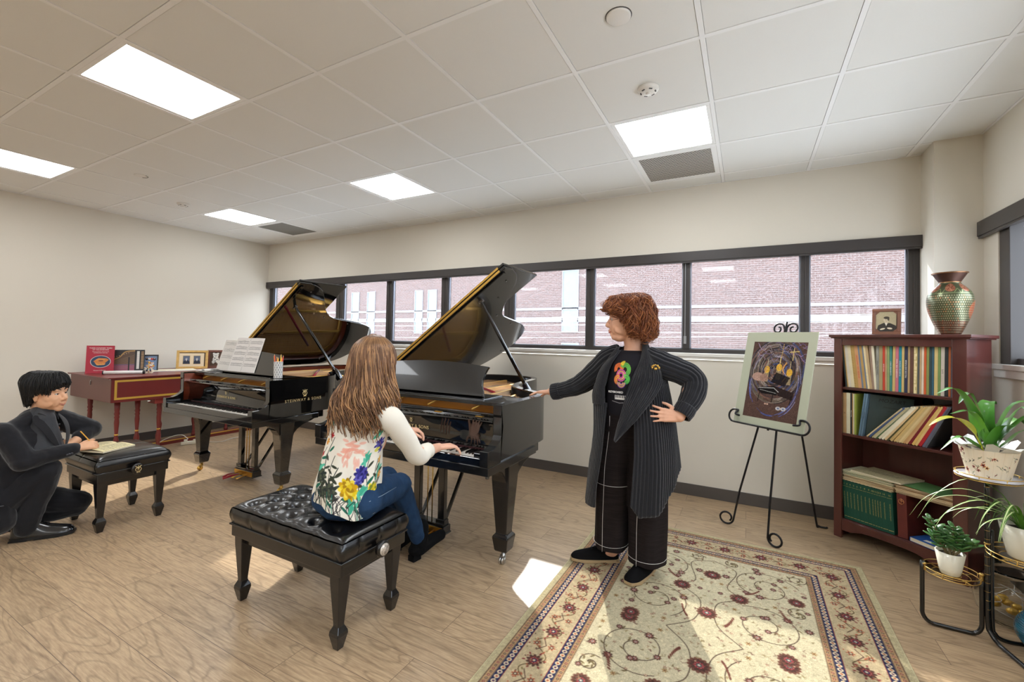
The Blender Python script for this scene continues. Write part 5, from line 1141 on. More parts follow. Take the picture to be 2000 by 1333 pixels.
for lo in (za,zb-wd):
    for i in range(len(cp)-1):
        a = Vector(cp[i]); b = Vector(cp[i+1]); d = b-a; n_ = Vector((d.y,-d.x)).normalized(); gb.add([(a.x,a.y,lo),(b.x,b.y,lo),(b.x,b.y,lo+wd),(a.x,a.y,lo+wd)]+[(p.x+n_.x*.0025,p.y+n_.y*.0025,z) for p,z in ((a,lo),(b,lo),(b,lo+wd),(a,lo+wd))],[(4,5,6,7),(0,3,2,1),(3,7,6,2),(0,1,5,4)])
gb.build('gold_banding', M_hgold, hp)
MB().lathe([(.012,0),(.012,.003),(.004,.004)],12,Matrix.Translation((-5.98,HY0-.004,HZ1-.06)) @ Matrix.Rotation(PI/2,4,'X')).box(-5.984,HY0-.012,HZ1-.10,-5.976,HY0-.004,HZ1-.06).build('lock_hook', M_steel, hp)
MB().box(HX1-.03,HY0-.006,HZ1-.022,HX1-.012,HY0-.003,HZ1-.012).box(HX1+.001,HY0+.30,HZ0-.018,HX1+.004,HY0+.322,HZ0-.006).build('white_tag', M_white, hp)
# stand
TP = [(.030,.0),(.034,.03),(.022,.045),(.027,.055),(.019,.075),(.024,.15),(.034,.20),(.036,.23),(.024,.265),(.020,.29),(.023,.297),(.020,.305),(.026,.37),(.030,.42),(.026,.46),(.032,.475),(.026,.49),(.034,.51),(.028,.53),(.032,.55),(.036,.635)]
def tleg(x,y,zb_=0.0,zt_=HZ0):
    o = MB().lathe([(r*.70,zb_+z*(zt_-zb_)/.635) for r,z in TP],18,Matrix.Translation((x,y,0))).build('leg', M_hred, hp)
    MB().lathe([(.015,zb_+.290*(zt_-zb_)/.635),(.0185,zb_+.297*(zt_-zb_)/.635),(.015,zb_+.304*(zt_-zb_)/.635)],18,Matrix.Translation((x,y,0))).build('gold_ring', M_hgold, o)
for x,y in ((-5.62,2.02),(-5.70,2.22),(-5.62,2.38),(-6.36,2.05)): tleg(x,y)
for x,y in ((-6.12,2.60),(-6.15,2.98),(-6.17,3.38)): tleg(x,y,.05)
MB().box(-5.70,2.31,HZ0-.055,-5.55,2.45,HZ0).build('corner_block', mat('harpsichord_light_red', rgb(140,54,46), .45), hp, bevel=.004)
rl = MB().box(-6.19,2.50,0,-6.11,3.70,.052).build('floor_rail', M_hred, hp, bevel=.003)
MB().box(-6.110,2.50,.038,-6.107,3.70,.050).build('gold_banding', M_hgold, rl)
HT = HZ1+.0006
def upright_book(nm, lb, cat, M, w_, h_, d_, cover, canv, par=None):
    o = thing(nm, lb, cat); o.matrix_world = M
    MB().box(-w_/2,0,0,w_/2,d_,h_).build('cover_block', cover, o, bevel=.002)
    MB().box(-w_/2+.003,.003,h_-.0005,w_/2-.0005,d_-.003,h_+.0004).build('page_block', M_page, o)
    canv.plane('front_cover', vmat('glossy_cover', .35, .5), o, M=frame_M((-w_/2,-.0006,0),(1,0,0),(0,0,1)))
    return o
# objects stand near the wall side, facing the room (+x -y)
def facing(x,y,ang,tilt=.12,z=HT): return Matrix.Translation((x,y,z)) @ Matrix.Rotation(ang,4,'Z') @ Matrix.Rotation(-tilt,4,'X')
c = Canvas(.225,.300,.0016,(168,20,48)); c.ell(.118,.125,.083,.066,(206,200,196)); c.ell(.118,.125,.078,.061,(24,56,88)); c.poly([(.06,.13),(.10,.165),(.165,.16),(.185,.145),(.15,.105),(.085,.10)],(204,122,50)); c.poly([(.07,.115),(.10,.10),(.16,.105),(.15,.09),(.09,.085)],(220,150,70)); c.ell(.12,.135,.02,.008,(120,60,30)); c.line([(.08,.145),(.15,.15)],.003,(240,190,110))
FA = math.radians(62)
o = upright_book('keyboard_history_book','red book with an oval picture of a harpsichord standing on the harpsichord','book', facing(-6.18,2.055,FA,.10), .225,.300,.03, cmat((160,20,46)), c)
for s_, z_, sz in (('THREE HUNDRED YEARS',.272,.0165),('OF THE KEYBOARD',.254,.0150),('Historical Pianos, Harpsichords',.234,.0105),('and Clavichords from Italy',.220,.0105),('Museum Collection',.030,.0125)): text_mesh('cover_title', s_, sz, cmat((240,232,226)), frame_M((.002,-.0012,z_),(1,0,0),(0,0,1)), o, .0002)
c = Canvas(.30,.250,.0018,(70,50,36)); 
for j in range(40): c.rect(0,.25*j/40,.215,.25*(j+1)/40,(int(150-60*j/40+ (60 if j<12 else 0)),int(110-40*j/40),int(80+ (70 if j<14 else -20))),.6)
c.poly([(0,.12),(.09,.17),(.13,.235),(.215,.245),(.215,.25),(0,.25)],(38,32,28)); c.line([tuple(p[:2]) for p in crom([(0,.13,0),(.08,.165,0),(.13,.225,0),(.215,.24,0)],8)],.012,(170,130,70))
for k in range(12): c.line([(0,.02+k*.008),(.215,.05+k*.013)],.0012,(206,176,140),.7)
for k in range(8): c.ell(.02+k*.02,.16+k*.008,.004,.004,(190,160,110))
c.line([(.165,.0),(.165,.16)],.012,(30,24,22)); c.rect(.215,0,.30,.25,(24,22,22)); c.rect(.232,.03,.256,.235,(232,228,220))
for k in range(26): c.rect(.232,.03+k*.008,.256,.031+k*.008,(60,56,54))
for k in range(13): c.rect(.270,.035+k*.0155,.294,.043+k*.0155,(190,150,100))
o = upright_book('piano_photo_book','dark book with a photo of piano strings and keys, behind the small photo frame','book', facing(-6.20,2.30,FA,.10), .30,.250,.025, cmat((40,36,34)), c)
c = Canvas(.125,.165,.0013,(120,140,170)); 
for k,(x,y,cc) in enumerate(((.03,.13,(40,36,40)),(.055,.135,(230,226,222)),(.08,.13,(190,40,50)),(.10,.125,(50,48,60)),(.03,.09,(90,120,160)),(.06,.085,(186,120,60)),(.085,.08,(220,200,190)),(.04,.05,(214,180,150)),(.065,.035,(190,60,40)),(.09,.05,(214,150,60)),(.05,.02,(60,80,50)),(.075,.06,(240,236,220)),(.08,.02,(120,90,60)))): c.ell(x,y,.014,.013,cc); c.ell(x,y+.008,.006,.006,(206,160,130))
photo_frame('photo_frame','small black photo frame with a group picture beside the piano book', facing(-6.16,2.50,FA-.05,.14), .150,.192,.012,(24,22,24), c)
c = Canvas(.260,.170,.0015,(226,206,174))
for cx in (.075,.185):
    c.rect(cx-.038,.030,cx+.038,.140,(196,166,110)); c.rect(cx-.034,.034,cx+.034,.136,(96,104,124)); portrait(c,cx,.078,.085,skin=(206,200,196),suit=(48,52,66),hair=(150,150,156))
fr2 = photo_frame('double_portrait_frame','gilt frame holding two small old portraits near the first piano', facing(-6.22,2.97,FA-.10,.16), .330,.235,.028,(206,164,88), c)
c = Canvas(.130,.180,.0016,(86,66,52)); c.ell(.065,.135,.030,.030,(226,222,212)); c.ell(.042,.160,.012,.012,(226,222,212)); c.ell(.088,.160,.012,.012,(226,222,212)); c.ell(.065,.085,.034,.040,(222,218,206)); c.ell(.04,.05,.016,.022,(222,218,206)); c.ell(.09,.05,.016,.022,(222,218,206)); c.ell(.055,.14,.004,.004,(30,26,24)); c.ell(.075,.14,.004,.004,(30,26,24)); c.ell(.065,.128,.006,.004,(30,26,24))
for a,b_ in ((.055,.10),(.08,.08),(.06,.06)): c.ell(a,b_,.008,.006,(60,56,54))
photo_frame('bear_picture_frame','brown frame with a white cut-out bear, half hidden behind the sheet music', facing(-6.20,3.24,FA-.10,.16), .19,.235,.028,(110,60,40), c)
def rollup(nm, lb, a, b, r):
    t = thing(nm, lb, 'paper roll'); MB().tube([a,b],r,16).build('paper_tube', mat('white_paper', rgb(232,230,226), .7), t)
    d = (Vector(b)-Vector(a)).normalized(); MB().tube([Vector(a)-d*.004,Vector(a)+d*.006],r*1.08,16).tube([Vector(b)-d*.012,Vector(b)+d*.004],r*1.08,16).build('dark_end', mat('dark_cap', rgb(34,34,38), .5), t); return t
rollup('rolled_score','white rolled paper with dark ends lying in front of the red book',(-5.98,2.02,HT+.019),(-5.78,2.30,HT+.019),.018)
t = thing('paper_crown','little white and gold openwork ornament in front of the piano book','ornament',(-5.86,2.37,HT)); q = MB()
for k in range(8): a = 2*PI*k/8; q.tube(crom([(.035*math.cos(a),.035*math.sin(a),.002),(.045*math.cos(a+.3),.045*math.sin(a+.3),.025),(.028*math.cos(a+.5),.028*math.sin(a+.5),.05),(.04*math.cos(a+.7),.04*math.sin(a+.7),.06)],4),.003,6)
q.tube([(.036*math.cos(a),.036*math.sin(a),.003) for a in np.linspace(0,2*PI,17)[:-1]],.003,6,closed=True); q.build('openwork', mat('ivory_gold', rgb(226,214,190), .4), t); MB().tube([(0,0,.002),(0,0,.115)],.004,8).ball((0,0,.12),.010).build('candle_stem', M_gold, t)
t = thing('loose_papers','pale open papers lying on the harpsichord between the photo frames','papers',(0,0,0))
c = Canvas(.42,.30,.004,(232,226,206)); c.rect(.02,.02,.40,.28,(224,216,190)); 
for k in range(10): c.line([(.04,.04+k*.024),(.38,.04+k*.024)],.002,(186,180,160))
c.plane('top_sheet', vmat('printed_paper'), t, M=frame_M((-5.98,2.46,HT+.0085),(.3,1,0),(-1,.3,0))); MB().box(0,0,0,.42,.30,.006,frame_M((-5.98,2.46,HT+.001),(.3,1,0),(-1,.3,0))).build('sheets', mat('white_paper',(0,0,0)), t)
# power strip, cable, adapter
t = thing('power_strip','cream power strip on the floor beside the harpsichord rail','power strip',(-5.90,2.86,0),1.2)
MB().box(-.12,-.024,.001,.12,.024,.036).build('body', mat('cream_plastic', rgb(224,216,196), .4), t, bevel=.006); MB().box(-.09,-.012,.036,-.055,.012,.062).box(.0,-.012,.036,.03,.012,.055).build('plug', mat('cream_plastic',(0,0,0)), t, bevel=.003)
cbm = mat('white_cable', rgb(226,222,212), .45)
for lb, pts in (('white cable looping from the power strip toward the left leg',[(-5.93,2.82,.065),(-5.96,2.76,.12),(-6.02,2.66,.10),(-6.07,2.50,.02),(-6.1,2.35,.005)]),('white cable snaking along the floor behind the first piano',[(-5.87,2.93,.02),(-5.8,3.02,.005),(-5.72,3.10,.005),(-5.80,3.30,.005),(-5.70,3.5,.005),(-5.95,3.62,.005),(-6.3,3.9,.005)]),):
    tag(MB().tube(crom(pts,8),.0042,8).build('power_cable', cbm), lb, 'cable', 'white cables')
t = thing('power_strip','beige power strip on the floor behind the polished piano leg','power strip',(-4.35,3.62,0),.1); MB().box(-.14,-.024,.001,.14,.024,.036).build('body', mat('cream_plastic',(0,0,0)), t, bevel=.006); MB().lathe([(.014,.036),(.014,.07),(.004,.085)],12,Matrix.Translation((-.09,0,0))).build('plug', mat('cream_plastic',(0,0,0)), t)
# ================================================================== on the polished piano
def sheet_canvas(w_, h_, base, seed, systems=5, dark=(120,118,116)):
    c = Canvas(w_,h_,.0011,base); g = np.random.RandomState(seed)
    for s_ in range(systems):
        y0 = h_*(.90-.165*s_*5/systems) if systems == 5 else h_*(.92-.86*s_/systems)
        for st_ in range(2):
            yy = y0-st_*.017
            for k in range(5): c.line([(w_*.08,yy-k*.0022),(w_*.93,yy-k*.0022)],.0006,dark,.8)
            for k in range(16):
                x = w_*(.12+.78*(k+.5*g.rand())/16); y = yy-.001-.008*g.rand(); c.ell(x,y,.0016,.0013,(40,38,38)); c.line([(x+.0013,y),(x+.0013,y+.007)],.0006,(40,38,38))
            if g.rand() > .3: x = w_*(.2+.5*g.rand()); c.line([tuple(p[:2]) for p in crom([(x,yy+.003,0),(x+.02,yy+.008,0),(x+.05,yy+.004,0)],5)],.0007,(40,38,38))
        for x in (.08,.36,.65,.93): c.line([(w_*x,y0),(w_*x,y0-.026)],.0007,dark)
    return c
DM = frame_M((P2[0],P2[1]+.345,.972),(1,0,0),(0,.30,1)); M_pp = vmat('printed_paper', .75, .2)
t = thing('sheet_music','three open pages of sheet music on the desk of the polished piano','sheet music',(0,0,0))
for k,(x0,w_,h_,rot,sd) in enumerate(((.205,.235,.305,-.02,1),(.405,.215,.330,0,2),(.62,.215,.330,0,3))):
    c = sheet_canvas(w_,h_,(216,212,206) if k == 0 else (226,222,218),sd,4 if k == 0 else 5,(170,168,166) if k == 0 else (110,108,108))
    if k: 
        for j in range(22): c.ell(.004 if k == 2 else w_-.004,.01+j*.0148,.0022,.0022,(60,58,58))
    o = c.plane('page', M_pp, t, M=DM @ Matrix.Translation((x0,.014,.0125+.0012*k)) @ Matrix.Rotation(rot,4,'Z'), fn=lambda V, w=w_: V+np.stack([V[:,0]*0,V[:,0]*0,.006*np.sin(PI*V[:,0]/w)**2],1))
    MB().box(0,0,-.0006,w_,h_,.0004,DM @ Matrix.Translation((x0,.014,.0115+.0012*k)) @ Matrix.Rotation(rot,4,'Z')).build('backing_sheet', mat('white_paper',(0,0,0)), t)
t = thing('open_book','open paper-covered book lying on the left of the polished piano desk','book',(P2[0]+.165,P2[1]+.36,.9725),-.12)
q = MB()
for s in (-1,1):
    rows = []
    for i in range(9): u = i/8; rows.append([(s*u*.15,-.11+.24*v,.020*(1-u)*math.sin(PI*min(1,u*3+.25))+.006+ (.012*u if s>0 else .004*u)) for v in np.linspace(0,1,4)])
    q.grid(rows if s < 0 else rows[::-1])
q.build('pages', mat('white_paper',(0,0,0)), t, solid=.003); c = Canvas(.10,.13,.002,(150,148,146)); c.noise(.3,3,2); c.plane('printed_photo', M_pp, t, M=frame_M((.02,-.06,.0285),(1,0,-.02),(0,1,0)))
MB().box(-.155,-.115,.0005,.155,.135,.003).build('cover', mat('white_paper',(0,0,0)), t)
t = thing('pencil_cup','white cup patterned with grey leaves on the polished piano','pencil cup',(P2[0]+1.237,P2[1]+.30,.9715))
c = Canvas(.22,.14,.0014,(226,224,220))
for j in range(7):
    for i in range(11): x, y = (i+.5*(j%2))*.02+.01, .012+j*.02; c.ell(x,y,.0045,.0085,(112,114,118)); c.ell(x,y+.001,.0022,.005,(196,196,194))
th = np.linspace(0,2*PI,c.nx); hh = np.linspace(0,.14,c.ny); R = .034+.002*hh/.14; V = np.stack([R[:,None]*np.cos(th),R[:,None]*np.sin(th),hh[:,None]*np.ones(c.nx)],-1).reshape(-1,3)
painted('cup_wall', V, c.ny, c.nx, c.a, vmat('ceramic_print', .3, .5), t); MB().lathe([(.034,.0),(.03,.001),(.03,.002),(.032,.138),(.0355,.1405)],30,cap=True).build('cup_liner', M_white, t)
for k in range(7):
    a = k*.9; b = Vector((.016*math.cos(a),.016*math.sin(a),.01)); d = Vector((.12*math.cos(a+.4),.12*math.sin(a+.4),1)).normalized(); Lp = .16+.012*(k%3); cc = [(232,150,40),(214,60,30),(240,190,60),(206,110,40)][k%4]
    o = tag(MB().tube([b,b+d*(Lp)],.0036,6).build('pencil', mat('pencil_%d' % (k%4), rgb(*cc), .4)), ['orange pencil in the leaf-patterned cup','red pencil in the leaf-patterned cup','yellow pencil in the leaf-patterned cup','brown-orange pencil in the leaf-patterned cup'][k%4], 'pencil', 'pencils in the cup, colour %d' % (k%4)); o.location = (P2[0]+1.237,P2[1]+.30,.9720)
    MB().tube([b+d*Lp,b+d*(Lp+.012)],[.0035,.0006],6).build('sharpened_tip', mat('bare_wood', rgb(226,190,140), .6), o)
# ================================================================== booklet and pencil on the small bench
t = thing('music_booklet','open cream booklet of handwritten-looking music on the small bench','sheet music',(-4.02,1.365,.5165),.33)
for s in (-1,1):
    c = sheet_canvas(.155,.215,(226,214,168),20+s,5,(120,112,90)) ; f = lambda V, s=s: np.stack([V[:,0]*s if s > 0 else V[:,0]-.155, V[:,1]-.107, .010+.012*np.sin(PI*np.clip((V[:,0] if s > 0 else .155-V[:,0])/.155,0,1)**.6)],1)
    c.plane('page', M_pp, t, M=Matrix.Rotation(-PI/2*0,4,'Z'), fn=f)
q = MB().box(-.155,-.107,.0,.155,.107,.0095); q.build('page_block', M_page, t)
# ================================================================== PEOPLE
V3 = Vector
def crease(o, strength=.010, size=.09, depth=2, seed='a'):
    tx = bpy.data.textures.new('cloth_folds_'+seed, 'CLOUDS'); tx.noise_scale = size; tx.noise_depth = depth
    m = o.modifiers.new('folds','DISPLACE'); m.texture = tx; m.strength = strength; m.mid_level = .5; return o
M_eye = mat('eye_white', rgb(232,228,222), .15); M_iris = mat('iris_brown', rgb(44,28,20), .1)
def skinmat(nm, c): return mat(nm, rgb(*c), .5, spec=.35, var=.05, vscale=25, bump=.08, bscale=350)
def basis(f, up=(0,0,1), roll=0):
    f = V3(f).normalized(); l_ = V3(up).cross(f).normalized(); u = f.cross(l_)
    if roll: q = Matrix.Rotation(roll,3,f); l_ = q @ l_; u = q @ u
    return Matrix(((f.x,l_.x,u.x),(f.y,l_.y,u.y),(f.z,l_.z,u.z)))
def head_shapes(q, c, R, k=1.0, nose=1.0, jaw=1.0, smile=0):
    c = V3(c)
    def B(p, r, rot=None): q.ball(c+R @ (V3(p)*k), tuple(x*k for x in r), 20, 14, R=R if rot is None else R @ rot)
    def Cp(a, b, ra, rb): q.cap(c+R @ (V3(a)*k), c+R @ (V3(b)*k), ra*k, rb*k)
    B((-.012,0,.036),(.096,.077,.092)); B((.030,0,.022),(.062,.066,.075)); B((.030,0,-.030),(.060,.060,.080)); B((.028,0,-.070),(.054*jaw,.052*jaw,.040)); B((.072,0,-.098),(.020,.024,.018))
    Cp((.083,0,.012),(.108,0,-.024*nose),.009,.0115); B((.103,0,-.030),(.015,.012,.011)); 
    for s in (-1,1):
        B((.098,s*.012,-.033),(.010,.008,.008)); B((.066,s*.036,-.030),(.026,.024,.026)); B((.078,s*.029,.030),(.014,.026,.009)); B((.040,s*.052,-.055),(.035,.014,.030))
        B((.046,s*.027,-.036),(.040,.036,.056)); B((.076,s*.023,-.022),(.019,.016,.024)); B((.040,s*.038,-.020),(.046,.034,.046)); B((.074,s*.030,-.046),(.019,.020,.020)); B((.020,s*.040,-.045),(.046,.032,.050))
        B((-.004,s*.078,-.006),(.018,.008,.031)); B((-.002,s*.080,-.032),(.009,.006,.012)); B((.076,s*.031,.0145),(.014,.0165,.0055)); B((.075,s*.031,-.007),(.013,.016,.005))
        for s in (-1,1): B((.080,s*.020,-.044),(.016,.014,.022)); B((.070,s*.030,-.058),(.020,.016,.024))
    if smile: B((.086,0,-.050),(.012,.026,.012))
    B((.094,0,-.056),(.012,.022,.0058)); B((.092,0,-.068),(.012,.018,.0065)); B((.086,0,-.082),(.012,.018,.010))
def face_parts(par, c, R, k, skin_dark, brow, iris=True, lips=(176,96,88)):
    c = V3(c); e = MB(); ir = MB(); br = MB(); lp = MB()
    for s in (-1,1):
        p = c+R @ (V3((.0745,s*.031,.0045))*k); e.ball(p,.0125*k,14,10); ir.ball(p+R @ V3((.0068*k,.0,-.0003)),.0068*k,12,8)
        br.tube([c+R @ (V3(x)*k) for x in ((.090,s*.012,.030),(.089,s*.026,.036),(.080,s*.044,.031))],[.0028*k,.0034*k,.0012*k],6)
        lidq = [c+R @ (V3(x)*k) for x in ((.0835,s*.018,.003),(.0885,s*.026,.0090),(.0880,s*.036,.0090),(.0795,s*.046,.003))]; br.tube(lidq,.0011*k,5)
    for z_,r in ((-.0585,.0042),(-.0672,.0050)): lp.tube([c+R @ (V3(x)*k) for x in ((.086,-.022,-.0615),(.0985,-.010,z_),(.1005,0,z_-.0005),(.0985,.010,z_),(.086,.022,-.0615))],[.0012*k,r*.85*k,r*k,r*.85*k,.0012*k],8)
    e.build('eye', M_eye, par); ir.build('iris', M_iris, par); br.build('eyebrow', brow, par); lp.build('lips', mat('lips_%d' % lips[0], rgb(*lips), .4), par)
def hand(q, w, f, n, thumb=1, curl=(.25,.3,.35,.4), k=1.0, spread=.10, tcurl=.35, bend=None):
    """w wrist, f direction of the fingers, n back-of-hand normal, thumb +1 on the y side of the frame"""
    f = V3(f).normalized(); n = (V3(n)-f*V3(n).dot(f)).normalized(); y = n.cross(f)*thumb; w = V3(w)
    P = lambda a,b,c_: w+(f*a+y*b+n*c_)*k
    ys = (.029,.010,-.009,-.027); Ls = (.066,.074,.069,.054); rs = (.0088,.0090,.0086,.0076)
    for b_ in ys: q.cap(P(.0,b_*.45,0),P(.084-.10*abs(b_-.008),b_,0),.0165*k,.0115*k)
    q.ball(P(.040,0,-.003),(.034*k,.034*k,.014*k),14,10,R=Matrix((f,y,n)).transposed())
    q.ball(P(.030,.024,-.008),(.026*k,.016*k,.014*k),12,8,R=Matrix((f,y,n)).transposed())
    for i in range(4):
        p = P(.086-.10*abs(ys[i]-.008),ys[i],.001); a = (bend if bend is not None else .05); sp = (1.5-i)*spread; seg = (.42,.32,.26); r = rs[i]*k
        for j in range(3):
            a += curl[i]*(1,1.25,.9)[j]; d = (f*math.cos(a)*math.cos(sp)+y*math.sin(sp)-n*math.sin(a)).normalized(); p2 = p+d*(Ls[i]*seg[j]*k*1.05)
            q.cap(p,p2,r*(1-.08*j),r*(.93-.09*j),10); p = p2
    p = P(.022,.026,-.004); a = .75
    for j,L in enumerate((.036,.032,.026)):
        d = (f*math.cos(a)+y*math.sin(a)-n*(.15+tcurl*j*.6)).normalized(); p2 = p+d*L*k; q.cap(p,p2,(.0125-.0015*j)*k,(.0110-.0017*j)*k,10); p = p2; a -= .28
def torso(q, pel, chest, neck, sl, sr, w=1.0, hd=None):
    q.ball(pel,(.145*w,.115*w,.12),20,14); q.cap(pel,chest,.125*w,.13*w); q.ball(chest,(.15*w,.115*w,.13),20,14); q.cap(sl,sr,.055,.055); q.cap(chest,neck,.11*w,.055); 
    if hd is not None: q.cap(neck,hd,.053,.048)
def limb(q, a, b, c, r0, r1, r2): q.cap(a,b,r0,r1); q.cap(b,c,r1*1.02,r2)
def person(lb, C, e):
    return thing('person', lb, 'person', (C[0],C[1],0), math.atan2(e[1],e[0]))
def loft_fn(rows, cols, fn): return [[fn(u,v) for v in np.linspace(0,1,cols)] for u in np.linspace(0,1,rows)]
def rib_tube(q, pts, rs, nrib=16, seg=128, amp=.05, nper=10, twist=0, wr=0):
    P = crom(pts, nper); R = np.interp(np.linspace(0,1,len(P)), np.linspace(0,1,len(rs)), rs); rows = []; pu = None
    for i,p in enumerate(P):
        t = (P[min(i+1,len(P)-1)]-P[max(i-1,0)]).normalized(); a = pu if pu is not None else (V3((0,0,1)) if abs(t.z)<.9 else V3((1,0,0))); x = (a-t*a.dot(t)).normalized(); pu = x; y = t.cross(x)
        row = []
        for k in range(seg):
            th = 2*PI*k/seg; s_ = math.sin(th*nrib); r = R[i]*(1+amp*(1 if s_>0 else -1)*abs(s_)**.6)+wr*math.sin(i*.9+2*math.sin(th))
            row.append(p+x*(r*math.cos(th))+y*(r*math.sin(th)))
        rows.append(row)
    q.grid([r[::-1] for r in rows], closed=True)
def shoe(par, heel, toe, m, msole, nm='shoe', k=1.0, w=.044, h=.075, laces=None, lift=0, heelh=.018):
    heel = V3(heel); toe = V3(toe); d = toe-heel; L = d.length; d.normalize(); s = V3((0,0,1)).cross(d).normalized(); u = d.cross(s); rows = []
    def sec(t):  # half width, top height
        wd = w*(.72+.30*math.sin(min(1,t*1.1)*PI*.78))*(1-max(0,(t-.80)/.2)**2.2*.55) * (min(1,(t+.02)/.08)**.5)
        tp = np.interp(t,[0,.08,.25,.42,.60,.80,.93,1],[h*.75,h*1.0,h*1.02,h*.92,h*.66,h*.50,h*.40,h*.16]); return wd,tp
    N = 26
    for i in range(N+1):
        t = i/N; wd,tp = sec(t); c = heel+d*(L*t); rows.append([c+s*(wd*math.cos(a)*(1 if math.sin(a)<.3 else .92))+u*(heelh+max(0,math.sin(a))*(tp)+min(0,math.sin(a))*.006) for a in np.linspace(0,2*PI,25)[:-1]])
    q = MB(); q.grid([r for r in rows],closed=True); q.f += [tuple(range(23,-1,-1)), tuple(N*24+k_ for k_ in range(24))]; q.smooth += [True]*2
    o = q.build(nm, m, par, subd=1)
    sl = MB(); out = []
    for i in range(N+1): t = i/N; wd,_ = sec(t); out.append((L*t,wd+.003))
    poly = [(x,-y) for x,y in out]+[(x,y) for x,y in reversed(out)]
    sl.prism([(x,y) for x,y in poly], heelh*.45, heelh+.004, frame_M(heel,d,s)); hp_ = [(x,y) for x,y in poly if x < L*.30]; sl.prism([(0,-w*.7),(L*.28,-w*.85),(L*.28,w*.85),(0,w*.7)],0,heelh*.5,frame_M(heel,d,s)) ; sl.prism([(L*.4,-w*.9),(L*.75,-w),(L*.97,-w*.4),(L*.97,w*.4),(L*.75,w),(L*.4,w*.9)],.0,heelh*.5,frame_M(heel,d,s))
    sl.build('sole', msole, o)
    if laces:
        lc = MB()
        for j in range(4):
            t = .36+.07*j; _,tp = sec(t); c = heel+d*(L*t)+u*(heelh+tp+.001); lc.tube([c-s*.017-u*.003,c+u*.001,c+s*.017-u*.003],.0018,6)
        _,tp = sec(.34); c = heel+d*(L*.34)+u*(heelh+tp+.004)
        for sg in (-1,1): lc.tube(crom([c,c+s*.018*sg+u*.012,c+s*.03*sg+u*.0-d*.004,c+s*.008*sg+u*.001],5),.0014,6)
        lc.build('laces', laces, o)
    return o
def strand(q, pts, r, seg=5): q.tube(pts, r, seg)

def hairdo(H, c, R, n, prof, amp=.004, freq=2.0, r=.0014, seed=1, spread=.03, nper=6, u0=.22, clump=5):
    """strands from the crown over the skull; prof(a) -> [(radius x, radius y, z), ...] for azimuth a (0 = face)"""
    g = np.random.RandomState(seed)
    for k in range(n):
        a = (k+g.rand())/n*2*PI; ctl = prof(a, g); pts = []; rr = 1+spread*g.randn(); st = a+.5*g.randn()
        off = V3((-.012+.018*g.randn(),.012*g.randn(),0))
        for i,(rx,ry,z) in enumerate(ctl):
            u = i/(len(ctl)-1); aa = a if i else st; rad = rr if i > 1 else 1
            pts.append(c+R @ (V3((rx*math.cos(aa)*rad,ry*math.sin(aa)*rad,z))+off*(1-u)))
        B_ = crom(pts,nper); N = len(B_); ph = round(a*clump)*2.3+.6*g.randn(); fr_ = freq*(1+.15*g.randn()); d = R @ V3((math.cos(a),math.sin(a),0)); t_ = R @ V3((-math.sin(a),math.cos(a),0)); out = []
        for i,p in enumerate(B_):
            u = i/(N-1); am = amp*min(1,max(0,u-u0)*2.2); out.append(p+t_*(am*math.sin(ph+fr_*u*2*PI))+d*(am*math.cos(ph*1.3+fr_*u*2*PI)))
        H[1 if (len(H) > 1 and g.rand() < .3) else 0].tube(out,[r*(.7+.5*math.sin(PI*min(1,i/(N-1)))) for i in range(N)],4)
# ------------------------------------------------------------------ 1. standing woman (local frame: x across the view, y away, z up)
M_sk1 = skinmat('skin_fair', (226,172,142)); M_knit = mat('black_rib_knit', rgb(30,30,34), .9, spec=.15, sheen=.3, bump=.5, bscale=500); M_trou = mat('black_crinkle_trousers', rgb(38,32,32), .85, spec=.15, var=.25, vscale=12, stretch=(1,1,14), bump=.6, bscale=140)
W1 = person('person standing on the rug in a long black ribbed cardigan, one hand on the piano', (-.60,2.56), (.974,.228))
q = MB(); hc = V3((-.022,-.005,1.474)); HR = basis((-1,-.10,-.10),roll=.0)
torso(q,(.02,.02,.90),(.02,.01,1.13),(.022,.01,1.30),(-.095,.06,1.235),(.150,-.055,1.228),1.0,(.01,.0,1.40))
head_shapes(q,hc,HR,1.02,jaw=1.06,smile=1); q.ball(hc+HR @ V3((.045,0,-.100)),(.04,.045,.030),16,10)
wr1 = V3((-.490,.180,1.008)); limb(q,(-.10,.06,1.235),(-.285,.125,1.075),wr1,.050,.040,.026); hand(q,wr1,(-1,.12,-.10),(.05,.05,1),thumb=-1,curl=(.14,.12,.14,.18),k=.93,bend=.02)
wr2 = V3((.262,-.150,.948)); limb(q,(.155,-.055,1.228),(.335,-.045,1.145),wr2,.050,.040,.027); hand(q,wr2,(-1,-.06,.07),(-.05,-1,.15),thumb=-1,curl=(.05,.04,.04,.05),k=.97,spread=.16,bend=.03,tcurl=.5)
limb(q,(-.07,.04,.86),(-.08,.07,.48),(-.085,.11,.085),.085,.055,.038); limb(q,(.10,.02,.86),(.105,.03,.48),(.115,.055,.085),.085,.055,.038)
q.cap((-.085,.11,.07),(-.20,.10,.042),.028,.018); q.cap((.115,.055,.07),(.06,-.03,.042),.028,.018)
q.build('body', M_sk1, W1, remesh=.0042, sm=6)
M_auburn = mat('auburn_hair', rgb(116,62,34), .45, var=.35, vscale=30, spec=.4); M_auburn2 = mat('copper_hair', rgb(168,104,58), .4, var=.25, vscale=30)
face_parts(W1,hc,HR,1.02,None,mat('brow_auburn', rgb(110,70,48), .8),lips=(188,92,86))
g = np.random.RandomState(31); h1 = MB(); h2 = MB(); 
sh_ = MB(); sh_.ball(hc+V3((.018,.0,.040)),(.106,.092,.098),24,16); sh_.ball(hc+V3((.060,.0,-.03)),(.060,.085,.075),20,12); sh_.build('hair', M_auburn, W1)
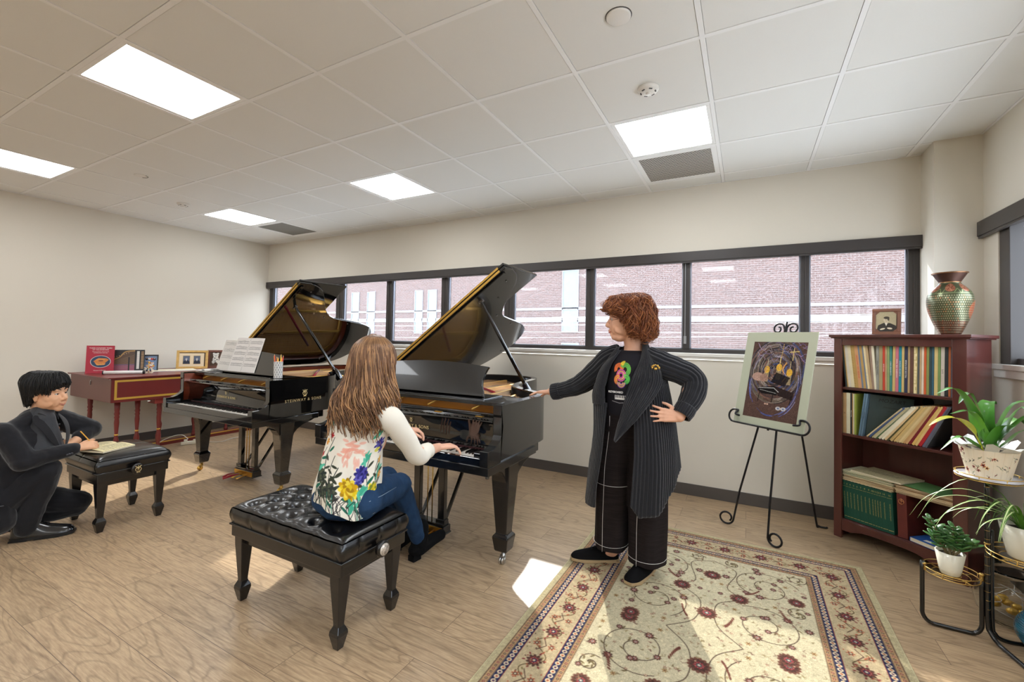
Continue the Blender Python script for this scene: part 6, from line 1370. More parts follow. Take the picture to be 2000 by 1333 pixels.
def pr1(a, g):
    b = abs((a+PI)%(2*PI)-PI); fx_ = .104 if b < PI/2 else .118
    if b < .62: tz = .058+.012*g.rand(); rt = 1.02
    elif b < 1.60: tz = np.interp(b,[.62,1.15,1.35,1.60],[.050,.034,-.02,-.080])+.010*g.randn(); rt = 1.03
    elif b < 2.0: tz = -.085+.014*g.randn(); rt = 1.10
    else: tz = -.100+.016*g.randn(); rt = 1.14
    mid = .5*(.075+tz); return [(.015,.015,.152),(fx_*.50,.050,.146),(fx_*.84,.082,.120),(fx_*1.02,.101,.078),(fx_*rt*1.02,.108*rt,max(min(mid,.05),tz+.008)),(fx_*rt,.106*rt,tz+.012),(fx_*rt*(.97 if b > .62 else 1.03),.102*rt,tz)]
hairdo([h1,h2], hc+V3((.004,0,-.006)), HR, 1700, pr1, amp=.0165, freq=3.3, r=.0014, seed=31, spread=.06, nper=8, u0=.10, clump=15)
hairdo([h1,h2], hc+V3((.004,0,-.006)), HR, 500, pr1, amp=.018, freq=4.0, r=.0012, seed=5, spread=.09, nper=9, u0=.05, clump=31)
h1.build('hair_curls', M_auburn, W1); h2.build('hair_highlights', M_auburn2, W1)
MB().ball(hc+HR @ V3((-.002,.088,-.045)),.0062,10,8).ball(hc+HR @ V3((-.002,.089,-.058)),.0045,10,8).ball(hc+HR @ V3((-.002,-.088,-.045)),.0062,10,8).build('earring', M_gold, W1)
# T-shirt with a printed front
c = Canvas(1.0,.46,.0022,(36,34,38)); cx, cy = .25, .0
def arcs(x,y,cols,r0,n,w_,a0,a1):
    for i in range(n): r = r0-i*w_*1.5; c.line([(x+r*.72*math.cos(a)*1.0,y+r*math.sin(a)) for a in np.linspace(a0,a1,16)],w_,cols[i%len(cols)])
for (x,y,cl,r0,a0,a1) in ((.235,.315,[(232,110,60),(236,130,70)],.042,.1,3.6),(.275,.315,[(120,190,70),(80,170,90)],.045,-1.6,2.6),(.252,.275,[(226,110,170),(214,90,160),(240,210,90)],.040,0,6.3),(.232,.245,[(220,100,80),(240,190,60)],.032,1,4.6),(.282,.250,[(70,180,90),(120,200,80)],.032,-2,2.2),(.256,.225,[(150,90,180),(236,206,60)],.034,3.1,6.3),(.262,.34,[(214,180,50),(230,200,70)],.03,1.2,2.6)): arcs(x,y,cl,r0,5,.0042,a0,a1)
c.rect(.218,.108,.296,.138,(236,234,230)); 
for k in range(7): c.rect(.224+k*.0105,.120,.229+k*.0105,.138,(30,28,30))
c.line([(.20,.095),(.25,.085),(.30,.093)],.003,(190,190,190))
def tee(V):
    u = V[:,0]; v = V[:,1]/.46; z = .93+.375*v; th = np.radians(-203)+u*2*PI*1.0
    a = np.interp(v,[0,.5,.75,.9,.97,1],[.150,.150,.145,.105,.062,.056]); b = np.interp(v,[0,.5,.75,.9,.97,1],[.128,.140,.125,.095,.058,.054]); s0 = np.interp(v,[0,1],[.005,.015])
    return np.stack([s0+a*np.cos(th), .008+b*np.sin(th), z-.02*np.exp(-((v-1)/.02)**2)*(np.sin(th)<-.3)],1)
c.plane('t_shirt', vmat('printed_cotton', .9, .1), W1, fn=tee)
text_mesh('shirt_lettering','KEYBOARD',.0165,mat('print_white', rgb(232,230,226), .8),frame_M((-.072,-.1385,1.062),(.93,-.36,0),(0,0,1)),W1,.0015)
# trousers
q = MB()
def tro(z,c1,c2): pass
def legloft(cs, n=40, seed=1):
    zz = np.array([x[0] for x in cs]); rows = []
    for z in np.linspace(zz.min(),zz.max(),n):
        o = np.argsort(zz); f = lambda i: np.interp(z, zz[o], np.array([x[i] for x in cs])[o]); row = []
        for th in np.linspace(0,2*PI,41)[:-1]:
            fold = .006*math.sin(5*th+seed+z*3)*min(1,max(0,(.9-z)*2)); row.append((f(1)+(f(3)+fold)*math.cos(th), f(2)+(f(4)+fold)*math.sin(th), z))
        rows.append(row)
    q.grid(rows,closed=True); b = len(q.v)-len(rows)*40; q.f += [tuple(b+i for i in range(39,-1,-1)), tuple(b+(n-1)*40+i for i in range(40))]; q.smooth += [False]*2
legloft([(1.01,.00,.01,.135,.125),(.85,-.035,.03,.145,.135),(.62,-.080,.055,.108,.115),(.3,-.092,.085,.100,.110),(.115,-.095,.095,.098,.108)],seed=0)
legloft([(1.01,.045,.0,.130,.125),(.85,.085,.01,.140,.135),(.62,.110,.015,.108,.115),(.3,.112,.025,.106,.112),(.085,.108,.035,.104,.110)],seed=2)
tq = q.build('trousers', M_trou, W1, remesh=.006, sm=2)
M_stitch = mat('white_topstitch', rgb(206,202,196), .7); q = MB()
q.tube([(-.095+.1035*math.cos(a)+.0,.094+.1145*math.sin(a),.150) for a in np.linspace(PI*.9,PI*2.1,26)],.0013,5); q.tube([(.108+.1095*math.cos(a),.033+.1165*math.sin(a),.122) for a in np.linspace(PI*.9,PI*2.1,26)],.0013,5)

for (cx_,cy_,rx_,ry_,a_,z0_,z1_) in ((-.093,.090,.103,.115,-2.05,.12,.92),(.108,.030,.108,.116,-2.15,.09,.60)): q.tube([(np.interp(z,[.1,.3,.62,.85],[cx_,cx_,cx_+.012,cx_+.05])+rx_*np.interp(z,[.3,.62,.85],[1,1.05,1.30])*math.cos(a_), np.interp(z,[.1,.3,.62,.85],[cy_,cy_-.01,cy_-.035,cy_-.055])+ry_*np.interp(z,[.3,.62,.85],[1,1.03,1.18])*math.sin(a_), z) for z in np.linspace(z0_,z1_,26)],.0013,5)
q.tube([(-.083+.111*math.cos(a),.060+.122*math.sin(a),.515) for a in np.linspace(PI*1.0,PI*1.75,16)],.0013,5)
q.build('white_stitching', M_stitch, tq, label='white top stitching on the trousers')
# cardigan body
ph0, ph1 = math.radians(-92), math.radians(214)
def hemz(phd): return np.interp(phd,[-92,-80,-60,-35,0,50,110,150,180,214],[.462,.398,.420,.520,.640,.62,.56,.46,.402,.405])
def card(u,v):
    p0_ = math.radians(np.interp(u,[0,.10,.30,1],[-48,-60,-90,-92])); ph = p0_+(ph1-p0_)*v; phd = math.degrees(ph); hz = hemz(phd); z0_ = 1.312+.048*max(0,math.cos(ph-.7)); z = z0_+(hz-z0_)*u
    Z = [1.345,1.305,1.27,1.225,1.12,1.03,.88,.74,.64,.40]; A = [.074,.090,.122,.156,.180,.205,.222,.232,.244,.250]; Bv = [.066,.080,.10,.128,.150,.160,.172,.180,.185,.19]; Cs = [.015,.018,.022,.026,.028,.022,.030,.034,.030,.018]
    a = np.interp(-z,[-x for x in Z],A); b = np.interp(-z,[-x for x in Z],Bv); cs = np.interp(-z,[-x for x in Z],Cs)
    low = max(0,(1.0-z)); fold = .020*low*math.sin(6*ph+1.2)+.012*low*math.sin(11*ph+.5); rib = math.sin(78*ph); rib = (1 if rib > 0 else -1)*abs(rib)**.5*.0026
    r = 1+ (fold+rib)/a; return (cs+a*r*math.cos(ph), .008+b*r*math.sin(ph)-.01, z)
q = MB(); q.grid(loft_fn(70,560,card)); cb = q.build('cardigan', M_knit, W1, solid=.004)
q = MB(); rib_tube(q,[(-.045,.045,1.270),(-.11,.062,1.232),(-.195,.095,1.150),(-.285,.125,1.076),(-.36,.150,1.040),(-.455,.178,1.012)],[.060,.074,.068,.058,.050,.041],18,144,.045,8,wr=.0012)
q.build('sleeve', M_knit, cb, solid=.004); q = MB(); rib_tube(q,[(-.425,.168,1.020),(-.450,.176,1.013),(-.478,.184,1.007)],[.047,.049,.047],22,132,.05,4); q.build('cuff', M_knit, cb, solid=.006)
q = MB(); rib_tube(q,[(.09,-.03,1.262),(.155,-.052,1.225),(.240,-.055,1.195),(.318,-.050,1.160),(.345,-.062,1.115),(.325,-.095,1.045),(.285,-.130,.985)],[.058,.072,.066,.064,.062,.058,.046],18,144,.045,8,wr=.0012)
q.build('sleeve', M_knit, cb, solid=.004); q = MB(); rib_tube(q,[(.297,-.122,1.000),(.285,-.133,.980),(.268,-.145,.955)],[.049,.050,.046],22,132,.05,4); q.build('cuff', M_knit, cb, solid=.006)
def patch(inner, outer, bul, nr, rows=110, cols=60, amp=.0022):
    I = crom(inner,30); O = crom(outer,30); out = []
    for u in np.linspace(0,1,rows):
        a = I[min(len(I)-1,int(u*(len(I)-1)))]; b = O[min(len(O)-1,int(u*(len(O)-1)))]; row = []
        for v in np.linspace(0,1,cols):
            p = a.lerp(b,v); s_ = math.sin(v*nr*PI+u*2); k_ = (1 if s_>0 else -1)*abs(s_)**.5*amp; row.append((p.x, p.y-bul*math.sin(PI*v)-k_, p.z))
        out.append(row)
    return out
q = MB(); q.grid(patch([(.076,.005,1.362),(.060,-.100,1.245),(.010,-.150,1.130),(-.035,-.168,.985),(-.076,-.172,.805)],[(.090,.030,1.362),(.118,-.080,1.280),(.168,-.150,1.130),(.055,-.196,.945),(-.068,-.182,.798)],.022,26)); q.build('lapel', M_knit, cb, solid=.006)
q = MB(); q.grid(patch([(-.050,-.030,1.292),(-.098,-.095,1.215),(-.128,-.112,1.120),(-.130,-.125,1.045),(-.132,-.125,.985)],[(-.062,-.010,1.292),(-.150,-.050,1.200),(-.185,-.070,1.115),(-.202,-.080,1.045),(-.200,-.075,.985)],.024,20)); q.build('lapel', M_knit, cb, solid=.006)
q = MB(); q.grid(patch([(-.118,-.135,1.00),(-.128,-.150,.86),(-.145,-.150,.70),(-.170,-.130,.52),(-.178,-.125,.41)],[(-.198,-.08,1.0),(-.196,-.07,.86),(-.205,-.07,.70),(-.222,-.06,.52),(-.236,-.05,.405)],.015,14)); q.build('front_edge', M_knit, cb, solid=.005)
q = MB()
for k in range(6): q.ball((.118+.007*k,-.166-.001*k,1.206+.010*math.sin(k*1.9)),(.0055,.004,.0075),8,6)
q.tube([(.112,-.168,1.212),(.135,-.170,1.222),(.155,-.166,1.210)],.0028,6); q.build('brooch', M_gold, cb)
M_suede = mat('black_suede', rgb(20,19,20), .95, spec=.1); M_sole = mat('tan_rubber_sole', rgb(176,150,112), .7)
shoe(W1,(-.050,.140,.0095),(-.330,.065,.0095),M_suede,M_sole,w=.046,h=.082,laces=mat('black_lace', rgb(14,14,14), .8))
shoe(W1,(.135,.100,.0095),(.005,-.130,.0095),M_suede,M_sole,w=.048,h=.082,laces=mat('black_lace',(0,0,0)))
MB().tube([(-.108+.034*math.cos(a),.122+.030*math.sin(a),.098) for a in np.linspace(0,2*PI,20)[:-1]],.005,6,closed=True).build('sock_edge', mat('yellow_lining', rgb(226,160,40), .8), W1, label='yellow lining at the shoe opening')

# ------------------------------------------------------------------ 2. seated pianist
M_sk2 = skinmat('skin_light', (232,180,152)); M_jean = mat('blue_denim', rgb(38,62,92), .85, spec=.15, var=.22, vscale=14, bump=.4, bscale=400)
e2 = (.675,.738); W2C = V3((-1.64,1.50,0))
def L2(x,y,z):   # world -> local of the pianist
    dx, dy = x+1.64, y-1.50; return V3((dx*.675+dy*.738, -dx*.738+dy*.675, z))
W2 = person('person playing the piano, seen from behind, in a white flowered blouse and jeans', (-1.64,1.50), e2)
hc2 = V3((.080,.015,1.205)); HR2 = basis((.738,.675,-.32))
q = MB(); shL = V3((-.075,.120,.970)); shR = V3((.140,-.115,.965)); pel = V3((-.035,-.005,.600)); chs = V3((.02,0,.87)); nk = V3((.045,.0,1.03))
torso(q,pel,chs,nk,shL,shR,.82,hc2+V3((-.01,-.01,-.06))); head_shapes(q,hc2,HR2,.98)
kR = L2(-1.725,1.895,.500); aR = L2(-1.755,2.115,.105); kL = L2(-1.86,1.93,.505); aL = L2(-1.93,2.13,.10)
limb(q,(.03,-.06,.575),kR,aR,.078,.048,.036); limb(q,(-.10,.06,.575),kL,aL,.078,.048,.036)
elR = L2(-1.470,1.735,.752); wrR = L2(-1.508,1.965,.735); elL = L2(-1.93,1.74,.78); wrL = L2(-1.775,1.985,.800)
limb(q,shR,elR,wrR,.042,.034,.0235); limb(q,shL,elL,wrL,.042,.034,.0235)
hand(q,wrR,L2(-1.425,2.085,.735)-wrR,(0,0,1),thumb=1,curl=(.30,.32,.34,.36),k=.93,bend=.10,spread=.14)
hand(q,wrL,L2(-1.685,2.085,.785)-wrL,(.1,.0,1),thumb=-1,curl=(.42,.42,.42,.42),k=.93,bend=.20)
q.build('body', M_sk2, W2, remesh=.0040, sm=4)
# face parts exist though turned away
face_parts(W2,hc2,HR2,.98,None,mat('brow_brown', rgb(96,68,46), .8))
# blouse with printed flowers on the back
c = Canvas(1.0,.56,.0020,(232,226,212)); g = np.random.RandomState(77)
def U(s): return s   # canvas x: 0..1 around, back centre at .50
green = (66,72,62); dk = (52,46,50)
def stem(pts, w_=.0045, cc=green): c.line([tuple(p[:2]) for p in crom([(x,y,0) for x,y in pts],6)], w_, cc)
def lf(x,y,a,l_=.022,cc=green): c.ell(x+math.cos(a)*l_*.6,y+math.sin(a)*l_*.6,l_,l_*.34,cc,a)
def bloom(x,y,r,cols,n=9):
    for ring_ in range(3):
        for k in range(n-ring_*2): a = 2*PI*k/(n-ring_*2)+ring_; rr = r*(.72-.25*ring_); c.ell(x+math.cos(a)*rr,y+math.sin(a)*rr*1.1,r*.40,r*.26,cols[(k+ring_)%len(cols)],a)
    c.ell(x,y,r*.22,r*.2,cols[-1])
X = lambda k: .28+.44*k      # k 0..1 runs over the visible back from image left to image right
for k,yt in ((.08,.30),(.16,.36),(.26,.27),(.34,.22),(.50,.20),(.62,.24),(.72,.30),(.84,.26),(.93,.22)):
    x = X(k); stem([(x+.02,.0),(x+.005,yt*.4),(x-.008,yt*.75),(x+.006,yt)]); 
    for j in range(6): lf(x+.004,yt*(.15+.13*j),(.6 if j%2 else 2.5)+.3*g.randn(),.018+.008*g.rand(),[green,(44,104,84),(58,62,50)][g.randint(3)])
for k,y,r in ((.13,.15,.034),(.30,.10,.036),(.20,.075,.028)): bloom(X(k),y,r,[(62,66,58),(48,54,50),(82,88,70)],10)
bloom(X(.12),.37,.016,[(196,50,54),(150,36,44)],6); bloom(X(.05),.26,.014,[(206,64,60),(170,40,50)],6)
for k in range(26): a = g.rand()*6.28; c.ell(X(.46)+.045*g.randn()*.8,.33+.022*g.randn(),.018,.007,(232,164,144),.2*g.randn(),.7)
for k in range(12): c.ell(X(.44)+.03*g.randn(),.285+.02*g.randn(),.006,.020,(228,156,136),.2*g.randn(),.6)
bloom(X(.50),.135,.046,[(226,196,40),(206,160,30),(240,216,80),(170,130,30)],11); bloom(X(.78),.115,.038,[(226,206,60),(196,176,40),(120,130,50)],10)
bloom(X(.63),.215,.036,[(56,52,128),(78,74,156),(40,38,96)],10); bloom(X(.60),.19,.022,[(56,52,128),(98,94,176)],8)
bloom(X(.80),.345,.028,[(50,46,120),(86,84,160)],7); c.ell(X(.80),.315,.016,.012,(206,200,90)); bloom(X(.86),.31,.018,[(52,48,118),(70,66,140)],6)
for k,y in ((.04,.18),(.68,.27),(.72,.385),(.02,.42),(.66,.12),(.56,.05),(.88,.20)): 
    for j in range(5): lf(X(k)+.01*g.randn(),y+.012*g.randn(),1.2+.5*g.randn(),.024,[(70,170,140),(96,190,160)][j%2])
for k,y in ((.90,.25),(.06,.33),(.02,.10),(.97,.16)): bloom(X(k),y,.018,[(222,160,60),(206,120,60),(236,196,110)],7)
for k in range(40): x = X(g.rand()); stem([(x,.0),(x+.012*g.randn(),.04),(x+.02*g.randn(),.09)],.0028,[dk,(46,130,110),green][g.randint(3)])
for k in range(10): stem([(X(.62+.03*k),.0),(X(.60+.035*k),.06),(X(.56+.04*k),.11)],.0035,[(60,120,100),dk][k%2])
c.a = np.concatenate([c.a[:,:c.nx]],1)
def bl(V):
    u = V[:,0]; v = V[:,1]/.56; th = np.radians(-90)+ (u-.5)*2*PI
    back = np.exp(-((u-.5)/.16)**2); zb_ = .585-.050*np.exp(-((u-.56)/.12)**2)+.02*np.cos((u-.2)*2*PI); z = zb_+(1.045-zb_)*v
    Zk = [.53,.62,.71,.80,.88,.94,.98,1.01,1.03,1.046]; A = [.152,.148,.140,.133,.138,.142,.132,.105,.075,.052]; Bk = [.150,.145,.130,.118,.118,.116,.105,.082,.062,.050]; Cs = [-.040,-.036,-.027,-.015,.012,.028,.033,.038,.042,.045]; Ct = [0,0,0,0,0,0,0,0,0,0]
    a = np.interp(z,Zk,A); b = np.interp(z,Zk,Bk); cs = np.interp(z,Zk,Cs); fold = (.007*np.sin(9*th+1)+.005*np.sin(5*th+z*20))*np.clip((.95-z)*3,0,1)
    return np.stack([cs+(a+fold)*np.cos(th), -.01+(b+fold)*np.sin(th), z],1)
o = c.plane('blouse', vmat('printed_blouse', .85, .15), W2, fn=bl)
q_ = o.modifiers.new('solid','SOLIDIFY'); q_.thickness = .003
M_blw = mat('blouse_knit', rgb(232,226,212), .9, spec=.1, bump=.3, bscale=400)
for pts, rs in (([(.06,-.045,.995),shR+V3((0,0,.004)),shR.lerp(elR,.5)+V3((.012,-.012,-.01)),elR+V3((.004,-.006,-.01)),elR.lerp(wrR,.38),elR.lerp(wrR,.52)],[.046,.056,.048,.043,.040,.038]),([(.0,.05,.995),shL+V3((0,0,.004)),shL.lerp(elL,.5),elL,elL.lerp(wrL,.4),elL.lerp(wrL,.55)],[.046,.054,.046,.041,.038,.037])):
    q = MB(); rib_tube(q,pts,rs,3,48,.012,8,wr=.0014); q.build('sleeve', M_blw, o, solid=.003)
MB().tube([wrL.lerp(elL,.10)+V3(p) for p in ((0,0,0),)]+[wrL.lerp(elL,.22)],.0262,20).build('watch_band', M_white, W2, label='white watch band')
# jeans
q = MB(); q.ball((-.035,.0,.590),(.158,.135,.095),24,14); q.cap((.025,-.055,.585),kR+V3((0,0,.008)),.094,.068); q.cap((-.10,.06,.585),kL+V3((0,0,.008)),.094,.068); q.cap(kR,aR,.064,.046); q.cap(kL,aL,.064,.046); q.cap((-.08,-.03,.58),(.03,-.06,.58),.085,.09)
jn = q.build('jeans', M_jean, W2, remesh=.006, sm=3)
q = MB(); q.tube([V3((-.10,-.128,.60)),V3((-.03,-.142,.595)),V3((.04,-.13,.60))],.0016,5); q.tube([V3((.060,-.142,.600)),V3((.12,-.09,.605)),V3((.19,.02,.60))],.0015,5); q.build('stitching', mat('denim_stitch', rgb(120,140,160), .8), jn)
crease(jn,.010,.06,2,'denim')
M_boot = mat('black_suede_boot', rgb(14,14,15), .9, spec=.15)
for a_, tp in ((aR, L2(-1.735,2.305,.055)),(aL,L2(-1.945,2.33,.02))):
    q = MB(); hl = V3((a_.x,a_.y,0))-(V3((tp.x-a_.x,tp.y-a_.y,0))).normalized()*.035; d = (V3((tp.x,tp.y,0))-hl).normalized(); q.cap(a_+V3((0,0,.075)),a_+V3((0,0,-.03)),.056,.050); q.cap(a_+V3((0,0,-.045)),tp+V3((0,0,.020)),.048,.030); q.cap(hl+V3((0,0,.060)),tp+V3((0,0,.012)),.040,.030,flat=1.0)
    b_ = q.build('ankle_boot', M_boot, W2, remesh=.005, sm=3); MB().box(-.032,-.026,.0,.030,.026,.035,frame_M(hl+V3((0,0,.001)),d,(-d.y,d.x,0))).build('boot_heel', M_boot, b_, bevel=.004)
# long wavy hair
M_h2 = mat('brown_hair', rgb(112,78,52), .42, var=.3, vscale=20, spec=.45); M_h3 = mat('honey_hair', rgb(178,134,92), .4, var=.25, vscale=20, spec=.45)
crown = hc2+V3((-.015,-.012,.118)); back = V3((-.738,-.675,0)); side_ = V3((.675,-.738,0))
sh_ = MB(); sh_.ball(hc2+V3((-.012,-.010,.034)),(.104,.101,.110),28,18); 
rows = []
for z_ in np.linspace(1.27,.955,16):
    wd = np.interp(z_,[.955,1.0,1.05,1.12,1.2,1.27],[.125,.140,.138,.118,.100,.088]); cxx = np.interp(z_,[.95,1.05,1.2,1.27],[.035,.045,.062,.070]); dp = np.interp(z_,[.95,1.05,1.27],[-.118,-.098,-.080])
    rows.append([V3((cxx,0,z_))+side_*(wd*math.sin(a)*.90)+V3((.0,0,0))+back*(-.0)+V3((back.x,back.y,0))*((abs(dp))*math.cos(a)) for a in np.linspace(-1.75,1.75,26)])
sh_.grid(rows[::-1]); sh_.build('hair', M_h2, W2, solid=.012)
h1 = MB(); h2 = MB(); g = np.random.RandomState(9)
for k in range(1150):
    a = (g.rand()-.5)*3.7; tipz = np.interp(abs(a),[0,1,1.85],[.955,.935,.975])+.045*g.randn()*.8; dirv = back*math.cos(a)+side_*math.sin(a)
    st_ = crown+dirv*(.006)+V3((0,0,.032)); mid0 = hc2+V3((-.012,-.010,.122))+dirv*.066; mid1 = hc2+V3((-.012,-.010,.07))+dirv*.101; wd = np.interp(abs(a),[0,1.85],[.128,.150]); rr = .92+.16*g.rand()
    mid2 = V3((.062,.0,1.14))+dirv*(.112*rr); low = V3((.045,.0,1.05))+dirv*(wd*rr); tip = V3((.032,.0,tipz))+dirv*((wd-.004)*rr)+side_*(.012*g.randn())
    base_ = crom([st_,mid0,mid1,mid2,low,tip],8); n_ = len(base_); ph = (round(a*3.2)*1.7)+.5*g.randn(); fr_ = 2.4+.35*g.randn(); pts = []
    tang = (V3((0,0,1)).cross(dirv)).normalized()
    for i,p in enumerate(base_):
        t = i/(n_-1); am = .021*max(0,t-.30)*1.8; pts.append(p+tang*(am*math.sin(ph+fr_*t*2*PI))+dirv*(am*.8*math.cos(ph+fr_*t*2*PI)+.003))
    (h2 if g.rand() < .38 else h1).tube(pts,[.0017+.0012*math.sin(PI*min(1,.1+i/(n_-1)*.9)) for i in range(n_)],4)
h1.build('hair_locks', M_h2, W2); h2.build('hair_highlights', M_h3, W2)

# ------------------------------------------------------------------ 3. crouching man
M_sk3 = skinmat('skin_warm', (224,172,136)); M_suit = mat('black_suit_wool', rgb(26,26,30), .85, spec=.2, sheen=.25, bump=.15, bscale=400); M_shirt = mat('black_shirt', rgb(30,32,38), .6, sheen=.2); M_shoe = mat('black_polished_leather', rgb(20,20,22), .22, coat=.4)
W3 = person('person crouching beside the small bench in black suit, writing in the booklet with a pencil', (-4.10,1.05), (.248,.969))
hc3 = V3((.050,.0,.925)); HR3 = basis((.78,-.62,-.04),roll=.04)
q = MB(); torso(q,(-.120,.02,.330),(-.035,.015,.620),(.020,.015,.775),(-.080,-.060,.680),(.070,.085,.69),.72,hc3+V3((-.015,.01,-.06))); head_shapes(q,hc3,HR3,1.0,jaw=1.02)
wN = V3((.196,-.085,.556)); elN = V3((-.030,-.150,.520)); limb(q,(-.100,-.080,.670),elN,wN,.030,.036,.027); hand(q,wN,(1,.10,.10),(-.10,-.55,.8),thumb=1,curl=(.55,.62,.68,.7),k=1.0,bend=.15,tcurl=.1)
wF = V3((.190,.010,.585)); elF = V3((.275,.120,.640)); limb(q,(.100,.105,.710),elF,wF,.036,.036,.027); hand(q,wF,(-1,-.25,-.08),(-.2,-.4,.9),thumb=-1,curl=(.12,.12,.14,.16),k=1.0)
limb(q,(-.13,-.06,.30),(.060,-.085,.435),(-.020,-.060,.085),.075,.055,.040); limb(q,(-.11,.10,.28),(.225,.075,.150),(-.06,.13,.075),.075,.055,.040)
q.cap((-.02,-.06,.06),(.08,-.08,.040),.028,.018); q.cap((-.06,.13,.06),(-.12,.135,.035),.03,.026)
q.build('body', M_sk3, W3, remesh=.0042, sm=6)
face_parts(W3,hc3,HR3,1.0,None,mat('black_hair', rgb(18,16,16), .5, spec=.5),lips=(190,118,104))
M_bh = mat('black_hair',(0,0,0)); sh_ = MB(); sh_.ball(hc3+HR3 @ V3((-.020,0,.048)),(.098,.084,.088),28,18,R=HR3); sh_.ball(hc3+HR3 @ V3((-.055,0,-.005)),(.056,.072,.070),20,12,R=HR3); sh_.build('hair', M_bh, W3)
g = np.random.RandomState(3); h1 = MB()
def pr3(a, g):
    b = abs((a+PI)%(2*PI)-PI); fx_ = .093 if b < PI/2 else .116
    if b < .75: tz = .048+.016*g.rand()-.02*(b/.75)
    elif b < 1.25: tz = .026+.012*g.randn()
    elif b < 1.75: tz = np.interp(b,[1.25,1.5,1.75],[.022,.016,-.01])+.008*g.randn()
    else: tz = np.interp(b,[1.75,2.1,PI],[-.02,-.058,-.072])+.010*g.randn()
    rt = np.interp(tz,[-.08,.0,.06],[.86,.99,1.0]); return [(.006,.006,.149),(fx_*.42,.038,.143),(fx_*.76,.068,.120),(fx_*.97,.087,.084),(fx_*1.03,.093,max(.050,tz+.022)),(fx_*rt*1.01,.092*rt,tz+.012),(fx_*rt,.090*rt,tz)]
hairdo([h1], hc3+V3((0,0,-.002)), HR3, 2400, pr3, amp=.0035, freq=.8, r=.0016, seed=3, spread=.035, nper=5, clump=6)
h1.build('hair_strands', M_bh, W3)
# jacket
q = MB(); q.cap((-.145,.01,.31),(-.045,.012,.60),.150,.155); q.ball((-.050,.025,.62),(.145,.135,.140),20,14); q.cap((-.125,-.088,.705),(.105,.118,.718),.060,.058); q.cap((-.10,-.07,.712),(-.01,.0,.775),.052,.052); q.cap((.09,.10,.72),(.02,.04,.775),.050,.050); q.cap((-.05,.025,.66),(-.012,.022,.765),.11,.066)
q.cap((-.128,-.090,.705),elN+V3((-.008,-.004,.006)),.066,.062); q.cap(elN+V3((-.012,-.008,.004)),elN.lerp(wN,.93),.060,.043); q.cap((.115,.118,.728),elF,.072,.062); q.cap(elF,elF.lerp(wF,.60),.060,.048)
q.cap((-.17,-.06,.33),(-.135,-.09,.165),.105,.085); q.cap((-.19,.07,.33),(-.19,.07,.15),.10,.09); q.ball((-.165,0,.24),(.12,.15,.14),18,12)
jk = crease(q.build('suit_jacket', M_suit, W3, remesh=.0060, sm=3),.013,.08,2,'wool')
q = MB(); q.cap((.005,.005,.745),(.03,.0,.80),.066,.060); q.cap((.03,-.03,.58),(.035,-.025,.755),.112,.064); q.build('shirt', M_shirt, W3, remesh=.006, sm=2)
fdir = HR3 @ V3((1,0,0)); sd_ = V3((.62,.78,0))
q = MB()
def flat(pts, y_off, q): pass
# collar wings, lapels and buttons laid over the chest
cc = V3((.030,.0,.80)); f3 = V3((.74,-.67,0)).normalized(); s3 = V3((.67,.74,0))
def CH(a,b,z): return cc+s3*a+f3*b+V3((0,0,z))
q.add([CH(-.004,.088,-.045),CH(-.050,.070,-.010),CH(-.066,.030,.022),CH(-.060,.020,-.004),CH(-.044,.078,-.062)],[(0,1,2,3,4)]); q.add([CH(.004,.088,-.045),CH(.050,.070,-.010),CH(.062,.030,.022),CH(.060,.020,-.006),CH(.044,.078,-.062)],[(4,3,2,1,0)])
q.build('shirt_collar', M_shirt, W3, solid=.004, subd=1)
for s in (-1,1):
    q = MB(); q.grid([[CH(s*x,b,z) for x,b,z in r] for r in (((.062,.020,.012),(.085,.018,-.010)),((.052,.075,-.050),(.118,.052,-.055)),((.045,.110,-.105),(.098,.090,-.095)),((.030,.128,-.165),(.080,.118,-.165)),((.010,.138,-.235),(.022,.136,-.240)))]); q.build('lapel', M_suit, jk, solid=.004, subd=2)
q = MB()
for z_,b in ((-.075,.108),(-.125,.124),(-.175,.134)): q.lathe([(.0055,0),(.0055,.003),(.001,.0035)],12,frame_M(CH(.0,b,z_),s3,(0,0,1)))
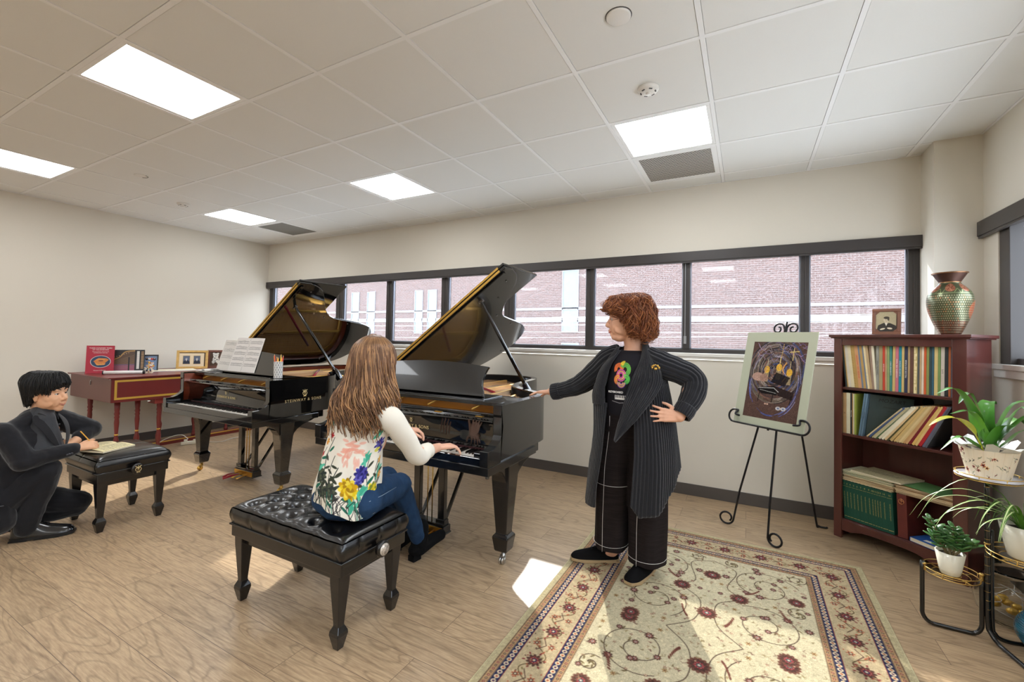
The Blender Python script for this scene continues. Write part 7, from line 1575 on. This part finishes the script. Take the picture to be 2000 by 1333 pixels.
q.build('shirt_button', mat('button_black', rgb(60,60,66), .3), W3)
q = MB()
for k in range(3): p = elN.lerp(wN,.80+.05*k)+V3((0,-.050,-.018)); q.lathe([(.0065,0),(.0065,.003),(.001,.0035)],12,frame_M(p,(1,0,0),(0,0,1)))
q.build('cuff_button', mat('button_black',(0,0,0)), jk)
q = MB(); q.box(-.04,-.002,-.012,.04,.002,.012,frame_M((-.150,-.178,.275),(1,.1,0),(0,.1,1))); q.build('pocket_flap', M_suit, jk, bevel=.002)
q = MB(); q.cap((-.13,-.055,.28),(.058,-.085,.435),.100,.078); q.cap((.060,-.085,.430),(-.010,-.060,.13),.078,.062); q.cap((-.010,-.060,.14),(-.016,-.056,.085),.066,.062); q.cap((-.11,.10,.26),(.215,.070,.150),.095,.078); q.cap((.21,.075,.125),(-.05,.13,.085),.072,.055); q.cap((-.13,-.03,.26),(-.11,.1,.26),.11,.11)
crease(q.build('trousers', M_suit, W3, remesh=.006, sm=3),.016,.09,2,'wool2')
shoe(W3,(-.082,-.018,.0005),(.205,-.112,.0005),M_shoe,mat('black_rubber_sole', rgb(16,16,16), .6),w=.050,h=.098,laces=mat('black_lace',(0,0,0)))
shoe(W3,(-.155,.130,.075),(-.045,.125,.0025),M_shoe,mat('black_rubber_sole',(0,0,0)),w=.044,h=.055)
MB().tube([wF.lerp(elF,.16),wF.lerp(elF,.30)],.0315,20).build('wristwatch', mat('black_watch', rgb(20,20,22), .35), W3)
# pencil in his hand
pb = V3((.290,-.075,.545)); pt = V3((.215,-.020,.655)); PMx = W3.matrix_basis
W3m = Matrix.Translation((-4.10,1.05,0)) @ Matrix.Rotation(math.atan2(.969,.248),4,'Z')
pn = tag(MB().tube([W3m @ pb, W3m @ pt],.0038,6).build('pencil', mat('pencil_yellow', rgb(226,160,50), .4)), 'yellow pencil held by the crouching person over the booklet', 'pencil'); MB().tube([W3m @ pb, W3m @ (pb+(pb-pt).normalized()*.014)],[.0037,.0006],6).build('sharpened_tip', mat('bare_wood',(0,0,0)), pn)
